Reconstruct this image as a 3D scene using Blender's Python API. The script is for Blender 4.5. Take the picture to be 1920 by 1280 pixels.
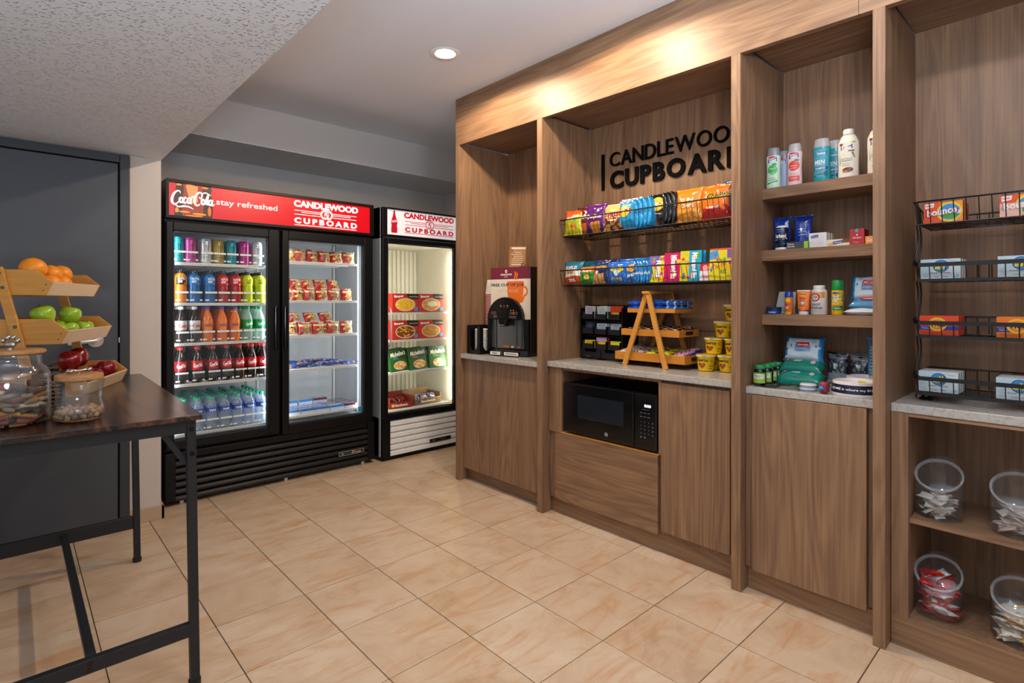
import bpy, bmesh, math, random
from mathutils import Vector, Matrix, Euler, noise as mnoise
for _o in list(bpy.data.objects): bpy.data.objects.remove(_o)
SC = bpy.context.scene
COL = SC.collection
PI = math.pi
R = math.radians
rnd = random.Random(7)

# ------------------------------------------------------------------ camera, world, lights, exposure
cam_d = bpy.data.cameras.new('camera'); cam = bpy.data.objects.new('camera', cam_d); COL.objects.link(cam)
cam_d.sensor_width = 36; cam_d.lens = 36*1016.07/1920
cam_d.shift_x = (960-928.66)/1920; cam_d.shift_y = -(640-565.61)/1920
cam_d.clip_start = .02
cam.location = (0, 0, 1.2); cam.rotation_euler = (PI/2, 0, -.7295)
SC.camera = cam
SC.view_settings.view_transform = 'Standard'; SC.view_settings.look = 'None'
SC.view_settings.gamma = 1; SC.view_settings.use_curve_mapping = False
SC.view_settings.exposure = .22
SC.cycles.max_bounces = 10; SC.cycles.transparent_max_bounces = 24; SC.cycles.diffuse_bounces = 4
SC.cycles.sample_clamp_indirect = 6; SC.cycles.caustics_reflective = False; SC.cycles.caustics_refractive = False
W = bpy.data.worlds.new('world'); SC.world = W; W.use_nodes = True
W.node_tree.nodes['Background'].inputs[0].default_value = (.92, .96, 1, 1)
W.node_tree.nodes['Background'].inputs[1].default_value = .50

def light(name, kind, loc, power, col=(1, 1, 1), aim=None, **k):
    d = bpy.data.lights.new(name, kind); d.energy = power; d.color = col
    for a, b in k.items(): setattr(d, a, b)
    o = bpy.data.objects.new(name, d); COL.objects.link(o); o.location = loc
    if aim is not None: o.rotation_euler = Vector(aim).to_track_quat('-Z', 'Y').to_euler()
    return o
light('ceiling_fill', 'AREA', (1.05, .10, 1.95), 32, (.76, .87, 1), aim=(.12, .35, 1), shape='DISK', size=.5, spread=R(165))  # added fill aimed up to brighten the upper ceiling, no fixture behind it
light('ceiling_fill', 'AREA', (-.45, -.35, 1.0), 40, (.76, .87, 1), aim=(.05, .35, 1), shape='DISK', size=.6, spread=R(150))  # second added fill, unseen, brightens the low ceiling
WARM = (1, .80, .57)
DOWNLIGHTS = ((1.777, 2.40), (1.777, 1.50), (1.15, .45), (1.15, -.60))  # the last two are added out of view as overhead fill
for q in DOWNLIGHTS:
    light('downlight_lamp', 'SPOT', (q[0], q[1], 2.545), 50 if q[0] > 1.5 else 15, WARM, aim=(0, 0, -1), spot_size=R(166), spot_blend=.12, shadow_soft_size=.045)

# ------------------------------------------------------------------ materials
def lin(c):
    return c/12.92 if c <= .04045 else ((c+.055)/1.055)**2.4
def hx(h):
    if isinstance(h, tuple): return h
    h = h.lstrip('#')
    if len(h) == 3: h = ''.join(c*2 for c in h)
    return tuple(lin(int(h[i:i+2], 16)/255) for i in (0, 2, 4))
def nt(name):
    m = bpy.data.materials.new(name); m.use_nodes = True
    t = m.node_tree; b = t.nodes['Principled BSDF']
    return m, t, b
def node(t, kind, **k):
    n = t.nodes.new(kind)
    for a, v in k.items():
        if a in n.inputs: n.inputs[a].default_value = v
        else: setattr(n, a, v)
    return n
def bump(t, b, src, strength, dist=.002):
    n = node(t, 'ShaderNodeBump'); n.inputs['Strength'].default_value = strength; n.inputs['Distance'].default_value = dist
    t.links.new(src, n.inputs['Height']); t.links.new(n.outputs[0], b.inputs['Normal'])
_mc = {}
def M(col, rough=.45, metal=0, var=.06, vs=30, bmp=0, bs=250, coat=0, emit=0, spec=.5, tag='paint'):
    key = (col, rough, metal, var, vs, bmp, bs, coat, emit, spec, tag)
    if key in _mc: return _mc[key]
    m, t, b = nt(f'{tag}_{len(_mc)}'); c = hx(col)
    b.inputs['Roughness'].default_value = rough; b.inputs['Metallic'].default_value = metal
    b.inputs['Coat Weight'].default_value = coat; b.inputs['Specular IOR Level'].default_value = spec
    b.inputs['Base Color'].default_value = (*c, 1)
    if emit:
        b.inputs['Emission Color'].default_value = (*c, 1); b.inputs['Emission Strength'].default_value = emit
    tc = node(t, 'ShaderNodeTexCoord')
    n = node(t, 'ShaderNodeTexNoise', Scale=vs, Detail=4); t.links.new(tc.outputs['Object'], n.inputs['Vector'])
    mx = node(t, 'ShaderNodeMix', data_type='RGBA')
    mx.inputs['A'].default_value = (*[x*(1-var) for x in c], 1); mx.inputs['B'].default_value = (*[min(1, x*(1+var)) for x in c], 1)
    t.links.new(n.outputs[0], mx.inputs['Factor']); t.links.new(mx.outputs['Result'], b.inputs['Base Color'])
    if bmp:
        n2 = node(t, 'ShaderNodeTexNoise', Scale=bs, Detail=3); t.links.new(tc.outputs['Object'], n2.inputs['Vector'])
        bump(t, b, n2.outputs[0], bmp)
    _mc[key] = m
    return m
def printed(name, rough, coat=0, emit=0):
    m, t, b = nt(name)
    a = node(t, 'ShaderNodeAttribute', attribute_name='Col')
    tc = node(t, 'ShaderNodeTexCoord'); n = node(t, 'ShaderNodeTexNoise', Scale=60, Detail=2)
    t.links.new(tc.outputs['Object'], n.inputs['Vector'])
    mr = node(t, 'ShaderNodeMapRange'); mr.inputs['To Min'].default_value = .93; mr.inputs['To Max'].default_value = 1.05
    t.links.new(n.outputs[0], mr.inputs['Value'])
    mx = node(t, 'ShaderNodeMix', data_type='RGBA', blend_type='MULTIPLY'); mx.inputs['Factor'].default_value = 1
    t.links.new(a.outputs['Color'], mx.inputs['A']); t.links.new(mr.outputs[0], mx.inputs['B'])
    t.links.new(mx.outputs['Result'], b.inputs['Base Color'])
    b.inputs['Roughness'].default_value = rough; b.inputs['Coat Weight'].default_value = coat
    if emit:
        t.links.new(a.outputs['Color'], b.inputs['Emission Color']); b.inputs['Emission Strength'].default_value = emit
    return m
PG = printed('printed_gloss', .22); PM = printed('printed_card', .5); PE = printed('printed_backlit', .3, emit=.42)
PF = printed('printed_film', .16, coat=.4)
def glassm(name, tint, rough=.02, ior=1.45, diff=0, dcol=(.9, .95, 1), gmul=1.0):
    m, t, b = nt(name); t.nodes.remove(b); out = t.nodes['Material Output']
    tr = node(t, 'ShaderNodeBsdfTransparent'); tr.inputs[0].default_value = (*tint, 1)
    gl = node(t, 'ShaderNodeBsdfGlossy'); gl.inputs['Roughness'].default_value = rough
    lw = node(t, 'ShaderNodeLayerWeight', Blend=.5); pw = node(t, 'ShaderNodeMath', operation='POWER'); pw.inputs[1].default_value = 5
    mu = node(t, 'ShaderNodeMath', operation='MULTIPLY_ADD'); mu.inputs[1].default_value = .8*gmul; mu.inputs[2].default_value = .045*gmul
    t.links.new(lw.outputs['Facing'], pw.inputs[0]); t.links.new(pw.outputs[0], mu.inputs[0])
    base = tr.outputs[0]
    if diff:
        df = node(t, 'ShaderNodeBsdfDiffuse'); df.inputs[0].default_value = (*dcol, 1)
        m1 = node(t, 'ShaderNodeMixShader'); m1.inputs[0].default_value = diff
        t.links.new(base, m1.inputs[1]); t.links.new(df.outputs[0], m1.inputs[2]); base = m1.outputs[0]
    m2 = node(t, 'ShaderNodeMixShader'); t.links.new(mu.outputs[0], m2.inputs[0])
    t.links.new(base, m2.inputs[1]); t.links.new(gl.outputs[0], m2.inputs[2]); t.links.new(m2.outputs[0], out.inputs[0])
    return m
GLASS = glassm('door_glass', (.97, .985, .98), gmul=.45)
JAR = glassm('jar_glass', (.95, .955, .96), ior=1.5, diff=.015, gmul=1.5)
JAR2 = glassm('acrylic_jar', (.92, .92, .92), .05, diff=.03, gmul=1.8)
RIMP = glassm('acrylic_rim', (.85, .85, .85), .08, diff=.22, gmul=1.8)
LIDC = glassm('clear_lid', (.95, .95, .95), .04, diff=.01, gmul=.45)
CLEAR = glassm('clear_plastic', (.95, .955, .96), .06, 1.45, diff=.03)
WATER = glassm('water_plastic', (.86, .92, .98), .05, 1.5, diff=.17, dcol=(.75, .86, 1))
PALE = glassm('pale_soda', (.72, .86, .80), .05, 1.5, diff=.25, dcol=(.8, .95, .88))
FILM = glassm('clear_film', (.93, .93, .94), .12, 1.5, diff=.08, gmul=1.6)
def wood(name, dark, mid, light_, axis='z', rough=.42, sc=1.0, grain=1.0, spec=.4):
    m, t, b = nt(name); tc = node(t, 'ShaderNodeTexCoord'); L = t.links.new
    def mp(a, c):
        n = node(t, 'ShaderNodeMapping'); s = [a*sc]*3; s['xyz'.index(axis)] = c*sc
        n.inputs['Scale'].default_value = s; L(tc.outputs['Object'], n.inputs['Vector']); return n.outputs[0]
    n1 = node(t, 'ShaderNodeTexNoise', Scale=1, Detail=2.5, Roughness=.5, Distortion=.5); L(mp(5.5, .55), n1.inputs['Vector'])
    mu = node(t, 'ShaderNodeMath', operation='MULTIPLY'); mu.inputs[1].default_value = 85; L(n1.outputs[0], mu.inputs[0])
    si = node(t, 'ShaderNodeMath', operation='SINE'); L(mu.outputs[0], si.inputs[0])
    n2 = node(t, 'ShaderNodeTexNoise', Scale=1, Detail=4, Roughness=.65); L(mp(130, 2.6), n2.inputs['Vector'])
    n3 = node(t, 'ShaderNodeTexNoise', Scale=1, Detail=2); L(mp(16, .25), n3.inputs['Vector'])
    def mad(x, k, c):
        n = node(t, 'ShaderNodeMath', operation='MULTIPLY_ADD'); L(x, n.inputs[0]); n.inputs[1].default_value = k
        if isinstance(c, (int, float)): n.inputs[2].default_value = c
        else: L(c, n.inputs[2])
        return n.outputs[0]
    f = mad(si.outputs[0], .065*grain, mad(n2.outputs[0], .62*grain, mad(n3.outputs[0], .36*grain, .5-.49*grain)))
    cr = node(t, 'ShaderNodeValToRGB'); e = cr.color_ramp.elements
    e[0].position = .2; e[0].color = (*hx(dark), 1); e[1].position = .8; e[1].color = (*hx(light_), 1)
    q = cr.color_ramp.elements.new(.5); q.color = (*hx(mid), 1)
    L(f, cr.inputs[0]); L(cr.outputs[0], b.inputs['Base Color'])
    b.inputs['Roughness'].default_value = rough; b.inputs['Specular IOR Level'].default_value = spec
    bump(t, b, n2.outputs[0], .08, .001)
    return m
WV = wood('walnut_laminate_upright', '#5e4534', '#86664d', '#a5825f')
WH = wood('walnut_laminate_level', '#5e4534', '#86664d', '#a5825f', 'y')
WX = wood('walnut_laminate_cross', '#5e4534', '#86664d', '#a5825f', 'x')
TABLE_W = wood('rustic_brown_wood', '#150b07', '#3c2317', '#6b4329', 'y', rough=.22, sc=.55, grain=1.9, spec=.5)
BAMBOO = wood('bamboo', '#a8661f', '#c27f2c', '#d39a48', 'x', rough=.35, sc=1.6, grain=.6)
BAMBOO_Y = wood('bamboo_long', '#b0702a', '#c98c3c', '#daa655', 'y', rough=.35, sc=1.6, grain=.6)
LIDWOOD = wood('acacia_lid', '#8a5c36', '#a97648', '#c2935f', 'x', rough=.4, sc=2.2)
def plaster(name, col, bs, strength, dist):
    m, t, b = nt(name); tc = node(t, 'ShaderNodeTexCoord'); L = t.links.new
    b.inputs['Base Color'].default_value = (*hx(col), 1); b.inputs['Roughness'].default_value = .8; b.inputs['Specular IOR Level'].default_value = .25
    n = node(t, 'ShaderNodeTexNoise', Scale=bs, Detail=3, Roughness=.6); L(tc.outputs['Object'], n.inputs['Vector'])
    cr = node(t, 'ShaderNodeValToRGB'); cr.color_ramp.elements[0].position = .54; cr.color_ramp.elements[1].position = .66
    L(n.outputs[0], cr.inputs[0]); bump(t, b, cr.outputs[0], strength, dist)
    return m
def knockdown():
    m, t, b = nt('knockdown_ceiling'); tc = node(t, 'ShaderNodeTexCoord'); L = t.links.new
    b.inputs['Base Color'].default_value = (*hx('#dcdee2'), 1); b.inputs['Roughness'].default_value = .6; b.inputs['Specular IOR Level'].default_value = .3
    n0 = node(t, 'ShaderNodeTexNoise', Scale=60, Detail=2); L(tc.outputs['Object'], n0.inputs['Vector'])
    mxv = node(t, 'ShaderNodeMix', data_type='RGBA', blend_type='ADD'); mxv.inputs['Factor'].default_value = .012; L(tc.outputs['Object'], mxv.inputs['A']); L(n0.outputs['Color'], mxv.inputs['B'])
    v = node(t, 'ShaderNodeTexVoronoi', Scale=88); L(mxv.outputs['Result'], v.inputs['Vector'])
    r1 = node(t, 'ShaderNodeMapRange'); r1.interpolation_type = 'SMOOTHSTEP'; r1.inputs['From Min'].default_value = .42; r1.inputs['From Max'].default_value = .12; L(v.outputs['Distance'], r1.inputs['Value'])
    n = node(t, 'ShaderNodeTexNoise', Scale=26, Detail=2); L(tc.outputs['Object'], n.inputs['Vector'])
    r2 = node(t, 'ShaderNodeMapRange'); r2.inputs['From Min'].default_value = .36; r2.inputs['From Max'].default_value = .48; L(n.outputs[0], r2.inputs['Value'])
    mu = node(t, 'ShaderNodeMath', operation='MULTIPLY'); L(r1.outputs[0], mu.inputs[0]); L(r2.outputs[0], mu.inputs[1])
    bump(t, b, mu.outputs[0], .85, .0065)
    return m
CEIL = knockdown()
CEIL_OLD = plaster('knockdown_ceiling_edge', '#dcdee2', 84, .7, .006)
CEIL_UP = plaster('fine_ceiling', '#dfe2e8', 150, .35, .002)
WALLP = plaster('wall_paint', '#cbc1ba', 120, .12, .001)
WALLD = plaster('alcove_paint', '#c9c4c1', 120, .12, .001)
def tile_mat():
    m, t, b = nt('travertine_tile'); L = t.links.new
    tc = node(t, 'ShaderNodeTexCoord'); oi = node(t, 'ShaderNodeObjectInfo')
    mu = node(t, 'ShaderNodeVectorMath', operation='SCALE'); mu.inputs['Scale'].default_value = 57
    cmb = node(t, 'ShaderNodeCombineXYZ'); L(oi.outputs['Random'], cmb.inputs[0]); L(oi.outputs['Random'], cmb.inputs[1]); L(cmb.outputs[0], mu.inputs[0])
    ad = node(t, 'ShaderNodeVectorMath', operation='ADD'); L(tc.outputs['Object'], ad.inputs[0]); L(mu.outputs[0], ad.inputs[1])
    n1 = node(t, 'ShaderNodeTexNoise', Scale=4.2, Detail=7, Roughness=.62, Distortion=1.3); L(ad.outputs[0], n1.inputs['Vector'])
    n2 = node(t, 'ShaderNodeTexNoise', Scale=1.6, Detail=3, Distortion=.6); L(ad.outputs[0], n2.inputs['Vector'])
    mp = node(t, 'ShaderNodeMapping'); mp.inputs['Scale'].default_value = (2.0, 7, 1); L(ad.outputs[0], mp.inputs['Vector'])
    n3 = node(t, 'ShaderNodeTexNoise', Scale=1, Detail=5, Roughness=.65, Distortion=2.2); L(mp.outputs[0], n3.inputs['Vector'])
    c1 = node(t, 'ShaderNodeValToRGB'); e = c1.color_ramp.elements
    e[0].position = .3; e[0].color = (*hx('#a8876a'), 1); e[1].position = .62; e[1].color = (*hx('#d2bba2'), 1)
    q = c1.color_ramp.elements.new(.45); q.color = (*hx('#c4a98d'), 1)
    av = node(t, 'ShaderNodeMath', operation='MULTIPLY_ADD'); av.inputs[1].default_value = .5; L(n1.outputs[0], av.inputs[0])
    h2 = node(t, 'ShaderNodeMath', operation='MULTIPLY'); h2.inputs[1].default_value = .5; L(n2.outputs[0], h2.inputs[0]); L(h2.outputs[0], av.inputs[2])
    L(av.outputs[0], c1.inputs[0])
    c2 = node(t, 'ShaderNodeValToRGB'); e = c2.color_ramp.elements
    e[0].position = .49; e[0].color = (0, 0, 0, 1); e[1].position = .70; e[1].color = (.78, .78, .78, 1); L(n3.outputs[0], c2.inputs[0])
    mx = node(t, 'ShaderNodeMix', data_type='RGBA'); mx.inputs['B'].default_value = (*hx('#b98a60'), 1)
    L(c2.outputs[0], mx.inputs['Factor']); L(c1.outputs[0], mx.inputs['A']); L(mx.outputs['Result'], b.inputs['Base Color'])
    b.inputs['Roughness'].default_value = .38; b.inputs['Specular IOR Level'].default_value = .4
    bump(t, b, n1.outputs[0], .05, .002)
    return m
TILE = tile_mat()
def stone():
    m, t, b = nt('quartz_counter'); L = t.links.new; tc = node(t, 'ShaderNodeTexCoord')
    n1 = node(t, 'ShaderNodeTexNoise', Scale=34, Detail=6, Roughness=.7, Distortion=1.8); L(tc.outputs['Object'], n1.inputs['Vector'])
    n2 = node(t, 'ShaderNodeTexNoise', Scale=120, Detail=3); L(tc.outputs['Object'], n2.inputs['Vector'])
    cr = node(t, 'ShaderNodeValToRGB'); e = cr.color_ramp.elements
    e[0].position = .33; e[0].color = (*hx('#a29c95'), 1); e[1].position = .55; e[1].color = (*hx('#bfbab3'), 1)
    L(n1.outputs[0], cr.inputs[0])
    mx = node(t, 'ShaderNodeMix', data_type='RGBA', blend_type='MULTIPLY'); mx.inputs['Factor'].default_value = .25
    L(cr.outputs[0], mx.inputs['A']); L(n2.outputs[0], mx.inputs['B']); L(mx.outputs['Result'], b.inputs['Base Color'])
    b.inputs['Roughness'].default_value = .18
    return m
STONE = stone()
BLK = M('#070709', .4, bmp=.05, spec=.3, tag='black_powder_coat'); BLKG = M('#08080a', .12, tag='black_gloss'); BLKM = M('#131316', .6, tag='black_matte')
IRON = M('#14161b', .5, bmp=.08, tag='dark_steel'); WIRE = M('#0b0b0c', .35, tag='black_wire')
DOORP = M('#454952', .42, bmp=.12, bs=140, var=.1, tag='charcoal_paint'); FRAMEP = M('#33363c', .42, tag='charcoal_frame')
CHROME = M('#dadadd', .34, .75, tag='brushed_chrome'); SILVER = M('#b8b4ae', .18, 1, tag='silver')
WHITE = M('#e9e9e8', .4, tag='white_enamel'); LINER = M('#c9ccd0', .45, tag='cooler_liner'); CREAM = M('#dcdacd', .45, tag='cream_liner')
BASET = M('#b79f83', .5, var=.12, vs=9, tag='beige_baseboard'); GROUT = M('#4e4036', .85, bmp=.2, tag='grout')

# ------------------------------------------------------------------ mesh builder
class MB:
    def __init__(s): s.v = []; s.f = []; s.c = []; s.hascol = False
    def add(s, vs, fs, col=None):
        o = len(s.v); s.v += [tuple(p) for p in vs]; s.f += [tuple(i+o for i in f) for f in fs]
        if col is not None: s.hascol = True
        s.c += [hx(col) if col is not None else (1, 1, 1)]*len(fs)
        return s
    def box(s, x0, y0, z0, x1, y1, z1, col=None):
        v = [(x, y, z) for x in (x0, x1) for y in (y0, y1) for z in (z0, z1)]
        return s.add(v, [(0, 1, 3, 2), (4, 6, 7, 5), (0, 4, 5, 1), (2, 3, 7, 6), (0, 2, 6, 4), (1, 5, 7, 3)], col)
    def prism(s, poly, a0, a1, axis='y', col=None):      # poly in the two other axes
        n = len(poly)
        def P(p, a): return (p[0], a, p[1]) if axis == 'y' else (a, p[0], p[1]) if axis == 'x' else (p[0], p[1], a)
        v = [P(p, a0) for p in poly]+[P(p, a1) for p in poly]
        f = [tuple(range(n-1, -1, -1)), tuple(range(n, 2*n))]+[(i, (i+1) % n, n+(i+1) % n, n+i) for i in range(n)]
        if axis == 'y': f = [tuple(reversed(q)) for q in f]
        return s.add(v, f, col)
    def lathe(s, prof, n=20, col=None, o=(0, 0, 0), axis='z', caps=True):
        v = []; f = []; k = len(prof)
        for r, z in prof:
            for i in range(n):
                a = 2*PI*i/n; p = (r*math.cos(a), r*math.sin(a), z)
                if axis == 'x': p = (p[2], p[0], p[1])
                elif axis == 'y': p = (p[0], p[2], -p[1])
                v.append((p[0]+o[0], p[1]+o[1], p[2]+o[2]))
        for j in range(k-1):
            for i in range(n): f.append((j*n+i, j*n+(i+1) % n, (j+1)*n+(i+1) % n, (j+1)*n+i))
        if caps and prof[0][0] > 1e-5: f.append(tuple(range(n-1, -1, -1)))
        if caps and prof[-1][0] > 1e-5: f.append(tuple((k-1)*n+i for i in range(n)))
        return s.add(v, f, col)
    def tube(s, path, r, n=6, col=None, closed=False):
        P = [Vector(p) for p in path]; v = []; f = []; m = len(P); up = Vector((0, 0, 1))
        for i, p in enumerate(P):
            d = (P[(i+1) % m]-P[i-1]) if closed or 0 < i < m-1 else (P[1]-P[0] if i == 0 else P[-1]-P[-2])
            d.normalize()
            a = d.cross(up) if i == 0 else pa-d*pa.dot(d)
            if a.length < .05: a = d.cross(Vector((1, 0, 0)))
            a.normalize(); pa = a; b = a.cross(d)
            for j in range(n):
                t = 2*PI*j/n; v.append(p+a*r*math.cos(t)+b*r*math.sin(t))
        for i in range(m if closed else m-1):
            for j in range(n): f.append((i*n+j, i*n+(j+1) % n, ((i+1) % m)*n+(j+1) % n, ((i+1) % m)*n+j))
        if not closed: f += [tuple(range(n-1, -1, -1)), tuple((m-1)*n+j for j in range(n))]
        return s.add(v, f, col)
    def bar(s, a, b, w, t, col=None, up=(0, 0, 1)):       # rectangular bar between two points
        a = Vector(a); b = Vector(b); d = (b-a).normalized(); u = Vector(up)
        if abs(d.dot(u)) > .97: u = Vector((1, 0, 0))
        p = d.cross(u).normalized()*w/2; q = p.cross(d).normalized()*t/2
        v = [e+x*p+y*q for e in (a, b) for x, y in ((-1, -1), (1, -1), (1, 1), (-1, 1))]
        return s.add(v, [(0, 1, 2, 3), (7, 6, 5, 4), (0, 4, 5, 1), (1, 5, 6, 2), (2, 6, 7, 3), (3, 7, 4, 0)], col)
    def xf(s, M_):
        s.v = [tuple(M_ @ Vector(p)) for p in s.v]; return s
    def mesh(s, name, mat, bevel=0, smooth=None, fix=True):
        me = bpy.data.meshes.new(name); me.from_pydata(s.v, [], s.f)
        if s.hascol:
            at = me.color_attributes.new('Col', 'FLOAT_COLOR', 'CORNER'); buf = []
            for p, c in zip(me.polygons, s.c): buf += [c[0], c[1], c[2], 1]*p.loop_total
            at.data.foreach_set('color', buf)
        if bevel or fix:
            bm = bmesh.new(); bm.from_mesh(me)
            if fix: bmesh.ops.recalc_face_normals(bm, faces=bm.faces)
            if bevel:
                es = [e for e in bm.edges if len(e.link_faces) == 2 and e.calc_face_angle(0) > .5]
                bmesh.ops.bevel(bm, geom=es, offset=bevel, segments=2, profile=.5, affect='EDGES', clamp_overlap=True)
            bm.to_mesh(me); bm.free()
        if smooth:
            for p in me.polygons: p.use_smooth = True
            me.set_sharp_from_angle(angle=R(smooth))
        me.materials.append(mat); me.update()
        return me
def obj(name, me, parent=None, loc=(0, 0, 0), rot=(0, 0, 0), label=None, kind=None):
    o = bpy.data.objects.new(name, me); COL.objects.link(o); o.location = loc; o.rotation_euler = rot
    if parent is not None: o.parent = parent
    if label: o['label'] = label
    if kind: o['kind'] = kind
    return o
def tag(o, label, cat, group=None):
    o['label'] = label; o['category'] = cat
    if group: o['group'] = group
    return o
def thing(name, label, cat, loc=(0, 0, 0), rz=0, group=None, rot=None):
    o = bpy.data.objects.new(name, None); COL.objects.link(o); o.location = loc; o.rotation_euler = rot or (0, 0, rz)
    o.empty_display_size = .02
    return tag(o, label, cat, group)
def spawn(name, parts, label, cat, loc, rz=0, group=None, rot=None):   # parts: (name, mesh[, parent index])
    if len(parts) == 1:
        return tag(obj(name, parts[0][1], None, loc, rot or (0, 0, rz)), label, cat, group)
    t = thing(name, label, cat, loc, rz, group, rot); made = []
    for p in parts:
        made.append(obj(p[0], p[1], made[p[2]] if len(p) > 2 and p[2] is not None else t))
    return t

# ------------------------------------------------------------------ flat print: text, rectangles, polygons on a surface
_tc = {}
def glyph(s, bold=0., shear=0., space=1., res=2):
    k = (s, bold, shear, space, res)
    if k in _tc: return _tc[k]
    cu = bpy.data.curves.new('t', 'FONT'); cu.body = s; cu.size = 1; cu.resolution_u = res; cu.offset = bold; cu.shear = shear
    cu.space_character = space; cu.fill_mode = 'FRONT'
    ob = bpy.data.objects.new('t', cu); me = bpy.data.meshes.new_from_object(ob)
    v = [(p.co.x, p.co.y) for p in me.vertices]; f = [tuple(p.vertices) for p in me.polygons]
    bpy.data.objects.remove(ob); bpy.data.curves.remove(cu); bpy.data.meshes.remove(me)
    x0 = min(p[0] for p in v); x1 = max(p[0] for p in v); y0 = min(p[1] for p in v); y1 = max(p[1] for p in v)
    v = [((p[0]-x0)/(x1-x0), (p[1]-y0)/(y1-y0)) for p in v]
    _tc[k] = (v, f, (x1-x0)/(y1-y0)); return _tc[k]
def plane(o=(0, 0, 0), U=(1, 0, 0), V=(0, 0, 1), N=(0, -1, 0)):
    o, U, V, N = map(Vector, (o, U, V, N))
    return lambda u, v, d: o+U*u+V*v+N*d
def cyl(rad, z0=0, a0=-PI/2):
    rf = rad if callable(rad) else (lambda v: rad)
    def f(u, v, d):
        r = rf(v); a = a0+u/rf(0); return Vector(((r+d)*math.cos(a), (r+d)*math.sin(a), z0+v))
    return f
class Art(MB):
    def __init__(s, surf, eps=.0004, d0=.0005, curved=0):
        super().__init__(); s.S = surf; s.eps = .00009 if curved else .00005; s.d0 = d0; s.k = 0; s.cv = curved
    def _put(s, pts, fs, col):
        s.k += 1; d = s.d0+s.eps*s.k
        s.add([s.S(u, v, d) for u, v in pts], fs, col); return s
    def rect(s, u0, v0, u1, v1, col):
        n = max(1, int(abs(u1-u0)/s.cv+.99)) if s.cv else 1; m = max(1, int(abs(v1-v0)/s.cv+.99)) if s.cv else 1
        pts = [(u0+(u1-u0)*i/n, v0+(v1-v0)*j/m) for j in range(m+1) for i in range(n+1)]
        return s._put(pts, [(j*(n+1)+i, j*(n+1)+i+1, (j+1)*(n+1)+i+1, (j+1)*(n+1)+i) for j in range(m) for i in range(n)], col)
    def poly(s, pts, col):
        if s.cv and len(pts) > 3:
            c = (sum(p[0] for p in pts)/len(pts), sum(p[1] for p in pts)/len(pts)); n = len(pts)
            mid = [((p[0]+c[0])/2, (p[1]+c[1])/2) for p in pts]
            fs = [(i, (i+1) % n, n+(i+1) % n, n+i) for i in range(n)]+[(n+i, n+(i+1) % n, 2*n) for i in range(n)]
            return s._put(list(pts)+mid+[c], fs, col)
        return s._put(pts, [tuple(range(len(pts)))], col)
    def ell(s, u, v, ru, rv, col, n=16, a0=0, a1=2*PI):
        return s.poly([(u+ru*math.cos(a0+(a1-a0)*i/n), v+rv*math.sin(a0+(a1-a0)*i/n)) for i in range(n)], col)
    def ring(s, u, v, r0, r1, col, n=20, ry=1.):
        pts = [(u+r*math.cos(2*PI*i/n), v+ry*r*math.sin(2*PI*i/n)) for r in (r0, r1) for i in range(n)]
        return s._put(pts, [(i, (i+1) % n, n+(i+1) % n, n+i) for i in range(n)], col)
    def text(s, t, u, v, h, col, w=None, bold=.0, shear=0., rot=0., space=1., arc=0.):   # centred at u, v
        g, f, asp = glyph(t, min(bold, .05 if h > .036 else .03), shear, space, 5 if h > .03 else 2); w = w or asp*h; c, sn = math.cos(rot), math.sin(rot); pts = []
        for x, y in g:
            a = (x-.5)*w; b = (y-.5)*h + arc*(1-4*(x-.5)**2)
            pts.append((u+a*c-b*sn, v+a*sn+b*c))
        return s._put(pts, f, col)
    def lines(s, u0, u1, v0, v1, n, col, th=.0012, seed=1):      # blocks of unreadable small print
        r = random.Random(seed)
        for i in range(n):
            v = v1-(v1-v0)*(i+.5)/n; s.rect(u0+(u1-u0)*r.uniform(0, .12), v-th/2, u1-(u1-u0)*r.uniform(0, .25), v+th/2, col)
        return s
    def stroke(s, path, w, col, sub=6):       # brush stroke along a smooth path of (u, v[, width factor])
        P = [(p[0], p[1], p[2] if len(p) > 2 else 1.) for p in path]; P = [P[0]]+P+[P[-1]]; C = []
        for i in range(1, len(P)-2):
            for k in range(sub+(1 if i == len(P)-3 else 0)):
                t = k/sub; q = []
                for a in range(3):
                    p0, p1, p2, p3 = P[i-1][a], P[i][a], P[i+1][a], P[i+2][a]
                    q.append(.5*((2*p1)+(-p0+p2)*t+(2*p0-5*p1+4*p2-p3)*t*t+(-p0+3*p1-3*p2+p3)*t**3))
                C.append(q)
        pts = []
        for i, q in enumerate(C):
            a = C[max(0, i-1)]; b = C[min(len(C)-1, i+1)]; dx, dy = b[0]-a[0], b[1]-a[1]; L = math.hypot(dx, dy) or 1
            pts += [(q[0]-dy/L*w*q[2]/2, q[1]+dx/L*w*q[2]/2), (q[0]+dy/L*w*q[2]/2, q[1]-dx/L*w*q[2]/2)]
        return s._put(pts, [(2*i, 2*i+1, 2*i+3, 2*i+2) for i in range(len(C)-1)], col)
    def done(s, name, mat=None): return s.mesh(name, mat or PG, fix=False)

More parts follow.
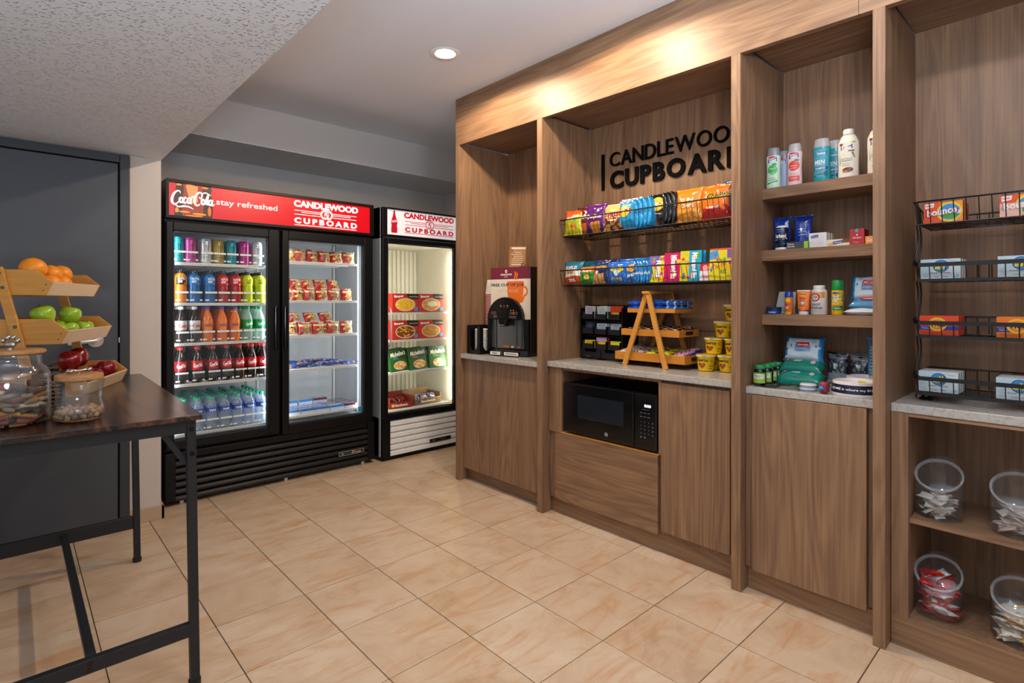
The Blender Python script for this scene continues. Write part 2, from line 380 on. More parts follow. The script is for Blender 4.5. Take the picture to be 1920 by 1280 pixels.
def pillow_fn(w, h, t, seed=0, wr=.003, crimp=.1, ex=.5):
    off = Vector((seed*3.7, seed*1.3, 0))
    def f(u, v, side, d=0.):           # u, v in -1..1, side -1 front +1 back
        e = max(0., 1-abs(u)**2.6)**ex; vv = min(1., abs(v)/(1-crimp)); g = max(0., 1-vv**2.4)**ex
        n = mnoise.noise(Vector((u*2.2, v*2.4, side*5))+off)
        y = side*(t/2*e*g+(.0006 if abs(v) >= 1-crimp else 0))+wr*n*min(1, e*2)*(.4+.6*g)
        x = u*w/2*(1-.07*g*(1 if abs(v) < 1-crimp else 1)); z = v*h/2*(1-.04*e)
        return Vector((x+wr*.6*mnoise.noise(Vector((v*3, u, 9))+off), y+side*d, z+wr*.5*mnoise.noise(Vector((u*3, v, 4))+off)))
    return f
def pillow(mb, w, h, t, colfn=None, seed=0, nu=16, nv=20, **k):
    f = pillow_fn(w, h, t, seed, **k)
    for side in (-1, 1):
        for j in range(nv):
            for i in range(nu):
                us = (-1+2*i/nu, -1+2*(i+1)/nu); vs = (-1+2*j/nv, -1+2*(j+1)/nv)
                c = colfn((us[0]+us[1])/2, (vs[0]+vs[1])/2, side) if colfn else None
                q = [f(us[0], vs[0], side), f(us[1], vs[0], side), f(us[1], vs[1], side), f(us[0], vs[1], side)]
                mb.add(q, [(0, 1, 2, 3) if side < 0 else (3, 2, 1, 0)], c)
    return f
def weld(me, dist=1e-5):
    bm = bmesh.new(); bm.from_mesh(me); bmesh.ops.remove_doubles(bm, verts=bm.verts, dist=dist); bm.to_mesh(me); bm.free(); return me
def pillow_mesh(name, w, h, t, colfn, mat, seed=0, smooth=50, **k):
    mb = MB(); f = pillow(mb, w, h, t, colfn, seed, **k); me = mb.mesh(name, mat, fix=False)
    weld(me)
    for p in me.polygons: p.use_smooth = True
    me.update()
    return me, f
def pillow_surf(f, w, h): return lambda u, v, d: f(2*u/w, 2*v/h, -1, d)
ORD = ['first', 'second', 'third', 'fourth', 'fifth', 'sixth', 'seventh', 'eighth', 'ninth', 'tenth', 'eleventh', 'twelfth']

# ------------------------------------------------------------------ the room
def wobj(name, me, parent=None, label=None, kind=None):      # mesh written in world coordinates under a thing placed elsewhere
    o = obj(name, me, parent, label=label, kind=kind)
    if parent is not None: o.matrix_parent_inverse = parent.matrix_basis.inverted()
    return o
def slab(name, x0, y0, z0, x1, y1, z1, mat, parent=None, bevel=0, label=None, kind=None):
    return wobj(name, MB().box(x0, y0, z0, x1, y1, z1).mesh(name, mat, bevel), parent, label, kind)
floor = slab('floor', -2.4, -2.2, -.06, 3.4, 4.6, -.004, GROUT, kind='structure')
TS = .33311
tile_me = MB().box(-TS/2+.0016, -TS/2+.0016, -.012, TS/2-.0016, TS/2-.0016, 0).mesh('tile', TILE, .0012)
for i in range(-6, 8):
    for j in range(-8, 8):
        x = .8983+(i+.5)*TS; y = 1.8449+(j+.5)*TS
        if x > 2.75 and y < 2.9: continue
        if x-y*1.4 > 2.9 or y > 3.75 and x < .6 or x < -1.0: continue
        o = obj('tile', tile_me, floor, (x, y, rnd.uniform(-.0006, .0002)))
        o.rotation_euler = (0, 0, rnd.choice((0, PI)))
slab('ceiling', .62, -2.2, 2.565, 3.4, 4.6, 2.66, CEIL_UP, kind='structure')
slab('ceiling', -2.4, -2.2, 1.985, .622, 3.485, 2.57, CEIL, kind='structure')
mb = MB().box(.475, 3.48, 0, .622, 4.6, 2.57).box(-2.4, 3.48, 0, -.56, 3.6, 2.0).box(-.56, 3.482, 1.982, .475, 3.6, 2.57)
wobj('wall_left', mb.mesh('wall_left', WALLP), kind='structure')
slab('wall_back', .6, 4.53, 0, 3.4, 4.6, 2.57, WALLD, kind='structure')
wobj('wall_right', MB().box(3.33, 2.9, 0, 3.4, 4.6, 2.57).box(2.74, 2.9, 0, 3.4, 2.96, 2.57).box(2.738, -2.2, 0, 2.8, 2.92, 2.57).mesh('wall_right', WALLD), kind='structure')
wobj('wall_bulkhead', MB().box(.622, 3.95, 2.302, 3.34, 4.56, 2.57).mesh('wall_bulkhead', WALLD), kind='structure')
slab('trim_1', .622, 3.952, 2.296, 3.335, 4.535, 2.3025, CEIL, kind='structure')
slab('baseboard_left', .472, 3.466, 0, .636, 3.481, .075, BASET, bevel=.002, kind='structure')
slab('baseboard_side', .621, 3.466, 0, .636, 3.75, .075, BASET, bevel=.002, kind='structure')
slab('baseboard_back', .63, 4.516, 0, 3.33, 4.531, .075, BASET, bevel=.002, kind='structure')

d1 = thing('door_1', 'dark charcoal flush door in a matching steel frame with a chrome lever', 'door', (-.04, 3.48, 0)); d1['kind'] = 'structure'
slab('door_leaf', -.508, 3.474, .008, .424, 3.515, 1.932, DOORP, d1, .002)
wobj('door_frame', MB().box(-.56, 3.462, 0, -.512, 3.53, 1.98).box(.430, 3.462, 0, .475, 3.53, 1.98).box(-.512, 3.462, 1.937, .430, 3.53, 1.98).mesh('door_frame', FRAMEP, .003), d1)
wobj('gap_shade', MB().box(-.515, 3.520, 0, -.49, 3.535, 1.95).box(.405, 3.520, 0, .435, 3.535, 1.95).box(-.515, 3.520, 1.92, .435, 3.535, 1.945).mesh('gap_shade', BLKM), d1)  # black strips added behind the leaf so the gap reads as shade
hp = Vector((.327, 3.474, 1.0))
mb = MB().lathe([(.0, 0), (.035, 0), (.035, .006), (.024, .011), (.012, .013), (.011, .04), (.0, .04)], 24, o=(0, 0, 0), axis='y')
mb.v = [(p[0]+hp.x, hp.y-p[1], p[2]+hp.z) for p in mb.v]
mb.tube([(hp.x, hp.y-.032, hp.z), (hp.x-.02, hp.y-.042, hp.z), (hp.x-.06, hp.y-.044, hp.z-.003), (hp.x-.115, hp.y-.04, hp.z-.01)], .0115, 10)
wobj('lever_handle', mb.mesh('lever_handle', CHROME, smooth=50), d1)
slab('latch_plate', .4255, 3.464, .985, .4295, 3.476, 1.012, CHROME, d1)

for k, (x, y) in enumerate(DOWNLIGHTS):  # the two added fill spots get a fixture as well
    t = thing('recessed_downlight', 'white round recessed downlight lit in the upper ceiling', 'light', (x, y, 2.565)) if k == 0 else \
        thing('recessed_downlight', 'unseen lit ceiling downlight, %s from the coolers' % ORD[k], 'light', (x, y, 2.565))
    obj('trim_ring', MB().lathe([(.052, .0), (.078, -.0015), (.083, -.004), (.078, -.007), (.058, -.006), (.05, .012)], 32, caps=False).mesh('trim_ring', WHITE, smooth=60), t)
    obj('lamp_lens', MB().lathe([(0, -.001), (.051, -.001), (.051, .002), (0, .002)], 32).mesh('lamp_lens', M('#fff1da', .4, emit=9, tag='lamp_glow')), t)

# ------------------------------------------------------------------ built-in cupboard: frame, back panels, header
XC = 2.245
PIL = [(2.877, 2.913), (2.113, 2.153), (.993, 1.032), (.496, .533), (-.36, -.32)]
fr = thing('cupboard_frame', 'tall walnut laminate built-in surround with four open bays and a deep header', 'cabinet', (2.45, 1.28, 0))
for a, b in PIL: slab('upright', XC, a, 0, 2.735, b, 2.262, WV, fr, .0012)
def hb(y): return 2.2195+(y-.535)*.0141
for a, b, c in ((.5755, 2.913, 0), (-.36, .5740, 1)):
    wobj('header_panel', MB().prism([(a, hb(a)), (b, hb(b)), (b, 2.566), (a, 2.566)], XC-.0005, XC+.03, 'x').mesh('header_panel', WH, .0008), fr)
for k in range(4):
    a = PIL[k+1][1]; b = PIL[k][0]
    slab('back_panel', 2.70, a, .04, 2.72, b, 2.30, WV, fr)
    slab('bay_ceiling', XC+.03, a, 2.272, 2.70, b, 2.29, WH, fr)
slab('trim_strip', 2.688, 1.034, 1.05, 2.70, 2.111, 1.118, WH, fr, .001)  # thin raised band with level grain across the back panel
for z in (1.693, 1.424, 1.146):
    slab('shelf', 2.456, .5335, z-.046, 2.70, .9925, z, WH, fr, .0012)

# ---- base cabinets and worktops
def counter(x0, y0, y1, z, lab):
    return tag(slab('countertop', x0, y0+.0008, z-.030, 2.699, y1-.0008, z, STONE, None, .0025), lab, 'countertop')
counter(2.255, 2.153, 2.877, .852, 'grey quartz worktop under the coffee machine')
counter(2.285, 1.032, 2.113, .862, 'long grey quartz worktop over the microwave niche')
counter(2.292, .533, .993, .848, 'short grey quartz worktop under the vitamins and wipes')
counter(2.312, -.32, .496, .845, 'grey quartz worktop under the wire rack of boxes')
CZ = (.852, .862, .848, .845)
cb = thing('base_cabinet', 'walnut two-door base cabinet below the coffee machine', 'cabinet', (2.5, 2.515, 0))
slab('carcass', 2.335, 2.156, .0, 2.698, 2.874, .8205, WV, cb)
slab('door', 2.283, 2.157, .083, 2.301, 2.5275, .8205, WV, cb, .001); slab('door', 2.283, 2.5305, .083, 2.301, 2.873, .8205, WV, cb, .001)
slab('toe_kick', 2.33, 2.155, 0, 2.334, 2.875, .083, WH, cb)
cb = thing('base_cabinet', 'walnut base cabinet with microwave niche, drawer below and door beside it', 'cabinet', (2.5, 1.57, 0))
wobj('carcass', MB().box(2.35, 1.036, .0, 2.698, 2.11, .09).box(2.32, 1.036, .09, 2.698, 1.392, .8305).box(2.32, 2.022, .09, 2.698, 2.11, .8305).box(2.32, 1.392, .09, 2.698, 2.022, .470)
     .box(2.31, 1.392, .816, 2.698, 2.022, .8305).box(2.66, 1.392, .47, 2.698, 2.022, .816).box(2.297, 1.392, .472, 2.66, 1.404, .82).mesh('carcass', WV), cb)
slab('stile', 2.297, 2.014, .466, 2.32, 2.108, .8305, WV, cb, .001)
slab('drawer_front', 2.297, 1.409, .09, 2.316, 2.062, .4655, WH, cb, .001)
slab('niche_shelf', 2.297, 1.405, .4665, 2.655, 2.013, .474, BAMBOO_Y, cb)
slab('stile', 2.309, 2.064, .09, 2.319, 2.108, .4655, WV, cb)
slab('door', 2.297, 1.062, .112, 2.316, 1.3915, .8165, WV, cb, .001)
slab('toe_kick', 2.328, 1.035, 0, 2.349, 2.11, .0895, WH, cb)
cb = thing('base_cabinet', 'narrow walnut base cabinet with one plain door below the toiletries', 'cabinet', (2.5, .763, 0))
slab('carcass', 2.318, .536, .0, 2.698, .990, .8165, WV, cb)
slab('stile', 2.292, .9635, .10, 2.3175, .9915, .8165, WV, cb, .001); slab('stile', 2.306, .535, .10, 2.3175, .559, .8165, WV, cb)
slab('door', 2.280, .560, .093, 2.299, .962, .8160, WV, cb, .0012)
slab('toe_kick', 2.312, .535, 0, 2.3175, .991, .092, WH, cb)
cb = thing('base_cabinet', 'open walnut base cabinet with a shelf of clear candy jars', 'cabinet', (2.5, .09, 0))
wobj('carcass', MB().box(2.335, .447, .105, 2.698, .493, .8135).box(2.335, -.318, .105, 2.698, -.29, .8135).box(2.68, -.29, .105, 2.698, .447, .8135).box(2.335, -.29, .08, 2.68, .447, .105).mesh('carcass', WV), cb)
slab('stile', 2.312, .445, .105, 2.3345, .494, .8135, WV, cb, .001)
slab('top_rail', 2.314, -.31, .803, 2.3345, .4445, .8135, WH, cb)
slab('shelf', 2.335, -.289, .430, 2.679, .4465, .448, WH, cb, .001)
slab('toe_kick', 2.312, -.318, 0, 2.3345, .494, .1045, WH, cb, .001)

# ---- raised lettering on the back panel of the second bay
sg = thing('wall_sign', 'black raised lettering with an upright bar on the walnut back panel', 'sign', (2.70, 1.6, 2.0))
LET = M('#030303', .9, spec=.15, tag='black_letter')
def solid_text(ch, bold):
    cu = bpy.data.curves.new('t', 'FONT'); cu.body = ch; cu.size = 1; cu.offset = bold; cu.extrude = .5; cu.resolution_u = 4
    ob = bpy.data.objects.new('t', cu); me = bpy.data.meshes.new_from_object(ob)
    bpy.data.objects.remove(ob); bpy.data.curves.remove(cu); return me
def letters(word, yl, yr, z0, z1, bold):
    gl = []; x = 0
    for ch in word:
        me = solid_text(ch, bold); xs = [v.co.x for v in me.vertices]; ys = [v.co.y for v in me.vertices]
        gl.append([me, min(xs), max(xs), min(ys), max(ys), x]); x += max(xs)-min(xs)+.10
        if ch in 'LA': gl[-1][5] = gl[-1][5]; x -= .03
    last = gl[-1]; tot = gl[-2][5]+gl[-2][2]-gl[-2][1]; k = (yl-yr)/tot; H0 = max(g[4] for g in gl if True); Hb = min(g[3] for g in gl)
    flat = next(g for g in gl if g[0])
    for me, xa, xb, ya, yb, px in gl:
        for v in me.vertices:
            u = (v.co.x-xa+px)*k; w = z0+(v.co.y-ya)/(yb-ya)*(z1-z0)
            v.co = Vector((2.6995-(v.co.z+.5)*.013, yl-u, w))
        bm = bmesh.new(); bm.from_mesh(me); bmesh.ops.recalc_face_normals(bm, faces=bm.faces); bm.to_mesh(me); bm.free()
        me.materials.clear(); me.materials.append(LET); me.name = 'letter'; wobj('letter', me, sg)
letters('CANDLEWOOD', 1.973, 1.246, 2.009, 2.093, .004)
letters('CUPBOARD', 1.971, 1.271, 1.876, 1.98, .036)
slab('bar', 2.687, 2.017, 1.88, 2.6995, 2.034, 2.096, LET, sg)

# ------------------------------------------------------------------ drinks cooler with two doors
RED = '#c40618'
def emblem(A, cx, cz, s, wl, wr, col, bg):
    for dz, a, b in ((.0115, wl, wr), (.0, wl*.78, wr*.80), (-.0155, wl, wr)):
        A.rect(cx-a, cz+dz-.0021, cx-.047*s, cz+dz+.0021, col); A.rect(cx+.047*s, cz+dz-.0021, cx+b, cz+dz+.0021, col)
    for dx in (-.014*s, .014*s):
        A.ring(cx+dx, cz, .0275*s, .032*s, col, 28, 1.05); A.ring(cx+dx, cz, .0195*s, .0245*s, col, 28, 1.05)
    A.ell(cx, cz, .0145*s, .026*s, bg); A.poly([(cx+p*s, cz+q*s) for p, q in ((-.004, -.026), (.008, -.018), (.011, -.004), (.004, .008), (.006, .026), (-.008, .014), (-.011, 0), (-.002, -.010))], col)
    A.ell(cx, cz-.004, .0028*s, .012*s, bg, 10)
def script_cola(A, u0, v0, w, h, col):
    """the flowing two-word cola script, drawn stroke by stroke in a box u0..u0+w, v0..v0+h"""
    def S(pts, k=1.): A.stroke([(u0+p[0]*w, v0+p[1]*h)+tuple(p[2:]) for p in pts], h*.068*k, col, 5)
    S([(.205, .80, .5), (.185, .92, .9), (.12, .90, 1.2), (.05, .70, 1.7), (.015, .42, 1.8), (.03, .22, 1.6), (.09, .17, 1.3), (.15, .28, .8), (.18, .40, .5)])
    S([(.05, .20, .8), (.16, .045, 1.0), (.30, .10, 1.4), (.42, .06, 1.0), (.50, -.04, .3)])
    S([(.225, .58, 1.2), (.19, .50, 1.5), (.19, .34, 1.5), (.225, .28, 1.2), (.255, .38, 1.4), (.25, .53, 1.3), (.225, .58, 1.1)])
    S([(.335, .54, 1.1), (.315, .60, 1.), (.28, .50, 1.5), (.275, .34, 1.5), (.305, .27, 1.2), (.345, .36, .6)])
    S([(.435, .54, 1.0), (.405, .60, 1.), (.37, .50, 1.5), (.365, .34, 1.5), (.395, .28, 1.1), (.43, .44, 1.)])
    S([(.45, .62, 1.3), (.43, .42, 1.5), (.435, .29, 1.4), (.475, .33, .6)])
    S([(.455, .66, 1.3), (.53, .69, 1.3)])
    S([(.70, .74, .5), (.695, .88, 1.), (.64, .97, 1.2), (.57, .82, 1.6), (.525, .55, 1.8), (.535, .30, 1.7), (.59, .20, 1.3), (.65, .32, .7)])
    S([(.62, .72, .4), (.66, .62, 1.), (.69, .72, 1.), (.70, .90, .9), (.78, .98, 1.), (.90, .86, .6)])
    S([(.725, .60, 1.2), (.69, .52, 1.5), (.69, .36, 1.5), (.725, .29, 1.2), (.755, .40, 1.4), (.75, .55, 1.3), (.725, .60, 1.1)])
    S([(.795, .30, 1.4), (.79, .55, 1.3), (.835, .88, .8), (.85, .80, .7), (.815, .50, 1.2), (.815, .34, 1.3), (.845, .30, .7)])
    S([(.925, .55, 1.0), (.895, .60, 1.), (.86, .51, 1.5), (.855, .36, 1.5), (.885, .29, 1.1), (.925, .44, 1.)])
    S([(.945, .62, 1.3), (.925, .42, 1.5), (.935, .29, 1.4), (1., .38, .5)])
DYF = 3.62
ck = thing('drinks_cooler', 'wide black two-door glass cooler with a glowing red sign', 'refrigerator', (1.345, 3.99, 0))
wobj('cabinet_body', MB().box(.672, 3.665, .03, .698, 4.37, 1.692).box(1.994, 3.665, .03, 2.02, 4.37, 1.692).box(.698, 3.665, 1.668, 1.994, 4.37, 1.692).box(.698, 3.67, .03, 1.994, 4.37, .335)
     .box(.698, 4.24, .335, 1.994, 4.37, 1.668).box(1.312, 3.662, .335, 1.352, 3.70, 1.668).box(.672, 3.64, 1.690, 2.02, 4.2, 1.92).mesh('cabinet_body', BLK, .002), ck)
wobj('interior_liner', MB().box(.6985, 3.675, .336, .704, 4.239, 1.667).box(1.988, 3.675, .336, 1.9935, 4.239, 1.667).box(.704, 4.225, .336, 1.988, 4.239, 1.667).box(.704, 3.675, 1.66, 1.988, 4.225, 1.667).box(.704, 3.675, .336, 1.988, 4.225, .358).mesh('interior_liner', LINER), ck)
for x in (.712, 1.30, 1.372, 1.976):
    for y in (3.78, 4.19): slab('shelf_pilaster', x-.006, y, .36, x+.006, y+.012, 1.655, WHITE, ck)
sb = wobj('sign_box', MB().box(.672, 3.62, 1.692, .687, 3.642, 1.92).box(1.992, 3.62, 1.692, 2.02, 3.642, 1.92).box(.687, 3.62, 1.902, 1.992, 3.642, 1.92).box(.687, 3.62, 1.692, 1.992, 3.642, 1.708).box(.687, 3.634, 1.708, 1.992, 3.64, 1.902).mesh('sign_box', BLK), ck)
A = Art(plane((0, 3.632, 0)))
A.rect(.687, 1.708, 1.992, 1.902, RED)
A.poly([(.722, 1.902), (.916, 1.902), (.912, 1.86), (.925, 1.80), (.924, 1.74), (.918, 1.708), (.716, 1.708), (.718, 1.76), (.715, 1.81), (.728, 1.87)], '#3a0d07')
A.poly([(.762, 1.902), (.868, 1.902), (.866, 1.86), (.874, 1.80), (.87, 1.74), (.866, 1.708), (.758, 1.708), (.756, 1.80), (.766, 1.86)], '#8c2a10')
A.poly([(.775, 1.895), (.842, 1.895), (.838, 1.845), (.842, 1.80), (.80, 1.79), (.785, 1.85)], '#d98a4e')
for x, z, a, b in ((.74, 1.893, .016, .006), (.80, 1.897, .02, .004), (.88, 1.89, .02, .007), (.77, 1.735, .03, .006), (.85, 1.728, .04, .007), (.73, 1.74, .01, .02), (.905, 1.75, .01, .03), (.82, 1.715, .05, .004)): A.ell(x, z, a, b, '#e08a24' if x < .86 else '#d6691c', 10)
for x, z, a, b in ((.728, 1.85, .006, .04), (.91, 1.88, .008, .015), (.735, 1.72, .012, .01)): A.ell(x, z, a, b, '#10240d', 10)
script_cola(A, .700, 1.758, .235, .105, '#ffffff')
A.text('stay refreshed', 1.128, 1.811, .047, '#ffe9e6', w=.372, bold=.012)
A.text('CANDLEWOOD', 1.660, 1.866, .045, '#ffffff', w=.474, bold=.05)
emblem(A, 1.655, 1.8085, 1.0, .228, .228, '#ffffff', RED)
A.text('CUPBOARD', 1.657, 1.752, .040, '#ffffff', w=.462, bold=.05, space=1.45)
A.rect(1.427, 1.720, 1.884, 1.7245, '#ffffff')
wobj('sign_face', A.done('sign_face', PE), ck, 'glowing red sign face with white lettering and a cola bottle picture')

def glass_door(root, x0, x1, z0, z1, gx0, gx1, gz0, gz1, y, hx_, fmat=BLK, hmat=BLKG, hz=(.885, 1.17)):
    wobj('door_frame', MB().box(x0, y, z0, gx0, y+.042, z1).box(gx1, y, z0, x1, y+.042, z1).box(gx0, y, gz1, gx1, y+.042, z1).box(gx0, y, z0, gx1, y+.042, gz0).mesh('door_frame', fmat, .004), root)
    wobj('door_gasket', MB().box(gx0, y+.012, gz0, gx0+.008, y+.036, gz1).box(gx1-.008, y+.012, gz0, gx1, y+.036, gz1).box(gx0, y+.012, gz1-.008, gx1, y+.036, gz1).box(gx0, y+.012, gz0, gx1, y+.036, gz0+.008).mesh('door_gasket', M('#2a3037', .5, tag='gasket')), root)
    wobj('door_glass', MB().box(gx0+.004, y+.018, gz0+.004, gx1-.004, y+.022, gz1-.004).mesh('door_glass', GLASS), root)
    if hx_: wobj('door_handle', MB().prism([(hx_-.011, y-.022), (hx_+.011, y-.022), (hx_+.011, y+.001), (hx_-.011, y+.001)], hz[0], hz[1], 'z').mesh('door_handle', hmat, .004), root)
glass_door(ck, .674, 1.324, .332, 1.672, .709, 1.255, .385, 1.620, DYF, 1.300)
glass_door(ck, 1.343, 2.012, .314, 1.674, 1.385, 1.942, .377, 1.620, DYF, 1.362)
LED = M('#eaf6ff', .4, emit=7, tag='led_tube')
def led(root, x, y, z0, z1, mat=LED):
    slab('light_strip', x-.006, y-.005, z0, x+.006, y+.005, z1, mat, root)
led(ck, 1.968, 3.690, .40, 1.62); led(ck, .716, 3.690, .40, 1.62)
led(ck, 1.300, 3.705, .40, 1.62); led(ck, 1.366, 3.705, .40, 1.62)
for x, ax in ((.72, (.75, .6, 0)), (1.293, (-.75, .6, 0)), (1.373, (.75, .6, 0)), (1.958, (-.75, .6, 0))):
    light('cooler_led', 'AREA', (x+ax[0]*.02, 3.70, 1.01), .6 if x < 1 else 1.15, (.93, .97, 1), aim=ax, shape='RECTANGLE', size=1.2, size_y=.02).rotation_euler = Vector(ax).to_track_quat('-Z', 'X').to_euler()
def wire_shelf(root, x0, x1, y0, y1, z, mat=WHITE, slots=True):
    mb = MB().box(x0, y0, z-.013, x1, y0+.006, z+.003).box(x0, y0, z-.004, x0+.006, y1, z).box(x1-.006, y0, z-.004, x1, y1, z).box(x0, y1-.006, z-.006, x1, y1, z)
    n = int((x1-x0)/.019)
    for i in range(1, n):
        x = x0+(x1-x0)*i/n; mb.box(x-.0018, y0+.006, z-.004, x+.0018, y1-.006, z)
    for k in (.33, .66): mb.box(x0, y0+(y1-y0)*k-.003, z-.009, x1, y0+(y1-y0)*k+.003, z-.004)
    o = wobj('shelf', mb.mesh('shelf', mat), root)
    if slots:
        A = Art(plane((0, y0, 0))); n = int((x1-x0)/.0145)
        for i in range(n): A.rect(x0+(i+.2)*(x1-x0)/n, z-.0068, x0+(i+.75)*(x1-x0)/n, z-.0038, '#77787c')
        s = wobj('slot_dashes', A.done('slot_dashes', PM), o)  # grey dashes paint the dark of the slots in the front lip
        s.matrix_parent_inverse = (root.matrix_basis @ o.matrix_parent_inverse).inverted() if False else root.matrix_basis.inverted() @ root.matrix_basis @ Matrix.Identity(4)
    return o
SHL = (1.436, 1.190, .946, .698, .398); SHR = (1.478, 1.206, .966, .730, .412)
for z in SHL: wire_shelf(ck, .706, 1.305, 3.70, 4.20, z)
for z in SHR: wire_shelf(ck, 1.374, 1.932, 3.70, 4.20, z)
LANEC = glassm('lane_plastic', (.97, .975, .98), .05, diff=.004, gmul=.5)
LANE = {0: (.758, .826, .912, .985, 1.061, 1.139, 1.220), 1: (.773, .849, .934, 1.011, 1.088, 1.161, 1.241), 2: (.776, .849, .922, 1.005, 1.082, 1.162, 1.240),
        3: (.773, .863, .953, 1.033, 1.112, 1.187, 1.260), 4: (.790, .868, .945, 1.022, 1.098, 1.175, 1.250)}
BAR = printed('label_bar_white', .4)
for r in range(5):
    z = SHL[r]
    for x in LANE[r]:
        f = wobj('lane_front', MB().box(x-.035, 3.7085, z+.004, x+.035, 3.7105, z+.075).mesh('lane_front', LANEC), ck)
        A = Art(plane((0, 3.7085, 0)))
        A.rect(x-.0345, z+.062, x+.0345, z+.0735, '#f4f4f2'); A.rect(x-.0345, z+.016, x-.012, z+.025, '#f4f4f2'); A.rect(x+.022, z+.016, x+.0345, z+.025, '#f4f4f2')
        A.lines(x-.022, x+.012, z+.066, z+.071, 1, '#8a8a88', .0012, int(x*99))
        wobj('label_bar', A.done('label_bar', PM), f)
# lower grille
wobj('grille_frame', MB().box(.668, 3.618, .028, .722, 3.68, .312).box(1.970, 3.618, .028, 2.024, 3.68, .312).box(.722, 3.628, .272, 1.970, 3.68, .312).box(.722, 3.652, .03, 1.970, 3.68, .272).mesh('grille_frame', BLK, .003), ck)
lv = MB().prism([(3.626, 0), (3.621, .006), (3.622, .018), (3.632, .027), (3.652, .036), (3.652, 0)], .722, 1.970, 'x').mesh('louver', M('#1b1a1b', .33, bmp=.05, tag='black_louver'), .001)
for k in range(6): o = wobj('louver', lv, ck); o.location = (0, 0, .026+.0408*k)
A = Art(plane((0, 3.6195, 0))); A.rect(1.742, .0965, 1.938, .1255, '#b9a890'); A.rect(1.745, .099, 1.935, .123, '#1c1d1f'); A.rect(1.755, .102, 1.785, .120, '#27414d'); A.ell(1.770, .111, .006, .006, '#5fb0d6'); A.rect(1.79, .102, 1.82, .120, '#1f3b33')
A.text('True', 1.878, .111, .016, '#e6dcc8', w=.07, shear=.3); A.rect(1.83, .107, 1.86, .1085, '#e6dcc8')
wobj('badge', A.done('badge'), ck)
for x in (.76, 1.38, 1.95): obj('leveling_foot', MB().lathe([(.012, 0), (.012, .03)], 12).mesh('leveling_foot', WHITE), ck, (x-1.345, 3.66-3.99, .0))
A = Art(plane((0, 3.6375, 0))); A.rect(1.902, .394, 1.936, .428, '#1f93c4'); A.rect(1.905, .397, 1.933, .425, '#1a7fae'); A.lines(1.91, 1.928, .408, .414, 1, '#bfe3f2')
wobj('sticker', A.done('sticker'), ck)

# ------------------------------------------------------------------ freezer with one door
fz = thing('freezer', 'narrow white-sided single-door glass freezer with a white sign', 'refrigerator', (2.43, 3.92, 0))
SIDE = M('#aeb3bd', .35, .3, tag='freezer_side')
FY = 3.57; fx0, fx1 = 2.062, 2.802
wobj('cabinet_body', MB().box(fx0, 3.60, .035, fx0+.03, 4.28, 1.912).box(fx1-.03, 3.60, .035, fx1, 4.28, 1.912).box(fx0, 4.2, .035, fx1, 4.28, 1.912).box(fx0, 3.60, 1.675, fx1, 4.28, 1.912).box(fx0, 3.62, .035, fx1, 4.28, .33).mesh('cabinet_body', SIDE, .003), fz)
wobj('sign_frame', MB().box(fx0+.004, FY, 1.69, 2.107, 3.60, 1.91).box(2.107, FY, 1.9, fx1, 3.60, 1.912).box(2.107, FY, 1.69, fx1, 3.60, 1.708).box(2.775, FY, 1.708, fx1, 3.60, 1.9).box(2.107, 3.59, 1.708, 2.775, 3.60, 1.90)
     .mesh('sign_frame', BLK, .002), fz)
wobj('grille_frame', MB().box(fx0+.004, FY+.004, .03, 2.134, 3.62, .325).box(2.134, FY+.004, .303, 2.78, 3.62, .325).box(2.78, FY+.004, .03, fx1, 3.62, .325).box(2.134, FY+.025, .03, 2.78, 3.62, .303).box(fx0+.02, FY+.03, .0, fx1, 3.9, .036).mesh('grille_frame', BLK, .002), fz)
A = Art(plane((0, 3.588, 0))); DR = '#b3122c'
A.rect(2.107, 1.708, 2.775, 1.90, '#dfdbdf')
A.poly([(2.176+p*1.02, 1.81+q*1.02) for p, q in ((-.008, .083), (.008, .083), (.008, .06), (.014, .035), (.026, .01), (.027, -.01), (.023, -.03), (.027, -.055), (.025, -.083), (-.025, -.083), (-.027, -.055), (-.023, -.03), (-.027, -.01), (-.026, .01), (-.014, .035), (-.008, .06))], DR)
script_cola(A, 2.152, 1.803, .048, .022, '#f3e9ea')
A.text('CANDLEWOOD', 2.503, 1.868, .044, DR, w=.482, bold=.05); emblem(A, 2.503, 1.8115, 1.0, .232, .232, DR, '#dfdbdf')
A.text('CUPBOARD', 2.505, 1.760, .038, DR, w=.468, bold=.05, space=1.45); A.rect(2.27, 1.733, 2.74, 1.7375, DR)
wobj('sign_face', A.done('sign_face', printed('printed_backlit_white', .3, emit=.38)), fz, 'white sign face with red lettering and a red bottle')
wobj('interior_liner', MB().box(2.093, 3.63, .335, 2.10, 4.199, 1.674).box(2.763, 3.63, .335, 2.77, 4.199, 1.674).box(2.10, 4.17, .335, 2.763, 4.199, 1.674).box(2.10, 3.63, 1.66, 2.763, 4.17, 1.674).box(2.10, 3.63, .331, 2.763, 4.17, .345).mesh('interior_liner', CREAM), fz)
mb = MB()
for k in range(15): mb.box(2.115+k*.0435, 4.152, .36, 2.135+k*.0435, 4.171, 1.655)
wobj('rear_ribs', mb.mesh('rear_ribs', CREAM, .003), fz)
glass_door(fz, 2.066, 2.800, .328, 1.680, 2.112, 2.745, .352, 1.648, FY, None)
wobj('door_handle', MB().tube([(2.120, FY+.006, .86), (2.120, FY-.026, .88), (2.120, FY-.03, 1.005), (2.120, FY-.026, 1.14), (2.120, FY+.006, 1.16)], .006, 8).mesh('door_handle', CHROME, smooth=60), fz)
FSH = (1.114, .900, .648, .360)
for z in FSH: wire_shelf(fz, 2.106, 2.758, 3.655, 4.14, z)
WLED = M('#ffe9b0', .4, emit=9, tag='warm_tube')
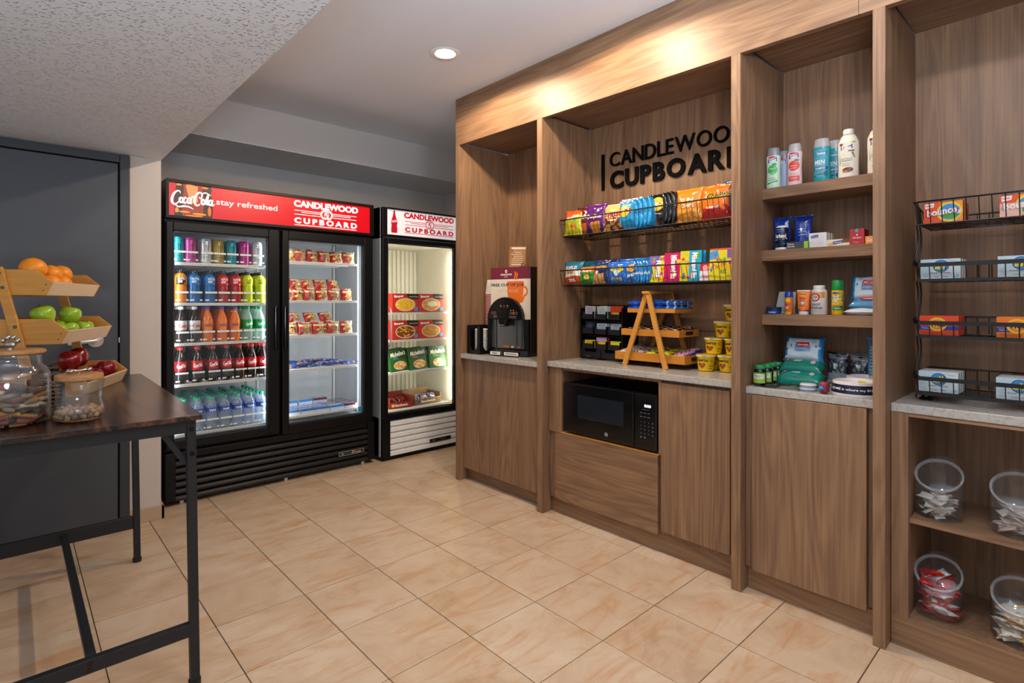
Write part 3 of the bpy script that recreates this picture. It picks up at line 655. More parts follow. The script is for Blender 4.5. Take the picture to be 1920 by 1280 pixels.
led(fz, 2.755, 3.645, .38, 1.62, WLED); led(fz, 2.104, 3.645, .38, 1.62, WLED)
for x, ax in ((2.112, (.7, .7, 0)), (2.742, (-.7, .7, 0))):
    light('freezer_led', 'AREA', (x, 3.65, 1.0), 2.4, (1, .93, .78), shape='RECTANGLE', size=1.2, size_y=.02).rotation_euler = Vector(ax).to_track_quat('-Z', 'X').to_euler()
gs = MB().prism([(FY+.008, 0), (FY+.002, .005), (FY+.004, .03), (FY+.022, .042), (FY+.026, 0)], 2.135, 2.779, 'x').mesh('grille_slat', WHITE, .001)
for k in range(6): o = wobj('grille_slat', gs, fz); o.location = (0, 0, .034+.0448*k)
A = Art(plane((0, FY, 0))); A.rect(2.49, .076, 2.70, .104, '#0d0d0e'); A.text('2022', 2.53, .09, .010, '#c9b98a'); A.text('Ref. System', 2.62, .09, .010, '#c9b98a')
wobj('badge', A.done('badge'), fz)

# ================================================================== goods
def oval(prof, sy, n=24, col=None):
    mb = MB().lathe(prof, n, col); mb.v = [(p[0], p[1]*sy, p[2]) for p in mb.v]; return mb
def interp(prof):
    def f(z):
        for (r0, z0), (r1, z1) in zip(prof, prof[1:]):
            if z0 <= z <= z1: return r0+(r1-r0)*((z-z0)/(z1-z0) if z1 > z0 else 0)
        return prof[-1][0]
    return f
def band(prof, z0, z1, col, n=24, off=.0006, name='label', mat=PG, art=None):
    """printed sleeve hugging a turned body"""
    f = interp(prof); zs = [z0+(z1-z0)*i/6 for i in range(7)]
    A = Art(lambda u, v, d: Vector(((f(v)+off+d)*math.cos(-PI/2+u/f((z0+z1)/2)), (f(v)+off+d)*math.sin(-PI/2+u/f((z0+z1)/2)), v)), .0003, .0001, .006)
    A.lathe([(f(z)+off, z) for z in zs], n, col)
    A.f = [q for q in A.f if len(q) == 4]; A.c = [hx(col)]*len(A.f)
    if art: art(A)
    return A.mesh(name, mat, smooth=40, fix=False)
# ---- bottles and cans of the left half of the cooler
SODA = [(0, .003), (.022, .001), (.029, .003), (.033, .012), (.0335, .055), (.0305, .080), (.0325, .10), (.0335, .13), (.031, .148), (.024, .168), (.0165, .187), (.0125, .199), (.0125, .212)]
def soda(body, capc, labc, art, z0=.078, z1=.138):
    return [('bottle_body', MB().lathe(SODA, 20).mesh('bottle_body', body, smooth=50)),
            ('cap', MB().lathe([(.0148, .206), (.0152, .209), (.0150, .223), (.0135, .225), (0, .225)], 16).mesh('cap', M(capc, .35, tag='cap'), smooth=40)),
            ('label', band(SODA, z0, z1, labc, art=art))]
COLA = M('#1d0a05', .06, var=.02, coat=.3, tag='cola'); ORANGE = M('#e06a06', .08, var=.05, coat=.3, tag='orange_soda')
def a_cola(A): A.rect(-.020, .082, -.006, .098, '#e9d9d5') if False else None; script_cola(A, -.024, .094, .050, .030, '#ffffff'); A.rect(-.02, .0795, .02, .0815, '#7a0710')
def a_diet(A): A.text('Coke', .004, .108, .026, '#c4121c', w=.046, bold=.03); A.text('Diet', -.03, .108, .016, '#c4121c'); A.rect(-.03, .0795, .03, .084, '#8d8d90')
def a_fanta(A):
    A.ell(.004, .093, .022, .010, '#f08a1c'); A.text('FANTA', .002, .106, .018, '#2b2f9a', w=.040, bold=.05); A.rect(-.03, .079, .03, .083, '#f4a33a')
def a_sprite(A): A.text('Sprite', .004, .108, .026, '#ffffff', w=.046, bold=.03, shear=.25, rot=.12); A.ell(.022, .12, .004, .004, '#ffe24a', 8); A.rect(-.03, .079, .03, .082, '#0c6b37')
P_COLA = soda(COLA, '#d23a2c', '#c8131d', a_cola); P_DIET = soda(COLA, '#e6e6e4', '#cdd0d2', a_diet)
P_FANTA = soda(ORANGE, '#5a4bb0', '#e8792a', a_fanta); P_SPRITE = soda(PALE, '#1f9a5b', '#1a9a4e', a_sprite)
WATP = [(0, .004), (.024, .001), (.031, .004)]+[(.032-.0012*(k % 2), .012+.011*k) for k in range(8)]+[(.0325, .104), (.0325, .138), (.029, .155), (.019, .176), (.0125, .186), (.0125, .192)]
def a_wat(A): A.text('DASANI', .002, .122, .011, '#ffffff', w=.036, bold=.03); A.poly([(-.03, .106), (.03, .106), (.03, .110), (0, .114), (-.03, .110)], '#cfe3f5')
P_WATER = [('bottle_body', MB().lathe(WATP, 18).mesh('bottle_body', WATER, smooth=50)), ('cap', MB().lathe([(.0150, .187), (.0152, .202), (.0138, .204), (0, .204)], 14).mesh('cap', M('#14a277', .35, tag='cap'), smooth=40)),
           ('label', band(WATP, .106, .138, '#2a55b0', art=a_wat))]
PWR = [(0, .002), (.028, .001), (.034, .005), (.035, .02), (.035, .095), (.0325, .105), (.0335, .112), (.0355, .125), (.0355, .150), (.031, .168), (.020, .182), (.0165, .186)]
def pwr(col, dark, txt):
    body = M(col, .1, var=.12, vs=70, bmp=.15, bs=60, coat=.3, tag='sports_drink')
    def art(A):
        A.rect(-.026, .114, .028, .160, txt[1]); A.text('POWER', .002, .150, .014, txt[0], w=.042, bold=.05); A.text('ADE', -.006, .134, .014, txt[0], w=.026, bold=.05)
        A.poly([(.006, .114), (.03, .114), (.03, .138), (.02, .128)], '#16130f'); A.ell(.020, .122, .006, .005, txt[2], 8)
    return [('bottle_body', MB().lathe(PWR, 20).mesh('bottle_body', body, smooth=50)), ('cap', MB().lathe([(.0175, .184), (.0185, .187), (.018, .203), (.0165, .205), (0, .205)], 16).mesh('cap', M('#23272b', .25, tag='cap'), smooth=40)),
            ('label', band(PWR, .112, .165, dark, art=art))]
P_PWR = {'orange': pwr('#d9780f', '#e07a14', ('#ffffff', '#3a2415', '#e8741a')), 'blue': pwr('#0a5fa3', '#1377c4', ('#ffffff', '#1670bd', '#d97a4e')),
         'red': pwr('#a50f16', '#c4151c', ('#ffffff', '#c4151c', '#e7c7c0')), 'lime': pwr('#bcc912', '#d0dc1a', ('#3a3c12', '#cfdd20', '#f1f7b0'))}
CANP = [(0, .004), (.023, .002), (.026, 0), (.0325, .009), (.033, .012), (.033, .138), (.031, .147), (.0275, .154), (.0272, .157), (.026, .157), (.0255, .154), (0, .154)]
def can(col, dark):
    al = M(col, .28, .35, tag='can_paint')
    A = Art(cyl(.0332), .0003, .0001, .005)
    for dx in (-.010, 0, .010):
        A.poly([(dx-.0035, .118+.004*(dx == 0)), (dx+.003, .12), (dx+.0042, .10), (dx+.002, .082), (dx+.001, .066), (dx-.002, .078), (dx-.001, .098)], dark)
    A.text('ULTRA', 0, .042, .008, dark, w=.040, bold=.03); A.text('ZERO SUGAR', 0, .028, .005, dark, w=.034); A.text('MONSTER', 0, .130, .007, dark, w=.036, bold=.02)
    return [('can_body', MB().lathe(CANP[:9], 22).mesh('can_body', al, smooth=40)), ('lid', MB().lathe([(.0272, .1565), (.026, .1572), (.0255, .1545), (0, .1545)], 18).mesh('lid', SILVER, smooth=30)), ('label', A.done('label', PG))]
P_CAN = {'teal': can('#0f98a6', '#0b3a40'), 'pink': can('#c9459a', '#5a1542'), 'white': can('#dcdde0', '#55565a'), 'gold': can('#b89a3e', '#4a3a10')}
FILL = [
    [(P_CAN[c], 'slim energy can', f'{c} energy drink can', 'can') for c in ('teal', 'pink', 'white', 'gold', 'teal', 'pink', 'white')],
    [(P_PWR[c], 'sports_drink_bottle', f'{c} sports drink bottle', 'bottle') for c in ('orange', 'blue', 'blue', 'red', 'red', 'lime', 'lime')],
    [(P_DIET, 'soda_bottle', 'white-capped diet cola bottle', 'bottle')]*2+[(P_FANTA, 'soda_bottle', 'purple-capped orange soda bottle', 'bottle')]*3+[(P_SPRITE, 'soda_bottle', 'green-capped clear soda bottle', 'bottle')]*2,
    [(P_COLA, 'soda_bottle', 'red-capped cola bottle', 'bottle')]*7,
    [(P_WATER, 'water_bottle', 'green-capped water bottle', 'bottle')]*7]
GRP = ['energy cans on the top cooler shelf', 'sports drinks on the second cooler shelf', 'sodas on the third cooler shelf', 'colas on the fourth cooler shelf', 'water bottles on the bottom cooler shelf']
SHN = ['top shelf', 'second shelf', 'third shelf', 'fourth shelf', 'bottom shelf']
for r in range(5):
    for l in range(7):
        p, nm, lab, cat = FILL[r][l]
        if r == 0: nm = 'energy_can'
        for k in range((3, 4, 4, 4, 6)[r]):
            x = LANE[r][l]+rnd.uniform(-.001, .001); y = 3.750+.0745*k
            where = 'at the front' if k == 0 else f'{ORD[k]} from the front'
            spawn(nm, p, f'{lab}, {SHN[r]}, {ORD[l]} lane from the hinge, {where}', cat, (x, y, SHL[r]+.0006), rnd.uniform(-.25, .25) if k else rnd.uniform(-.12, .12), GRP[r])
# ---- wrapped pastries and ice cream bars of the right half
def pastry(seed, red, tan, dark):
    def cf(u, v, s):
        h = mnoise.noise(Vector((u*4+seed*9, v*4, 1)))
        if .30 < v < .62 and abs(u) < .8: return '#e6d8a4'
        if u < -.15+.25*h: return red
        if v > .8 or v < -.86 or u > .86: return '#d9cfc6'
        return dark if h > .28 else tan if h > -.2 else '#caa06c'
    me, f = pillow_mesh('film_wrap', .086, .082, .052, cf, PF, seed, nu=14, nv=14, wr=.008)
    A = Art(pillow_surf(f, .086, .082), .0006, .0014, .01); A.text('Danish', .004, .019, .008, '#8c5a2a', w=.04); A.ell(-.016, -.012, .010, .008, '#3f6fa8' if seed % 2 else '#e3c46a', 10)
    return [('film_wrap', me), ('label', A.done('label', PF), 0)]
PAS = [pastry(k, ('#b3241c', '#c2341f', '#a51d22', '#b8301c')[k % 4], ('#b8854e', '#c4945c', '#b07a44')[k % 3], ('#4a2a1a', '#7d4a24')[k % 2]) for k in range(6)]
def put_pastry(i, x, y, z, lab, g, tilt=-.12, s=1.):
    t = spawn('wrapped_pastry', PAS[i % 6], lab, 'pastry', (x, y, z+.041*s*1.14), 0, g, rot=(tilt, rnd.uniform(-.1, .1), rnd.uniform(-.25, .25))); t.scale = (s*1.14,)*3
for i, x in enumerate((1.442, 1.517, 1.606, 1.695, 1.785, 1.884)): put_pastry(i, x, 3.765, SHR[0], f'film-wrapped pastry on the top right cooler shelf, {ORD[i]} from the mullion', 'wrapped pastries on the top shelf')
for r, xs, bx in ((1, (1.440, 1.500, 1.585, 1.675, 1.765, 1.868), (1.52, 1.60, 1.70, 1.80)), (2, (1.448, 1.545, 1.650, 1.762, 1.868), (1.50, 1.625, 1.74))):
    for i, x in enumerate(xs): put_pastry(i+r, x, 3.765, SHR[r], f'film-wrapped pastry at the {ORD[r]} right shelf front, {ORD[i]} from the mullion', f'wrapped pastries on the {ORD[r]} right shelf', s=.98)
    for i, x in enumerate(bx):
        put_pastry(i, x, 3.86, SHR[r], f'film-wrapped pastry under an upper one, {ORD[r]} right shelf, {ORD[i]} from the mullion', f'wrapped pastries on the {ORD[r]} right shelf', s=.95)
        put_pastry(i+3, x, 3.85, SHR[r]+.077, f'film-wrapped pastry riding on others, {ORD[r]} right shelf, {ORD[i]} from the mullion', f'wrapped pastries on the {ORD[r]} right shelf', tilt=-.6, s=.95)
def bar_pack(seed, c1, c2, c3, w=.15, h=.05, t=.022, word='Snickers'):
    def cf(u, v, s):
        n = mnoise.noise(Vector((u*3+seed, v*2, 2)))
        return c3 if abs(u) > .9 else c2 if n > .18 else c1
    me, f = pillow_mesh('wrapper', w, h, t, cf, PF, seed, nu=18, nv=8, wr=.003)
    me.transform(Matrix.Rotation(-PI/2, 4, 'X'))     # lies flat, printed side up
    A = Art(lambda u, v, d: Matrix.Rotation(-PI/2, 3, 'X') @ f(2*u/w, 2*v/h, -1, d), .0006, .0014, .012)
    A.text(word, 0, 0, h*.38, '#f4ead0', w=w*.55, bold=.03)
    return [('wrapper', me), ('print', A.done('print', PF), 0)]
ICE = [bar_pack(1, '#1d58b4', '#d98a3a', '#123f86', word='Crunch'), bar_pack(2, '#1a4a9c', '#5c3a2c', '#2a6fd0', word='Snickers'), bar_pack(3, '#2c74c8', '#e2a03a', '#1d58b4', word='Twix')]
PI3 = 0
for i in range(13):
    lay = i//7; x = 1.455+.072*(i % 7)-.0*lay; y = 3.775+.085*lay; up = (i % 7)
    spawn('ice_cream_bar', ICE[i % 3], f'blue ice cream bar, fourth right shelf, {"front" if not lay else "back"} layer, {ORD[up]} from the mullion', 'ice cream bar', (x+.01, y, SHR[3]+.014+.0125*(i % 2)+.014*lay), 0, 'ice cream bars on the fourth right shelf', rot=(rnd.uniform(-.12, .12), rnd.uniform(-.08, .08), rnd.uniform(-.5, .5)))
def block(c1, c2, c3, word):
    w, d, h = .105, .062, .034
    A = Art(plane((0, -d/2, h/2))); A.rect(-w/2, -h/2, w/2, h*.1, c3); A.rect(-w/2, h*.1, w/2, h/2, c1)
    A.S = plane((0, 0, h), (1, 0, 0), (0, 1, 0), (0, 0, 1)); A.rect(-w/2, -d/2, w/2, d/2, c1); A.poly([(-w/2, -.005), (w/2, .012), (w/2, .024), (-w/2, .016)], c2); A.text(word, .002, -.002, .016, '#f6efe6', w=.07, bold=.03)
    return [('carton', MB().box(-w/2, -d/2, 0, w/2, d/2, h).mesh('carton', M('#c9cfe0', .35, tag='carton'), .004)), ('print', A.done('print', PF), 0)]
BLK_ICE = [block('#2f86cf', '#d9d4cf', '#c9cfe4', 'Klondike'), block('#5a2a2c', '#2c57a0', '#b9b4cc', 'Klondike'), block('#3b78b8', '#cdb59a', '#d5d2da', 'Oreo')]
cnt = 0
for r_ in range(4):
    for c_ in range(5):
        if r_ == 0 and c_ == 0: pass
        i = 1 if c_ >= 3 and r_ > 0 or c_ == 4 else (2 if c_ < 2 and r_ < 2 else 0)
        spawn('ice_cream_sandwich', BLK_ICE[i], f'{("blue and white", "brown and blue", "pale blue")[i]} boxed ice cream, bottom right shelf, {ORD[r_]} row, {ORD[c_]} from the mullion', 'ice cream', (1.452+.1085*c_-.004*r_, 3.752+.067*r_, SHR[4]+.0005), rnd.uniform(-.06, .06), 'boxed ice creams on the bottom right shelf')
for c_ in range(3):
    i = (0, 0, 1)[c_]
    spawn('ice_cream_sandwich', BLK_ICE[i], f'{("blue and white", "brown and blue")[i]} boxed ice cream stacked behind, bottom right shelf, {ORD[c_]} from the mullion', 'ice cream', (1.50+.113*c_, 3.925, SHR[4]+.0355), rnd.uniform(-.08, .08), 'boxed ice creams on the bottom right shelf')

# ---- freezer goods
def dinner(food, food2, word2, seed):
    w, h, d = .243, .150, .034
    A = Art(plane((0, -d/2, h/2)))
    A.rect(-w/2, -h/2, w/2, h/2, '#b5251d'); A.poly([(.01, h/2), (w/2, h/2), (w/2, h/2-.045), (.03, h/2-.045)], '#1c1512')
    A.ell(.0, -.012, .092, .052, '#e6d2b0', 24); A.ell(.0, -.012, .085, .046, food, 24); r = random.Random(seed)
    for k in range(34):
        a = r.uniform(0, 2*PI); q = r.random()**.5; A.ell(.078*q*math.cos(a), -.012+.04*q*math.sin(a), r.uniform(.006, .014), r.uniform(.004, .008), r.choice((food, food2, food2)), 8)
    if seed % 2: A.ell(.012, -.006, .05, .022, ('#efe6d2', '#3a1f12')[seed > 2], 12)
    A.ell(.098, -.048, .018, .018, '#3a8cc8', 14); A.text('Banquet', -.062, .052, .024, '#ffffff', w=.085, bold=.04, shear=.15, rot=.06); A.text(word2, .075, .052, .010, '#f3ead8', w=.08); A.rect(-w/2, -h/2, w/2, -h/2+.006, '#7d120e')
    return [('carton', MB().box(-w/2, -d/2, 0, w/2, d/2, h).mesh('carton', M('#a8231c', .45, tag='carton'), .0015)), ('print', A.done('print', PM), 0)]
DIN = [dinner('#e8b233', '#f3c94a', 'Mac & Cheese', 0), dinner('#d99a4a', '#e8b870', 'Chicken Dinner', 1), dinner('#7a3d1e', '#d9a437', 'Salisbury Steak', 2), dinner('#c98a44', '#e0b04a', 'Fried Chicken', 4)]
for r_ in range(2):
    for c_ in range(2):
        for k in range(3):
            spawn('frozen_dinner_box', DIN[r_*2+c_], f'red frozen dinner box with {("macaroni", "creamed chicken", "steak", "fried chicken")[r_*2+c_]} picture, {("front", "second", "back")[k]} of its {("upper", "lower")[r_]} row', 'box', (2.331+.246*c_, 3.692+.036*k, FSH[r_]+.0006), 0, 'red frozen dinner boxes')
def pouch(seed, c2):
    w, h, d = .172, .178, .026
    A = Art(plane((0, -d/2, h/2))); A.rect(-w/2, -h/2, w/2, h/2, '#1d5a22'); A.poly([(-w/2, h/2), (w/2, h/2), (w/2, .0), (-w/2, .03)], '#173f1c'); A.ell(.01, -.045, .062, .034, '#e3c79a', 20)
    r = random.Random(seed)
    for k in range(26):
        a = r.uniform(0, 6.28); q = r.random()**.5; A.ell(.01+.055*q*math.cos(a), -.045+.028*q*math.sin(a), .011, .008, r.choice(('#e8c478', '#d89a4a', '#efd8a8', '#c97a3a')), 8)
    A.text("Michelina's", 0, .048, .036, '#f2f2e6', w=.145, bold=.02, shear=.2, rot=.08); A.rect(-.05, .008, .0, .018, c2); A.text('pasta', -.03, .026, .010, '#b9d84a', w=.03)
    return [('carton', MB().box(-w/2, -d/2, 0, w/2, d/2, h).mesh('carton', M('#1c4a20', .4, tag='carton'), .0015)), ('print', A.done('print', PM), 0)]
for i, (x, c2) in enumerate(((2.288, '#3a7ac0'), (2.470, '#c0483a'), (2.665, '#57a03a'))):
    for k in range(2): spawn('pasta_box', pouch(i, c2), f'green frozen pasta box leaning back, {ORD[i]} from the freezer handle, {("front", "behind")[k]}', 'box', (x-.012*k, 3.70+.045*k, FSH[2]+.004), 0, 'green frozen pasta boxes', rot=(-.16, (-.07, -.05, .0)[i], (.10, .06, -.05)[i]))
def food_tray(w, col, items, seed):
    tr = MB().box(-w/2, -.09, 0, w/2, -.086, .05).box(-w/2, .086, 0, w/2, .09, .11).box(-w/2, -.086, 0, -w/2+.004, .086, .085).box(w/2-.004, -.086, 0, w/2, .086, .085).box(-w/2+.004, -.086, 0, w/2-.004, .086, .004)
    A = Art(plane((0, -.09, .0))); A.rect(-w/2+.004, .006, w/2-.004, .046, items[0]); A.text('Sandwich', 0, .026, .020, '#f0e6d8', w=w*.55, bold=.03); A.ell(-w*.36, .026, .014, .012, items[1], 10)
    return [('tray', tr.mesh('tray', M(col, .5, tag='board'), .001)), ('print', A.done('print', PM), 0)]
spawn('freezer_tray', food_tray(.205, '#6d1f1c', ('#8a2420', '#e0b060'), 0), 'dark red open carton tray on the bottom freezer shelf', 'tray', (2.305, 3.775, FSH[3]+.0006), -.05)
spawn('freezer_tray', food_tray(.265, '#8a6a42', ('#7a5a3a', '#2a4f9a'), 1), 'brown cardboard tray of wrapped sandwiches on the bottom freezer shelf', 'tray', (2.56, 3.79, FSH[3]+.0006), .06)
def wrapm(seed, c1, c2):
    me, f = pillow_mesh('wrapper', .085, .07, .04, lambda u, v, s: c2 if mnoise.noise(Vector((u*3, v*3, seed))) > .1 else c1, PF, seed, nu=10, nv=8, wr=.006)
    me.transform(Matrix.Rotation(-PI/2+.5, 4, 'X')); return [('wrapper', me)]
for i in range(5): spawn('wrapped_sandwich', wrapm(i, ('#7a1f1c', '#2c4f9c')[i > 1], ('#2a1612', '#caa56a')[i > 1]), ('dark red wrapped sandwich in the red freezer tray, %s' if i < 2 else 'blue and tan wrapped sandwich in the brown freezer tray, %s') % (f'{ORD[i if i < 2 else i-2]} from the handle'), 'sandwich', ((2.258, 2.352, 2.475, 2.56, 2.645)[i], 3.775, FSH[3]+.052), 0, 'wrapped sandwiches in the freezer trays')

# ------------------------------------------------------------------ coffee corner
MZ = CZ[0]
cm = thing('coffee_machine', 'tall black coffee dispenser with a cream and burgundy poster front', 'coffee machine', (2.420, 2.560, MZ+.0005), R(-79))
obj('housing', MB().prism([(-.0, .03), (.0, .572), (.235, .572), (.235, .03)], -.162, .162, 'x').mesh('housing', BLKG, .006), cm)
A = Art(plane((0, -.002, 0)), .0006)
A.rect(-.158, .235, .158, .572, '#d9cdbd'); A.rect(-.158, .495, .158, .572, '#6d1a33')
A.ell(-.032, .546, .008, .011, '#f0e8e0', 14); A.ell(-.031, .546, .003, .006, '#6d1a33', 8); A.text('CANDLEWOOD', -.032, .525, .012, '#f0e8e0', w=.092, bold=.03); A.text('SUITES', -.034, .510, .007, '#f0e8e0', w=.03)
OR_ = '#d9681a'
A.poly([(-.024, .480), (.106, .480), (.104, .40), (.096, .375), (.075, .33), (.0, .33), (-.015, .37), (-.022, .41)], OR_)
A._put([(.106+.034*math.cos(t)*k*.98, .415+.036*math.sin(t)*k) for k in (1, .62) for t in [(-PI/2)+PI*i/12 for i in range(13)]], [(i, i+1, 14+i, 13+i) for i in range(12)], OR_)
A.poly([(.09, .385), (.115, .379), (.10, .345), (.082, .34)], OR_)
A.stroke([(.045, .487, .5), (.036, .505, 1), (.042, .525, 1.2), (.034, .545, .4)], .010, OR_); A.stroke([(.058, .487, .5), (.052, .505, 1), (.058, .522, 1.2), (.050, .540, .4)], .009, OR_)
A.text('FREE CUP OF JOE', -.022, .455, .025, '#2a1f4a', w=.262, bold=.04); A.text('ON THE HOUSE', -.02, .418, .020, '#cdb79c', w=.165, bold=.0)
obj('poster', A.done('poster', PM), cm, label='cream poster with a burgundy top band and an orange cup')
def arch(w, zt, zb, n=14): return [(-w, zb)]+[(w*math.cos(PI-PI*i/n), zt-w+w*math.sin(PI-PI*i/n)) for i in range(n+1)]+[(w, zb)]
obj('dispenser_arch', MB().prism([(x-.022, z) for x, z in arch(.142, .378, .232)], -.034, -.0045, 'y').mesh('dispenser_arch', BLKG, .008), cm)
A = Art(plane((-.022, -.034, 0)))
for x, c in ((-.030, '#e8a020'), (-.003, '#e0305a'), (.024, '#8fd020')): A.ell(x, .322, .0045, .0045, c, 10); A.lines(x-.008, x+.008, .309, .313, 1, '#8f8f94', .0012)
for x, c in ((-.100, '#d03028'), (-.077, '#7a7a80'), (.050, '#6f6f75'), (.071, '#e0762a'), (.095, '#6f6f75')): A.ring(x, .275, .0065, .0092, c)
for x in (.050, .071): A.ell(x, .293, .0035, .0035, '#f0b030', 8)
A.lines(-.092, -.055, .243, .262, 2, '#85858a', .0025, 3); A.lines(.03, .112, .240, .258, 2, '#85858a', .0025, 5)
obj('panel_print', A.done('panel_print'), cm)
obj('side_guard', MB().prism([(-.166, .04), (-.150, .04), (-.146, .235), (-.166, .24)], -.03, -.003, 'y').mesh('side_guard', BLK, .003), cm)
obj('side_guard', MB().prism([(.158, .04), (.126, .04), (.118, .235), (.158, .235)], -.03, -.003, 'y').mesh('side_guard', BLK, .003), cm)
obj('splash_plate', MB().box(-.148, -.006, .045, .122, -.002, .235).mesh('splash_plate', M('#8b8a86', .22, .9, tag='steel_plate')), cm)
for x in (-.118, .045, .085): obj('guide_rib', MB().box(x, -.014, .05, x+.012, -.006, .232).mesh('guide_rib', M('#5d6065', .3, .6, tag='steel_rib'), .002), cm)
obj('spout', MB().prism([(-.045, .24), (.020, .24), (.016, .19), (-.04, .19)], -.075, -.03, 'y').mesh('spout', BLKG, .008), cm)
A = Art(plane((-.012, -.0752, 0))); A.ell(-.02, .199, .005, .005, '#e0762a', 10); A.rect(-.012, .197, .016, .201, '#8a8a8a'); obj('spout_print', A.done('spout_print'), cm)
obj('drip_tray', MB().prism([(-.166, .0)]+[(-.166+.332*i/10, -.035-.05*math.sin(PI*i/10)) for i in range(11)]+[(.166, .23), (-.166, .23)], 0, .04, 'z').mesh('drip_tray', BLKG, .006), cm)
A = Art(plane((0, -.0865, 0))); A.rect(-.098, .008, -.018, .028, '#e6e3dc'); A.rect(.012, .008, .122, .028, '#e6e3dc'); A.lines(-.09, -.026, .013, .023, 1, '#555', .006, 2); A.lines(.02, .11, .013, .023, 1, '#555', .005, 4)
obj('notice_strip', A.done('notice_strip', PM), cm)
A = Art(plane((-.02, -.0066, 0)), .0004); A.rect(-.03, .05, .018, .064, '#d9741c'); A.rect(.03, .05, .052, .062, '#c9c6c0'); A.rect(.06, .05, .108, .062, '#b4512a'); obj('brand_strip', A.done('brand_strip'), cm)
# kraft notice card standing on the machine
A = Art(plane((0, -.0016, .0)), .0003); A.rect(-.066, .0, .066, .142, '#a97c57'); A.rect(-.05, .124, .06, .136, '#e3d8c8'); A.lines(-.055, .055, .03, .11, 6, '#dcc3a4', .004, 8); A.rect(-.05, .018, .05, .026, '#e0cdb4')
r = random.Random(3)
for k in range(26): A.ell(r.uniform(-.062, -.03) if k < 14 else r.uniform(.02, .062), r.uniform(.07, .13) if k < 14 else r.uniform(.004, .03), .005, .0035, '#6e4527', 7)
spawn('notice_card', [('card', MB().box(-.066, -.0015, 0, .066, .0015, .142).mesh('card', M('#a97c57', .6, tag='kraft'))), ('print', A.done('print', PM), 0)], 'brown kraft notice card standing on top of the coffee machine', 'sign', (2.508, 2.585, MZ+.573), R(-79), rot=(0, R(3), R(-79)))
# lid holder, lids, upside-down cup stack
lh = thing('lid_holder', 'black plastic lid holder with two slotted faces beside the coffee machine', 'holder', (2.376, 2.795, MZ+.0005))
def slotted(w, h): return [(-w/2, 0), (w/2, 0), (w/2, h), (w*.30, h)]+[(w*.30*math.cos(t), .06+w*.30*math.sin(t)) for t in [-PI*i/8 for i in range(9)]]+[(-w*.30, h), (-w/2, h)]
obj('slotted_face', MB().prism(slotted(.126, .19), -.073, -.068, 'x').mesh('slotted_face', BLK), lh)
obj('slotted_face', MB().prism(slotted(.142, .19), -.066, -.061, 'y').mesh('slotted_face', BLK), lh)
obj('holder_back', MB().box(-.073, .06, 0, .073, .065, .19).box(.068, -.061, 0, .073, .06, .19).box(-.068, -.061, 0, .068, .06, .006).mesh('holder_back', BLK), lh)
lid = MB().lathe([(0, .0), (.046, 0), (.0475, .003), (.0475, .008), (.043, .009), (.041, .012), (0, .012)], 20).mesh('cup_cover', M('#e8e4dd', .35, tag='lid'), smooth=40)
for k in range(13): tag(obj('cup_cover', lid, None, (2.376, 2.795, MZ+.0085+.0122*k)), f'white plastic cup lid in the black holder, {ORD[12-k] if 12-k < 12 else "lowest"} from the top' if k else 'lowest white plastic cup lid in the black holder', 'lid', 'cup lids in the holder')
tag(obj('cup_stand', MB().lathe([(.038, 0), (.038, .05), (.03, .052), (0, .052)], 20).mesh('cup_stand', BLK, .001), None, (2.492, 2.835, MZ+.0005)), 'round black stand under the stack of paper cups', 'stand')
cupm = MB().lathe([(.0262, .104), (.0262, .1045), (.0385, .004)], 20, '#e8dfd2').lathe([(.0388, .0025), (.0408, .0), (.0408, .005), (.0388, .0055)], 20, '#b5343a').lathe([(0, .102), (.0262, .102)], 20, '#e8dfd2')
cupm = cupm.mesh('paper_cup', PM, smooth=40)
for k in range(30):
    tag(obj('paper_cup', cupm, None, (2.492, 2.835, MZ+.053+.0118*k)), 'top white paper cup with red rim of the upside-down stack' if k == 29 else f'upside-down red-rimmed paper cup, {(ORD+["thirteenth","fourteenth","fifteenth"])[(k if k < 15 else 29-k)]} {"up from the stand" if k < 15 else "down from the top"}', 'cup', 'stacked paper cups')

# ------------------------------------------------------------------ wire baskets of snacks
def snack_basket(name, lab, z0, z1, y0, y1, xf, xb):
    t = thing(name, lab, 'basket', ((xf+xb)/2, (y0+y1)/2, z0))
    wobj('rim', MB().tube([(xf, y0, z1), (xf, y1, z1), (xb, y1, z1+.02), (xb, y0, z1+.02)], .0035, 8, closed=True).mesh('rim', WIRE, smooth=60), t)
    mb = MB(); n = int((y1-y0)/.026); fb = xf+.022
    for i in range(n+1):
        y = y0+(y1-y0)*i/n; mb.tube([(xf, y, z1), (fb, y, z0), (xb, y, z0), (xb, y, z1+.02)], .0014, 4)
    for k in range(1, 4): mb.tube([(fb+(xb-fb)*k/4, y0, z0), (fb+(xb-fb)*k/4, y1, z0)], .0014, 4)
    for y in (y0, y1):
        for k in range(1, 6): x = xf+(xb-xf)*k/6; mb.tube([(x, y, z0), (x, y, z1+.02*k/6)], .0014, 4)
    o = wobj('wire_grid', mb.mesh('wire_grid', WIRE, fix=False), t); o['kind'] = 'stuff'
    wobj('base_rail', MB().tube([(fb, y0, z0), (fb, y1, z0), (xb, y1, z0), (xb, y0, z0)], .003, 6, closed=True).mesh('base_rail', WIRE, smooth=60), t)
    for y in (y0+.3, y1-.3): wobj('wall_hook', MB().tube([(xb-.002, y, z1+.02), (2.698, y, z1+.03), (2.699, y, z1-.02)], .003, 6).mesh('wall_hook', WIRE), t)
snack_basket('wire_basket', 'black wire basket of chip bags below the wall lettering', 1.578, 1.672, 1.075, 2.098, 2.382, 2.66)
snack_basket('wire_basket', 'black wire basket of candy bags and boxes above the counter goods', 1.294, 1.380, 1.075, 2.098, 2.382, 2.66)
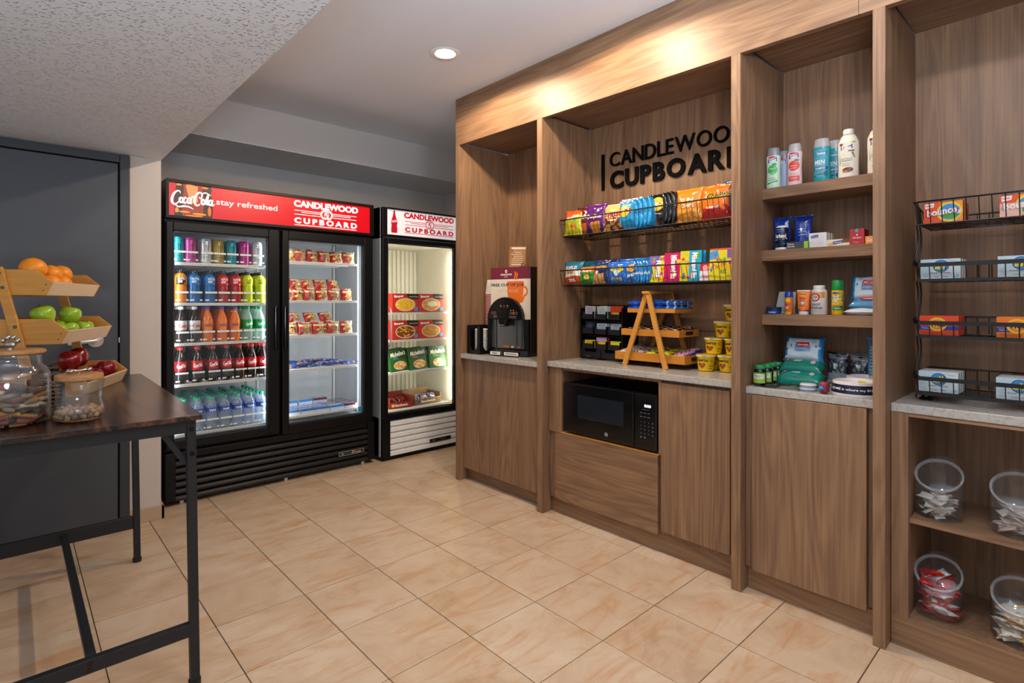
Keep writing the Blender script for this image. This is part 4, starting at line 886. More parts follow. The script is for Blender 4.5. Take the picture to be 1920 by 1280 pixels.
def bag(w, h, t, cf, art, seed=0, wr=.005):
    me, f = pillow_mesh('bag', w, h, t, cf, PF, seed, nu=18, nv=22, wr=wr, crimp=.09)
    A = Art(pillow_surf(f, w, h), .0006, .0018, .014); art(A)
    return [('bag', me), ('print', A.done('print', PF), 0)]
def nz(u, v, s, k=3): return mnoise.noise(Vector((u*k, v*k, s)))
W_ = '#ffffff'
def c_mix(u, v, s): return '#e8641c' if v > .35+.3*u else '#c9c21c' if nz(u, v, 1) > -.1 else '#8fae1e'
def c_dor(a, b, c):
    def f(u, v, s): return b if v < -.25 and abs(u-.1) < .45+.2*nz(u, v, 2) else a if v > -.75 else c
    return f
def c_fri(u, v, s): return '#e3b765' if v > .30 else '#efd9a8' if v > -.05 else '#5a2a1a' if nz(u, v, 5, 4) > -.05 else '#c9924c'
def c_lay(u, v, s): return '#e8e2e0' if v > .72 and nz(u, v, 1, 5) > .1 else '#8a1f3f' if v > .62 and nz(u, v, 2, 4) > .12 else '#1f96d2'
def c_blk(u, v, s): return '#8a5320' if v < -.45 and u < -.1 and nz(u, v, 3) > -.2 else '#17171a'
def c_sun(u, v, s): return '#e0a040' if v < -.25 and nz(u, v, 2, 4) > 0 else '#d9821c'
def c_che(u, v, s): return '#b51a1a' if v < -.35+.4*nz(u, v, 3) else '#e0761a'
def c_plain(a, b=None, th=.25, k=3): return lambda u, v, s: b if b and nz(u, v, 4, k) > th else a
def c_ruf(u, v, s): return '#14708a' if v > .3 else '#c04a22' if v < -.3+.1*u else '#e4e6ea' if abs(u+.2) > .35 or v < -.05 else '#c58a3a'
def c_org(u, v, s): return '#d9741c' if v > .35 else '#1a8a3c' if nz(u, v, 7, 4) > -.2 else '#8a5a24'
def c_pln(u, v, s): return '#1a2a5e' if v > .05 or u > .45 else '#c23a2e' if v > -.25 and u < -.2 else '#c9995a' if v < -.15 else '#1a2a5e'
UP = [  # y centre, x, w, h, t, colours, print, label, yaw, lean
 (2.040, 2.425, .125, .150, .05, c_mix, lambda A: (A.text('Munchies', .0, .03, .022, W_, w=.08, bold=.04, rot=.3), A.ell(.01, -.03, .02, .02, '#e88a2a')), 'orange and lime snack bag at the wall end of the upper basket', .25, .15),
 (1.972, 2.450, .125, .165, .05, c_dor('#5e1219', '#b0582a', '#3c0b12'), lambda A: (A.text('Doritos', .0, .02, .026, W_, w=.09, bold=.04), A.poly([(0, .0), (.012, .024), (-.012, .024)], '#e8781c')), 'dark red tortilla chip bag in the upper basket', .1, .1),
 (1.880, 2.430, .145, .165, .055, c_dor('#5a1470', '#c9852c', '#3d0c50'), lambda A: (A.text('Doritos', .0, .01, .026, W_, w=.10, bold=.04), A.poly([(0, -.01), (.012, .012), (-.012, .012)], '#e8b01c')), 'purple tortilla chip bag at the front of the upper basket', .05, .05),
 (1.770, 2.530, .145, .175, .05, c_plain('#5a1470', '#7a2a90'), lambda A: A.text('Doritos', 0, .02, .026, W_, w=.1, bold=.04), 'purple tortilla chip bag standing behind the tan corn chip bag', -.1, .05),
 (1.757, 2.430, .140, .150, .05, c_fri, lambda A: (A.text('Fritos', .0, .012, .034, '#b51a1a', w=.11, bold=.06, rot=.12), A.text('ORIGINAL', .0, -.02, .010, W_, w=.06, bold=.02)), 'tan and brown corn chip bag in the upper basket', .05, .1),
 (1.660, 2.430, .140, .165, .055, c_lay, lambda A: (A.ell(-.02, .012, .034, .034, '#e8c42a'), A.poly([(-.062, .002), (.022, -.004), (.024, .03), (-.06, .034)], '#c01a24'), A.text("Lay's", -.02, .015, .024, W_, w=.062, bold=.04)), 'sky blue potato chip bag with red and yellow badge', 0, .06),
 (1.487, 2.430, .105, .165, .05, c_blk, lambda A: (A.ell(0, .025, .036, .038, '#e0b82a'), A.poly([(-.04, .012), (.04, .008), (.042, .042), (-.038, .046)], '#b51a24'), A.text("Lay's", 0, .027, .024, W_, w=.062, bold=.04), A.text('Barbecue', .0, -.025, .010, W_, w=.05)), 'black potato chip bag facing out in the upper basket', .05, .06),
 (1.322, 2.430, .145, .165, .055, c_sun, lambda A: (A.text('SUN', -.005, .02, .026, '#f6ead0', w=.07, bold=.05), A.text('CHIPS', 0, -.008, .018, '#f6ead0', w=.07, bold=.04)), 'orange wholegrain chip bag in the upper basket', 0, .06),
 (1.192, 2.430, .145, .160, .055, c_che, lambda A: (A.rect(-.035, .012, .065, .050, '#f0c020') if False else A.text('Cheetos', .015, .03, .034, '#f0c020', w=.112, bold=.03, rot=.12), A.text('Cheetos', .015, .031, .026, '#1a1410', w=.10, bold=.03, rot=.12), A.text('FLAMIN HOT', .0, -.03, .012, W_, w=.07, bold=.03)), 'orange and red cheese puff bag in the upper basket', 0, .08),
 (1.105, 2.450, .110, .175, .05, c_plain('#14469a', '#1f62c0'), lambda A: (A.ell(.01, -.02, .025, .03, '#d9953a'), A.text('Chips', 0, .03, .02, W_, w=.06)), 'blue chip bag beside the upright in the upper basket', .15, .1)]
for q in UP:
    y, x, w, h, t, cf, art, lab, yaw, lean = q
    spawn('chip_bag', bag(w, h, t, cf, art, int(y*100) % 17), lab, 'bag', (x+.012, y, 1.583+h/2), 0, 'chip bags in the upper basket', rot=(-lean, 0, R(-90)+yaw*.6))
for i in range(4):   # blue bags seen edge-on, then the second row behind
    spawn('chip_bag', bag(.12, .15, .04, c_plain('#1f8cc8', '#2aa2dc'), lambda A: A.rect(-.03, -.01, .03, .02, '#c01a24'), i), f'sky blue chip bag standing edge-on in the upper basket, {ORD[i]} from the lettered one', 'bag', (2.445, 1.588-.026*i, 1.583+.073), 0, 'chip bags in the upper basket', rot=(-.05, .06*(i-1.5), R(-10)))
BACK = [(1.95, '#5e1219', 'dark red'), (1.64, '#1f96d2', 'sky blue'), (1.50, '#17171a', 'black'), (1.40, '#3a1712', 'dark brown'), (1.30, '#d9821c', 'orange'), (1.18, '#c8541a', 'red-orange'), (1.12, '#d9781c', 'pale orange')]
for i, (y, c, cn) in enumerate(BACK):
    spawn('chip_bag', bag(.13, .17 if i < 4 else .185, .05, c_plain(c, c), lambda A: A.rect(-.03, 0, .03, .02, W_), i+3), f'{cn} chip bag in the back row of the upper basket', 'bag', (2.535, y, 1.583+(.085 if i < 4 else .0925)), 0, 'chip bags in the upper basket', rot=(-.08, .05*(i % 3-1), R(-90)+.15*(i % 3-1)))
for i in range(3): spawn('chip_bag', bag(.11, .16, .04, c_plain('#17171a', '#232328'), lambda A: A.ell(0, .02, .02, .02, '#e0b82a'), i+5), f'black chip bag standing edge-on in the upper basket, {ORD[i]} beside the orange one', 'bag', (2.46, 1.432-.022*i, 1.583+.08), 0, 'chip bags in the upper basket', rot=(-.05, .0, R(-14)))
LO = [
 (2.035, 2.425, .14, .135, .045, c_ruf, lambda A: (A.text('RUFFLES', -.01, .030, .022, '#e9eef2', w=.085, bold=.06), A.lines(-.03, .03, -.055, -.035, 2, W_, .006)), 'teal, white and red ridged chip bag at the wall end of the lower basket', .1, .06),
 (1.930, 2.422, .13, .10, .04, c_org, lambda A: (A.text('Nacho', 0, .026, .014, W_, w=.06, bold=.03), A.ell(0, -.012, .02, .016, '#e8c04a')), 'orange and green snack bag in the lower basket', .05, .06),
 (1.838, 2.425, .12, .135, .045, c_pln, lambda A: (A.text('PLANTERS', .0, .024, .015, '#e0b84a', w=.09, bold=.04), A.ell(-.02, -.006, .01, .012, W_)), 'navy bag of peanuts in the lower basket', .05, .08),
 (1.727, 2.425, .135, .118, .045, c_plain('#1a62c8', '#2a7ad8'), lambda A: (A.poly([(-.045, .012), (-.03, .03), (.03, .03), (.045, .012), (.02, -.004), (-.02, -.004)], '#e0c82a'), A.ell(0, .0, .018, .022, '#cfe0ee'), A.text('WARHEADS', .0, .016, .012, '#2a5a1a', w=.075, bold=.04), A.text('CUBES', 0, -.038, .016, '#e0d82a', w=.07, bold=.05)), 'bright blue sour candy bag in the lower basket', 0, .06),
 (1.635, 2.425, .115, .118, .04, c_plain('#1f7ac4', '#1a66ae'), lambda A: (A.ell(0, .018, .03, .022, '#d9a84a'), A.text('Cookies', 0, .018, .012, '#2a2a6a', w=.05, bold=.03), A.text('AHOY', 0, -.02, .018, W_, w=.06, bold=.05, rot=.2)), 'blue cookie bag with gold badge in the lower basket', -.1, .06)]
for y, x, w, h, t, cf, art, lab, yaw, lean in LO:
    spawn('candy_bag', bag(w, h, t, cf, art, int(y*90) % 13), lab, 'bag', (x+.01, y, 1.299+h/2), 0, 'candy bags in the lower basket', rot=(-lean, 0, R(-90)+yaw*.6))
for i, (y, c, cn) in enumerate(((1.985, '#14708a', 'teal'), (1.85, '#1a2a5e', 'navy'), (1.72, '#1a62c8', 'bright blue'), (1.62, '#1f7ac4', 'mid blue'))):
    spawn('candy_bag', bag(.13, .14, .045, c_plain(c, c), lambda A: A.rect(-.03, 0, .03, .015, W_), i+2), f'{cn} bag in the back row of the lower basket', 'bag', (2.525, y, 1.299+.07), 0, 'candy bags in the lower basket', rot=(-.05, 0, R(-90)+.12*(i-1.5)))
for i in range(5): spawn('candy_bag', bag(.11, .115, .03, c_plain(('#1f7ac4', '#2a86d0', '#3a92d8')[i % 3], '#cfe2f2', .4), lambda A: A.rect(-.03, -.02, .03, .02, '#d0e2f0'), i), f'blue candy bag standing edge-on in the lower basket, {ORD[i]} from the gold badge bag', 'bag', (2.445, 1.592-.0175*i, 1.299+.056), 0, 'candy bags in the lower basket', rot=(-.04, .05*(i % 2), R(-12)))
def tbox(w, h, d, col, art):
    A = Art(plane((0, -d/2, h/2))); art(A)
    return [('carton', MB().box(-w/2, -d/2, 0, w/2, d/2, h).mesh('carton', M(col, .35, tag='carton'), .001)), ('print', A.done('print', PG), 0)]
def dots(A, w, h, cols, n, seed, s=.012):
    r = random.Random(seed)
    for k in range(n): A.ell(r.uniform(-w/2+s, w/2-s), r.uniform(-h/2+s, h/2-s), s*r.uniform(.5, 1), s*r.uniform(.5, 1), r.choice(cols), 9)
def vt(A, t, u, h, col, w, bold=.05): A.text(t, u, 0, h, col, w=w, bold=bold, rot=-PI/2)
TB = [
 (1.482, .100, .132, '#e0c81a', lambda A: (A.rect(-.05, -.066, .05, .066, '#e8d01c'), A.poly([(-.05, .066), (.01, .066), (-.02, .01), (-.05, .02)], '#7a5ab0'), dots(A, .10, .13, ('#d0489a', '#8a5ac0', '#5ab04a', '#e87a1c'), 12, 1), vt(A, 'Runts', .0, .034, '#1f5ab0', .095), vt(A, 'Runts', .001, .028, W_, .085, .03)), 'yellow and purple theatre candy box in the lower basket'),
 (1.398, .100, .142, '#b81a4a', lambda A: (A.rect(-.05, -.071, .05, .071, '#c2145a'), dots(A, .10, .14, ('#e07a1c', '#8ac02a', '#e8d02a', '#c04ac0'), 9, 2, .010), vt(A, 'Mike and Ike', .0, .030, W_, .118)), 'magenta theatre candy box in the lower basket'),
 (1.310, .104, .146, '#2a9ac0', lambda A: (A.rect(-.052, -.073, .052, .073, '#1fa0c8'), A.rect(-.052, -.073, -.008, .073, '#c9c02a'), dots(A, .10, .14, ('#e07a1c', '#4aa02a', '#e8d02a', '#7a3a9a', '#d03a4a'), 14, 3), vt(A, 'Mike and Ike', .018, .026, W_, .125), vt(A, 'MEGA MIX', -.022, .018, '#f0d82a', .09)), 'turquoise and yellow theatre candy box in the lower basket'),
 (1.228, .066, .082, '#c8283a', lambda A: (A.rect(-.033, -.041, .033, .041, '#e6dfe2'), A.rect(-.033, .005, .033, .041, '#c8283a'), A.ell(-.006, .018, .016, .014, '#e8a0a8'), A.text('Nerds', .004, -.02, .014, '#c8283a', w=.05, bold=.04)), 'small red and white candy box in the lower basket'),
 (1.158, .112, .146, '#d83a2a', lambda A: (A.rect(-.056, -.073, .056, .066, '#d8cc1a'), A.poly([(-.056, .06), (-.02, .066), (-.01, .03), (-.056, .02)], '#3a9ad0'), dots(A, .11, .11, ('#4ab03a', '#d04a9a', '#e87a1c', '#3a7ac0'), 11, 5, .008), A.text('SOUR', -.002, .012, .022, '#7a4a1a', w=.05, bold=.05, rot=-.3), A.text('PATCH', .002, -.012, .022, '#e0782a', w=.06, bold=.06), A.text('KIDS', .018, -.034, .018, '#2a8a2a', w=.045, bold=.05)), 'yellow sour candy box with red top in the lower basket'),
 (1.098, .070, .14, '#d8a02a', lambda A: (A.rect(-.035, -.07, .035, .07, '#d8c41c'), A.rect(-.035, .03, .035, .07, '#7a5ab0'), dots(A, .07, .13, ('#5ab04a', '#d04a9a'), 6, 6)), 'yellow and violet candy box next to the upright in the lower basket')]
for i, (y, w, h, c, art, lab) in enumerate(TB):
    for k in range(2):
        spawn('candy_box', tbox(w, h, .022, c, art), lab if not k else lab.replace('candy box', 'candy box, second one behind,'), 'box', (2.428+.03*k, y-.004*k, 1.2985), 0, 'candy boxes in the lower basket', rot=(-.10, 0, R(-90)+.1))

# ------------------------------------------------------------------ counter of the second bay
Z2 = CZ[1]+.0005
og = thing('tea_organizer', 'black countertop organizer with nine bins of tea packets', 'organizer', (2.545, 1.924, Z2), R(-90))
def rrect(w, z0, z1, r, n=5):
    pts = []
    for cx, cz, a in ((w/2-r, z0+r, -PI/2), (w/2-r, z1-r, 0), (-w/2+r, z1-r, PI/2), (-w/2+r, z0+r, PI)):
        pts += [(cx+r*math.cos(a+PI/2*i/n), cz+r*math.sin(a+PI/2*i/n)) for i in range(n+1)]
    return pts
obj('housing', MB().prism(rrect(.300, .008, .318, .022), .05, .14, 'y').mesh('housing', BLK, .003), og)
obj('side_cheek', MB().box(-.150, -.012, .012, -.143, .052, .30).mesh('side_cheek', BLK, .002), og); obj('side_cheek', MB().box(.143, -.012, .012, .150, .052, .30).mesh('side_cheek', BLK, .002), og)
for z in (.148, .230): obj('tier_ledge', MB().box(-.143, .0, z-.012, .143, .052, z-.008).mesh('tier_ledge', BLK), og)
for x in (-.11, .10): obj('foot', MB().box(x-.012, .0, 0, x+.012, .1, .0085).mesh('foot', M('#3a3a3c', .5)), og)
bn = MB().box(-.038, -.004, 0, .038, .0, .030).box(-.038, .0, 0, -.035, .048, .045).box(.035, .0, 0, .038, .048, .045).box(-.035, .0, 0, .035, .048, .003).mesh('bin', M('#1b1d22', .25, tag='bin'), .001)
PK = [('#d6cfd8', '#5a4a6a', 'pale grey'), ('#d2e2da', '#5a8a7a', 'pale mint'), ('#d8451c', '#f0c020', 'orange-red'), ('#17233f', '#7a8ab0', 'navy'), ('#b9c9d6', '#2a2a30', 'crested ice blue'), ('#b4c2cc', '#4a5560', 'plain ice blue'), ('#e0b81a', '#a07a10', 'golden yellow'), ('#a31a35', '#e0c020', 'crimson and lilac'), ('#d8d81c', '#8a8a14', 'lemon yellow')]
for r_ in range(3):
    for c_ in range(3):
        z = (.236, .150, .063)[r_]; x = (-.094, .0, .094)[c_]-.004; i = r_*3+c_
        obj('bin', bn, og, (x, -.006, z))
        c1, c2, cn = PK[i]; A = Art(plane((0, -.001, 0)), .0003); ph = (.072, .070, .045)[r_]+(.018 if i == 7 else 0)+(-.012 if i in (4, 5) else 0)
        A.rect(-.036, 0, .036, ph, c1)
        if i == 7: A.rect(-.036, ph-.024, .036, ph, '#b9a8c8')
        if i in (2, 7): A.ell(0, .03, .028, .007, c2)
        else: A.lines(-.026, .026, ph*.45, ph*.9, 3, c2, .0025, i)
        for k in range(2 if i != 5 else 1):
            mw = Matrix.Translation((2.545, 1.924, Z2)) @ Matrix.Rotation(R(-90), 4, 'Z') @ Matrix.Translation((x+rnd.uniform(-.004, .006)+.003*k, .010+.012*k, z+.0045))
            p = [('packet', MB().box(-.036, -.001, 0, .036, .003, ph).mesh('packet', M(c1, .5, tag='paper')))]+([('print', A.done('print', PM), 0)] if k == 0 else [])
            spawn('tea_packet', p, f'{cn} tea packet {"in front" if not k else "behind"}, {ORD[r_]} row, {ORD[c_]} bin of the organizer', 'tea packet', mw.to_translation(), 0, 'tea packets in the organizer', rot=(rnd.uniform(-.1, .02), rnd.uniform(-.06, .06), R(-90)))
for x in (-.072, .072): obj('drawer', MB().prism([(x-.070, .012), (x+.070, .012), (x+.070, .062), (x+.045, .062), (x+.040, .046), (x-.040, .046), (x-.045, .062), (x-.070, .062)], -.012, -.006, 'y').mesh('drawer', M('#141519', .3, tag='drawer'), .001), og)
A = Art(plane((-.09, -.0125, 0))); A.text('TEA STATION', .0, .020, .005, '#9a9aa0', w=.04); obj('print', A.done('print'), og)

st = thing('snack_stand', 'bamboo A-frame stand with three trays of snack bars', 'stand', (2.445, 1.570, Z2), R(-90))
for y, a, b, c_, d_ in ((.0, -.128, .008, .125, .024), (.222, -.128, .008, .125, .024)):
    obj('leg', MB().bar((a, y, .0), (b, y, .386), .026, .015, up=(0, 1, 0)).mesh('leg', BAMBOO_Y, .002), st)
    obj('leg', MB().bar((c_, y-.0155, .0), (d_, y-.0155, .384), .026, .015, up=(0, 1, 0)).mesh('leg', BAMBOO_Y, .002), st)
obj('handle_bar', MB().box(-.006, -.028, .378, .036, .24, .392).mesh('handle_bar', BAMBOO_Y, .003), st)
TR = [(-.197, .213, .028, .071), (-.157, .183, .160, .194), (-.117, .160, .281, .302)]
for x0, x1, z0, z1 in TR:
    obj('tray', MB().box(x0, .010, z0, x1, .018, z1).box(x0, .204, z0, x1, .212, z1).box(x0, .018, z0, x0+.009, .204, z1).box(x1-.009, .018, z0, x1, .204, z1).box(x0+.009, .018, z0, x1-.009, .204, z0+.006).mesh('tray', BAMBOO, .001), st)
for (x0, x1, z0, z1) in TR[:2]:
    A = Art(plane((x1, .11, (z0+z1)/2), (0, 1, 0), (0, 0, 1), (1, 0, 0))); A.poly([(p[0], p[1]-.0) for p in rrect(.075, -.008, .010, .008)], '#1a120c'); obj('hand_slot', A.done('hand_slot', PM), st, label='dark oval hand slot')
SM = Matrix.Translation((2.445, 1.570, Z2)) @ Matrix.Rotation(R(-90), 4, 'Z')
def on_stand(nm, parts, lab, cat, x, y, z, rz, g, rx=0, ry=0):
    spawn(nm, parts, lab, cat, (SM @ Vector((x, y, z))), 0, g, rot=(rx, ry, R(-90)+rz))
P_BL = [bar_pack(21, '#1550b8', '#1a62cc', '#2a78dc', .085, .056, .034, 'BELVITA'), bar_pack(22, '#1758c0', '#b9cfe6', '#2a78dc', .085, .056, .034, 'BELVITA')]
for l in range(2):
    for r_ in range(3):
        for c_ in range(4):
            on_stand('snack_pack', P_BL[(c_ == 3) and 1 or 0], f'blue snack pack on the top tray, {("lower", "upper")[l]} layer, row {ORD[r_]} from front, {ORD[c_]} along', 'snack pack', -.082+.068*c_, .044+.060*r_, .3035+.026*l, rnd.uniform(-.06, .06), 'blue snack packs on the top tray')
P_DK = [bar_pack(31, '#2a1712', '#8a3a1c', '#c9a04a', .052, .036, .022, 'Bar'), bar_pack(32, '#3a1a14', '#a87a3a', '#8a2a1c', .052, .036, .022, 'Bar'), bar_pack(33, '#24140f', '#b9b09a', '#5a2a1a', .052, .036, .022, 'Bar')]
for r_ in range(4):
    for c_ in range(6): on_stand('chocolate_bar', P_DK[(r_+c_) % 3], f'dark wrapped chocolate bar on the middle tray, row {ORD[r_]} from front, {ORD[c_]} along', 'chocolate bar', -.118+.052*c_, .042+.045*r_, .187+.004*r_, rnd.uniform(-.15, .15), 'chocolate bars on the middle tray')
P_Y = bar_pack(41, '#c9c41a', '#8a9a14', '#e0dc3a', .06, .04, .024, 'Fruity'); P_S = bar_pack(42, '#a89a96', '#7a3a3a', '#d8d4d0', .07, .048, .028, 'Trail'); P_P = bar_pack(43, '#c98a92', '#2a2a8a', '#3a3aa8', .085, .055, .026, 'Cookie')
for i in range(20):
    c_ = i % 5; r_ = i//5; p, nm, lb = ((P_S, 'snack_pack', 'clear and brown snack pack'), (P_S, 'snack_pack', 'clear and brown snack pack'), (P_Y, 'snack_pack', 'lime yellow snack pack'), (P_Y, 'snack_pack', 'lime yellow snack pack'), (P_P, 'snack_pack', 'pink and blue snack pack'))[c_]
    on_stand(nm, p, f'{lb} on the bottom tray, row {ORD[r_]} from front, {ORD[c_]} along', 'snack pack', -.152+.080*c_, .042+.046*r_, .066+.004*(i % 2)+.005*r_, rnd.uniform(-.3, .3), 'snack packs on the bottom tray', rnd.uniform(-.1, .1), rnd.uniform(-.1, .1))
# cereal cups
CUPP = [(0, .0012), (.031, .001), (.0345, .003), (.0425, .070), (.0425, .0715)]
fcup = interp([(.0345, 0), (.0345, .003), (.0425, .0715), (.0425, .09)])
A = Art(lambda u, v, d: Vector(((fcup(v)+d)*math.cos(-PI/2+u/.0385), (fcup(v)+d)*math.sin(-PI/2+u/.0385), v)), .0003, .0003, .006)
A.text('Cheerios', -.012, .055, .0165, '#1c140a', w=.058, bold=.035, arc=.001)
A.poly([(-.012+.0165*(math.sin(t)**3)*1.02, .030+.0165*(.81*math.cos(t)-.31*math.cos(2*t)-.12*math.cos(3*t)-.06*math.cos(4*t))) for t in [2*PI*i/26 for i in range(26)]], '#8a3a14')
r = random.Random(5)
for k in range(10): A.ring(-.012+r.uniform(-.009, .009), .031+r.uniform(-.007, .008), .0012, .0030, r.choice(('#c0762c', '#b0642a')), 8)
A.rect(.024, .014, .038, .017, '#5a4a10'); A.rect(.022, .026, .044, .029, '#3a2c10'); A.rect(.026, .045, .04, .06, '#b59a14')
P_CUP = [('cup_body', MB().lathe(CUPP, 26).mesh('cup_body', M('#e0b70c', .3, tag='cereal_yellow'), smooth=40)), ('rim', MB().lathe([(.0425, .0712), (.046, .0722), (.046, .0785), (.044, .0795), (.043, .0795)], 26).mesh('rim', M('#e9e6de', .3, tag='rim'), smooth=40)),
         ('foil_lid', MB().lathe([(0, .0797), (.0455, .0797), (.0462, .0803), (0, .0808)], 26).prism([(-.012, -.045), (.012, -.045), (.009, -.056), (-.009, -.056)], .0797, .0805, 'z').mesh('foil_lid', M('#dcbc1a', .3, tag='foil'))), ('print', A.done('print', PG), 0)]
CPS = [(2.535, 1.290, 0, 'front of bottom row beside the stand'), (2.578, 1.203, 0, 'front of bottom row beside the upright'), (2.630, 1.300, 0, 'back of bottom row beside the stand'), (2.650, 1.195, 0, 'back of bottom row, half hidden'), (2.600, 1.110, 0, 'bottom row behind the upright'),
       (2.580, 1.272, 1, 'second row, nearest the stand'), (2.598, 1.180, 1, 'second row, middle'), (2.612, 1.088, 1, 'second row behind the upright'), (2.592, 1.228, 2, 'third row, nearest the stand'), (2.604, 1.136, 2, 'third row beside the upright'), (2.600, 1.184, 3, 'single top cup of the pyramid')]
for i, (x, y, l, w) in enumerate(CPS): spawn('cereal_cup', P_CUP, f'yellow cereal cup with a heart, {w}', 'cereal cup', (x, y, Z2+.0815*l), R(-90)+(.28, .1, .7, .7, 0, .25, .1, 0, .35, .1, .3)[i], 'yellow cereal cups in a pyramid')

# ------------------------------------------------------------------ microwave in its niche
mw = thing('microwave', 'black countertop microwave in the walnut niche with lit clock', 'microwave', (2.290, 1.7025, .4745), R(-90))
obj('oven_body', MB().box(-.288, .03, .012, .288, .36, .278).mesh('oven_body', BLK, .008), mw)
obj('door', MB().box(-.292, .0, .010, .165, .030, .280).mesh('door', BLKG, .006), mw)
obj('window', MB().box(-.190, -.0012, .098, .105, .002, .222).mesh('window', M('#1c2128', .08, tag='oven_window'), .001), mw)
obj('control_panel', MB().box(.167, .0, .010, .292, .030, .280).mesh('control_panel', BLKG, .006), mw)
A = Art(plane((.232, -.0006, 0)), .0003); A.text('8:20', .012, .222, .013, '#e9f2ff', w=.036, bold=.05); obj('clock_digits', A.done('clock_digits', printed('clock_glow', .3, emit=2.2)), mw)
A = Art(plane((.232, -.0006, 0)), .0003); A.lines(-.02, .03, .200, .206, 1, '#6a7686', .0015)
for r_ in range(7):
    for c_ in range(3 if r_ != 6 else 2):
        u = -.024+.021*c_; v = .186-.0185*r_-(.006 if r_ > 1 else 0)
        if r_ < 2: A.rect(u-.007, v-.0015, u+.007, v+.0015, '#6a7686')
        else: A.text('1234567890<>ab'[((r_-2)*3+c_) % 12], u, v, .0055, '#8ea0b4') if r_ < 6 else A.rect(u-.005, v-.004, u+.005, v+.002, '#5a7080')
for k in range(4): A.ell(.040, .142-.019*k, .0045, .004, '#4a6a7a', 8)
obj('keypad', A.done('keypad'), mw)
A = Art(plane((0, -.0006, .041)), .0003); A.ell(0, 0, .0105, .0105, '#aab4c0', 20); A.ell(0, 0, .009, .009, '#3a4654', 20); A.text('GE', 0, 0, .009, '#c9d2dc', shear=.2); obj('round_badge', A.done('round_badge'), mw)
for x in (-.25, .25): obj('foot', MB().box(x-.015, .05, 0, x+.015, .08, .0125).mesh('foot', BLKM), mw)
A = Art(plane((0, 0, .2805), (1, 0, 0), (0, 1, 0), (0, 0, 1))); A.rect(-.284, .002, .284, .010, '#1a1b1e'); obj('top_trim', A.done('top_trim'), mw)

# ------------------------------------------------------------------ third bay: toiletries on three shelves and the worktop
F = R(-90)
def flat_bottle(w, h, dpt, body, capc, neck, art, capstyle='flip'):
    """oval toiletry bottle, front on -y"""
    s = dpt/w; r = w/2
    prof = [(0, .0), (r*.86, .0005), (r*.95, .005), (r*.97, h*.1), (r*.90, h*.42), (r*.96, h*.68), (r*.98, h*.77), (r*.93, h*.80)] if capstyle == 'flip' else \
           [(0, .0), (r*.92, .0005), (r*.98, .006), (r*.96, h*.35), (r*1.0, h*.60), (r*.97, h*.74), (r*.70, h*.86), (neck, h*.90)]
    mb = oval(prof, s, 28); parts = [('bottle_body', mb.mesh('bottle_body', body, smooth=45))]
    if capstyle == 'flip': cp = oval([(r*.93, h*.80), (r*.90, h*.83), (r*.80, h*.965), (r*.70, h*.995), (0, h)], s, 28)
    else: cp = oval([(neck*1.05, h*.895), (neck*1.08, h*.97), (neck*.95, h), (0, h)], 1, 22)
    parts.append(('cap', cp.mesh('cap', M(capc, .3, tag='cap'), smooth=40)))
    f = interp(prof)
    def S(u, v, d):
        rr = f(v); x = max(-rr*.98, min(rr*.98, u)); y = -s*math.sqrt(max(0, rr*rr-x*x)); n = Vector((x, y/(s*s), 0)).normalized()
        return Vector((x, y, v))+n*d
    A = Art(S, .0004, .0004, .008); art(A); parts.append(('label', A.done('label', PG)))
    return parts
def suave(A, v, flag='#c8283a'):
    A.rect(-.016, v+.012, .016, v+.020, flag); A.poly([(-.018, v-.008), (.018, v-.004), (.018, v+.014), (-.018, v+.010)], '#1f3f9a'); A.text('Suave', 0, v+.003, .010, '#ffffff', w=.028, bold=.03, rot=.1)
Z3 = 1.6935
def a_apple(A):
    suave(A, .122); A.ell(0, .083, .019, .022, '#3aa85a'); A.ell(.008, .106, .009, .006, '#2a8a44'); A.text('Apple', -.0, .088, .008, '#f0f6f0', w=.024); A.lines(-.016, .016, .062, .072, 2, '#dff0e2', .0015); A.lines(-.02, .02, .034, .05, 2, '#5a9a6a', .002, 2); A.poly([(-.02, .02), (.02, .03), (.018, .036), (-.02, .028)], '#4a8a4a')
def a_berry(A):
    suave(A, .122); A.ell(0, .085, .021, .022, '#d8453a'); A.ell(.010, .108, .009, .006, '#3a8a3a'); A.text('Strawberry', 0, .085, .007, '#f6e6e2', w=.03); A.lines(-.016, .016, .072, .079, 1, '#f6e6e2'); A.lines(-.02, .02, .046, .056, 2, '#c07a78', .0014, 3); A.rect(-.02, .02, .02, .042, '#d05048'); A.text('SHAMPOO', 0, .032, .005, '#f6e6e2', w=.03)
def a_men(A):
    A.rect(-.024, .02, .024, .135, '#4aa3b8'); A.poly([(-.018, .108), (.020, .112), (.020, .128), (-.018, .124)], '#1f3f9a'); A.text('Suave', .001, .118, .009, '#fff', w=.03, bold=.03); A.text('MEN', -.004, .082, .017, '#eaf4f6', w=.036, bold=.05); A.lines(-.02, .016, .068, .073, 1, '#eaf4f6'); A.rect(-.024, .05, .024, .062, '#1a5a86'); A.text('SHAMPOO', -.002, .056, .008, '#f0f6f8', w=.036, bold=.03); A.poly([(-.024, .02), (.024, .02), (.024, .048), (.0, .036), (-.024, .03)], '#15707e'); A.lines(-.018, .018, .024, .03, 1, '#bfe0e6')
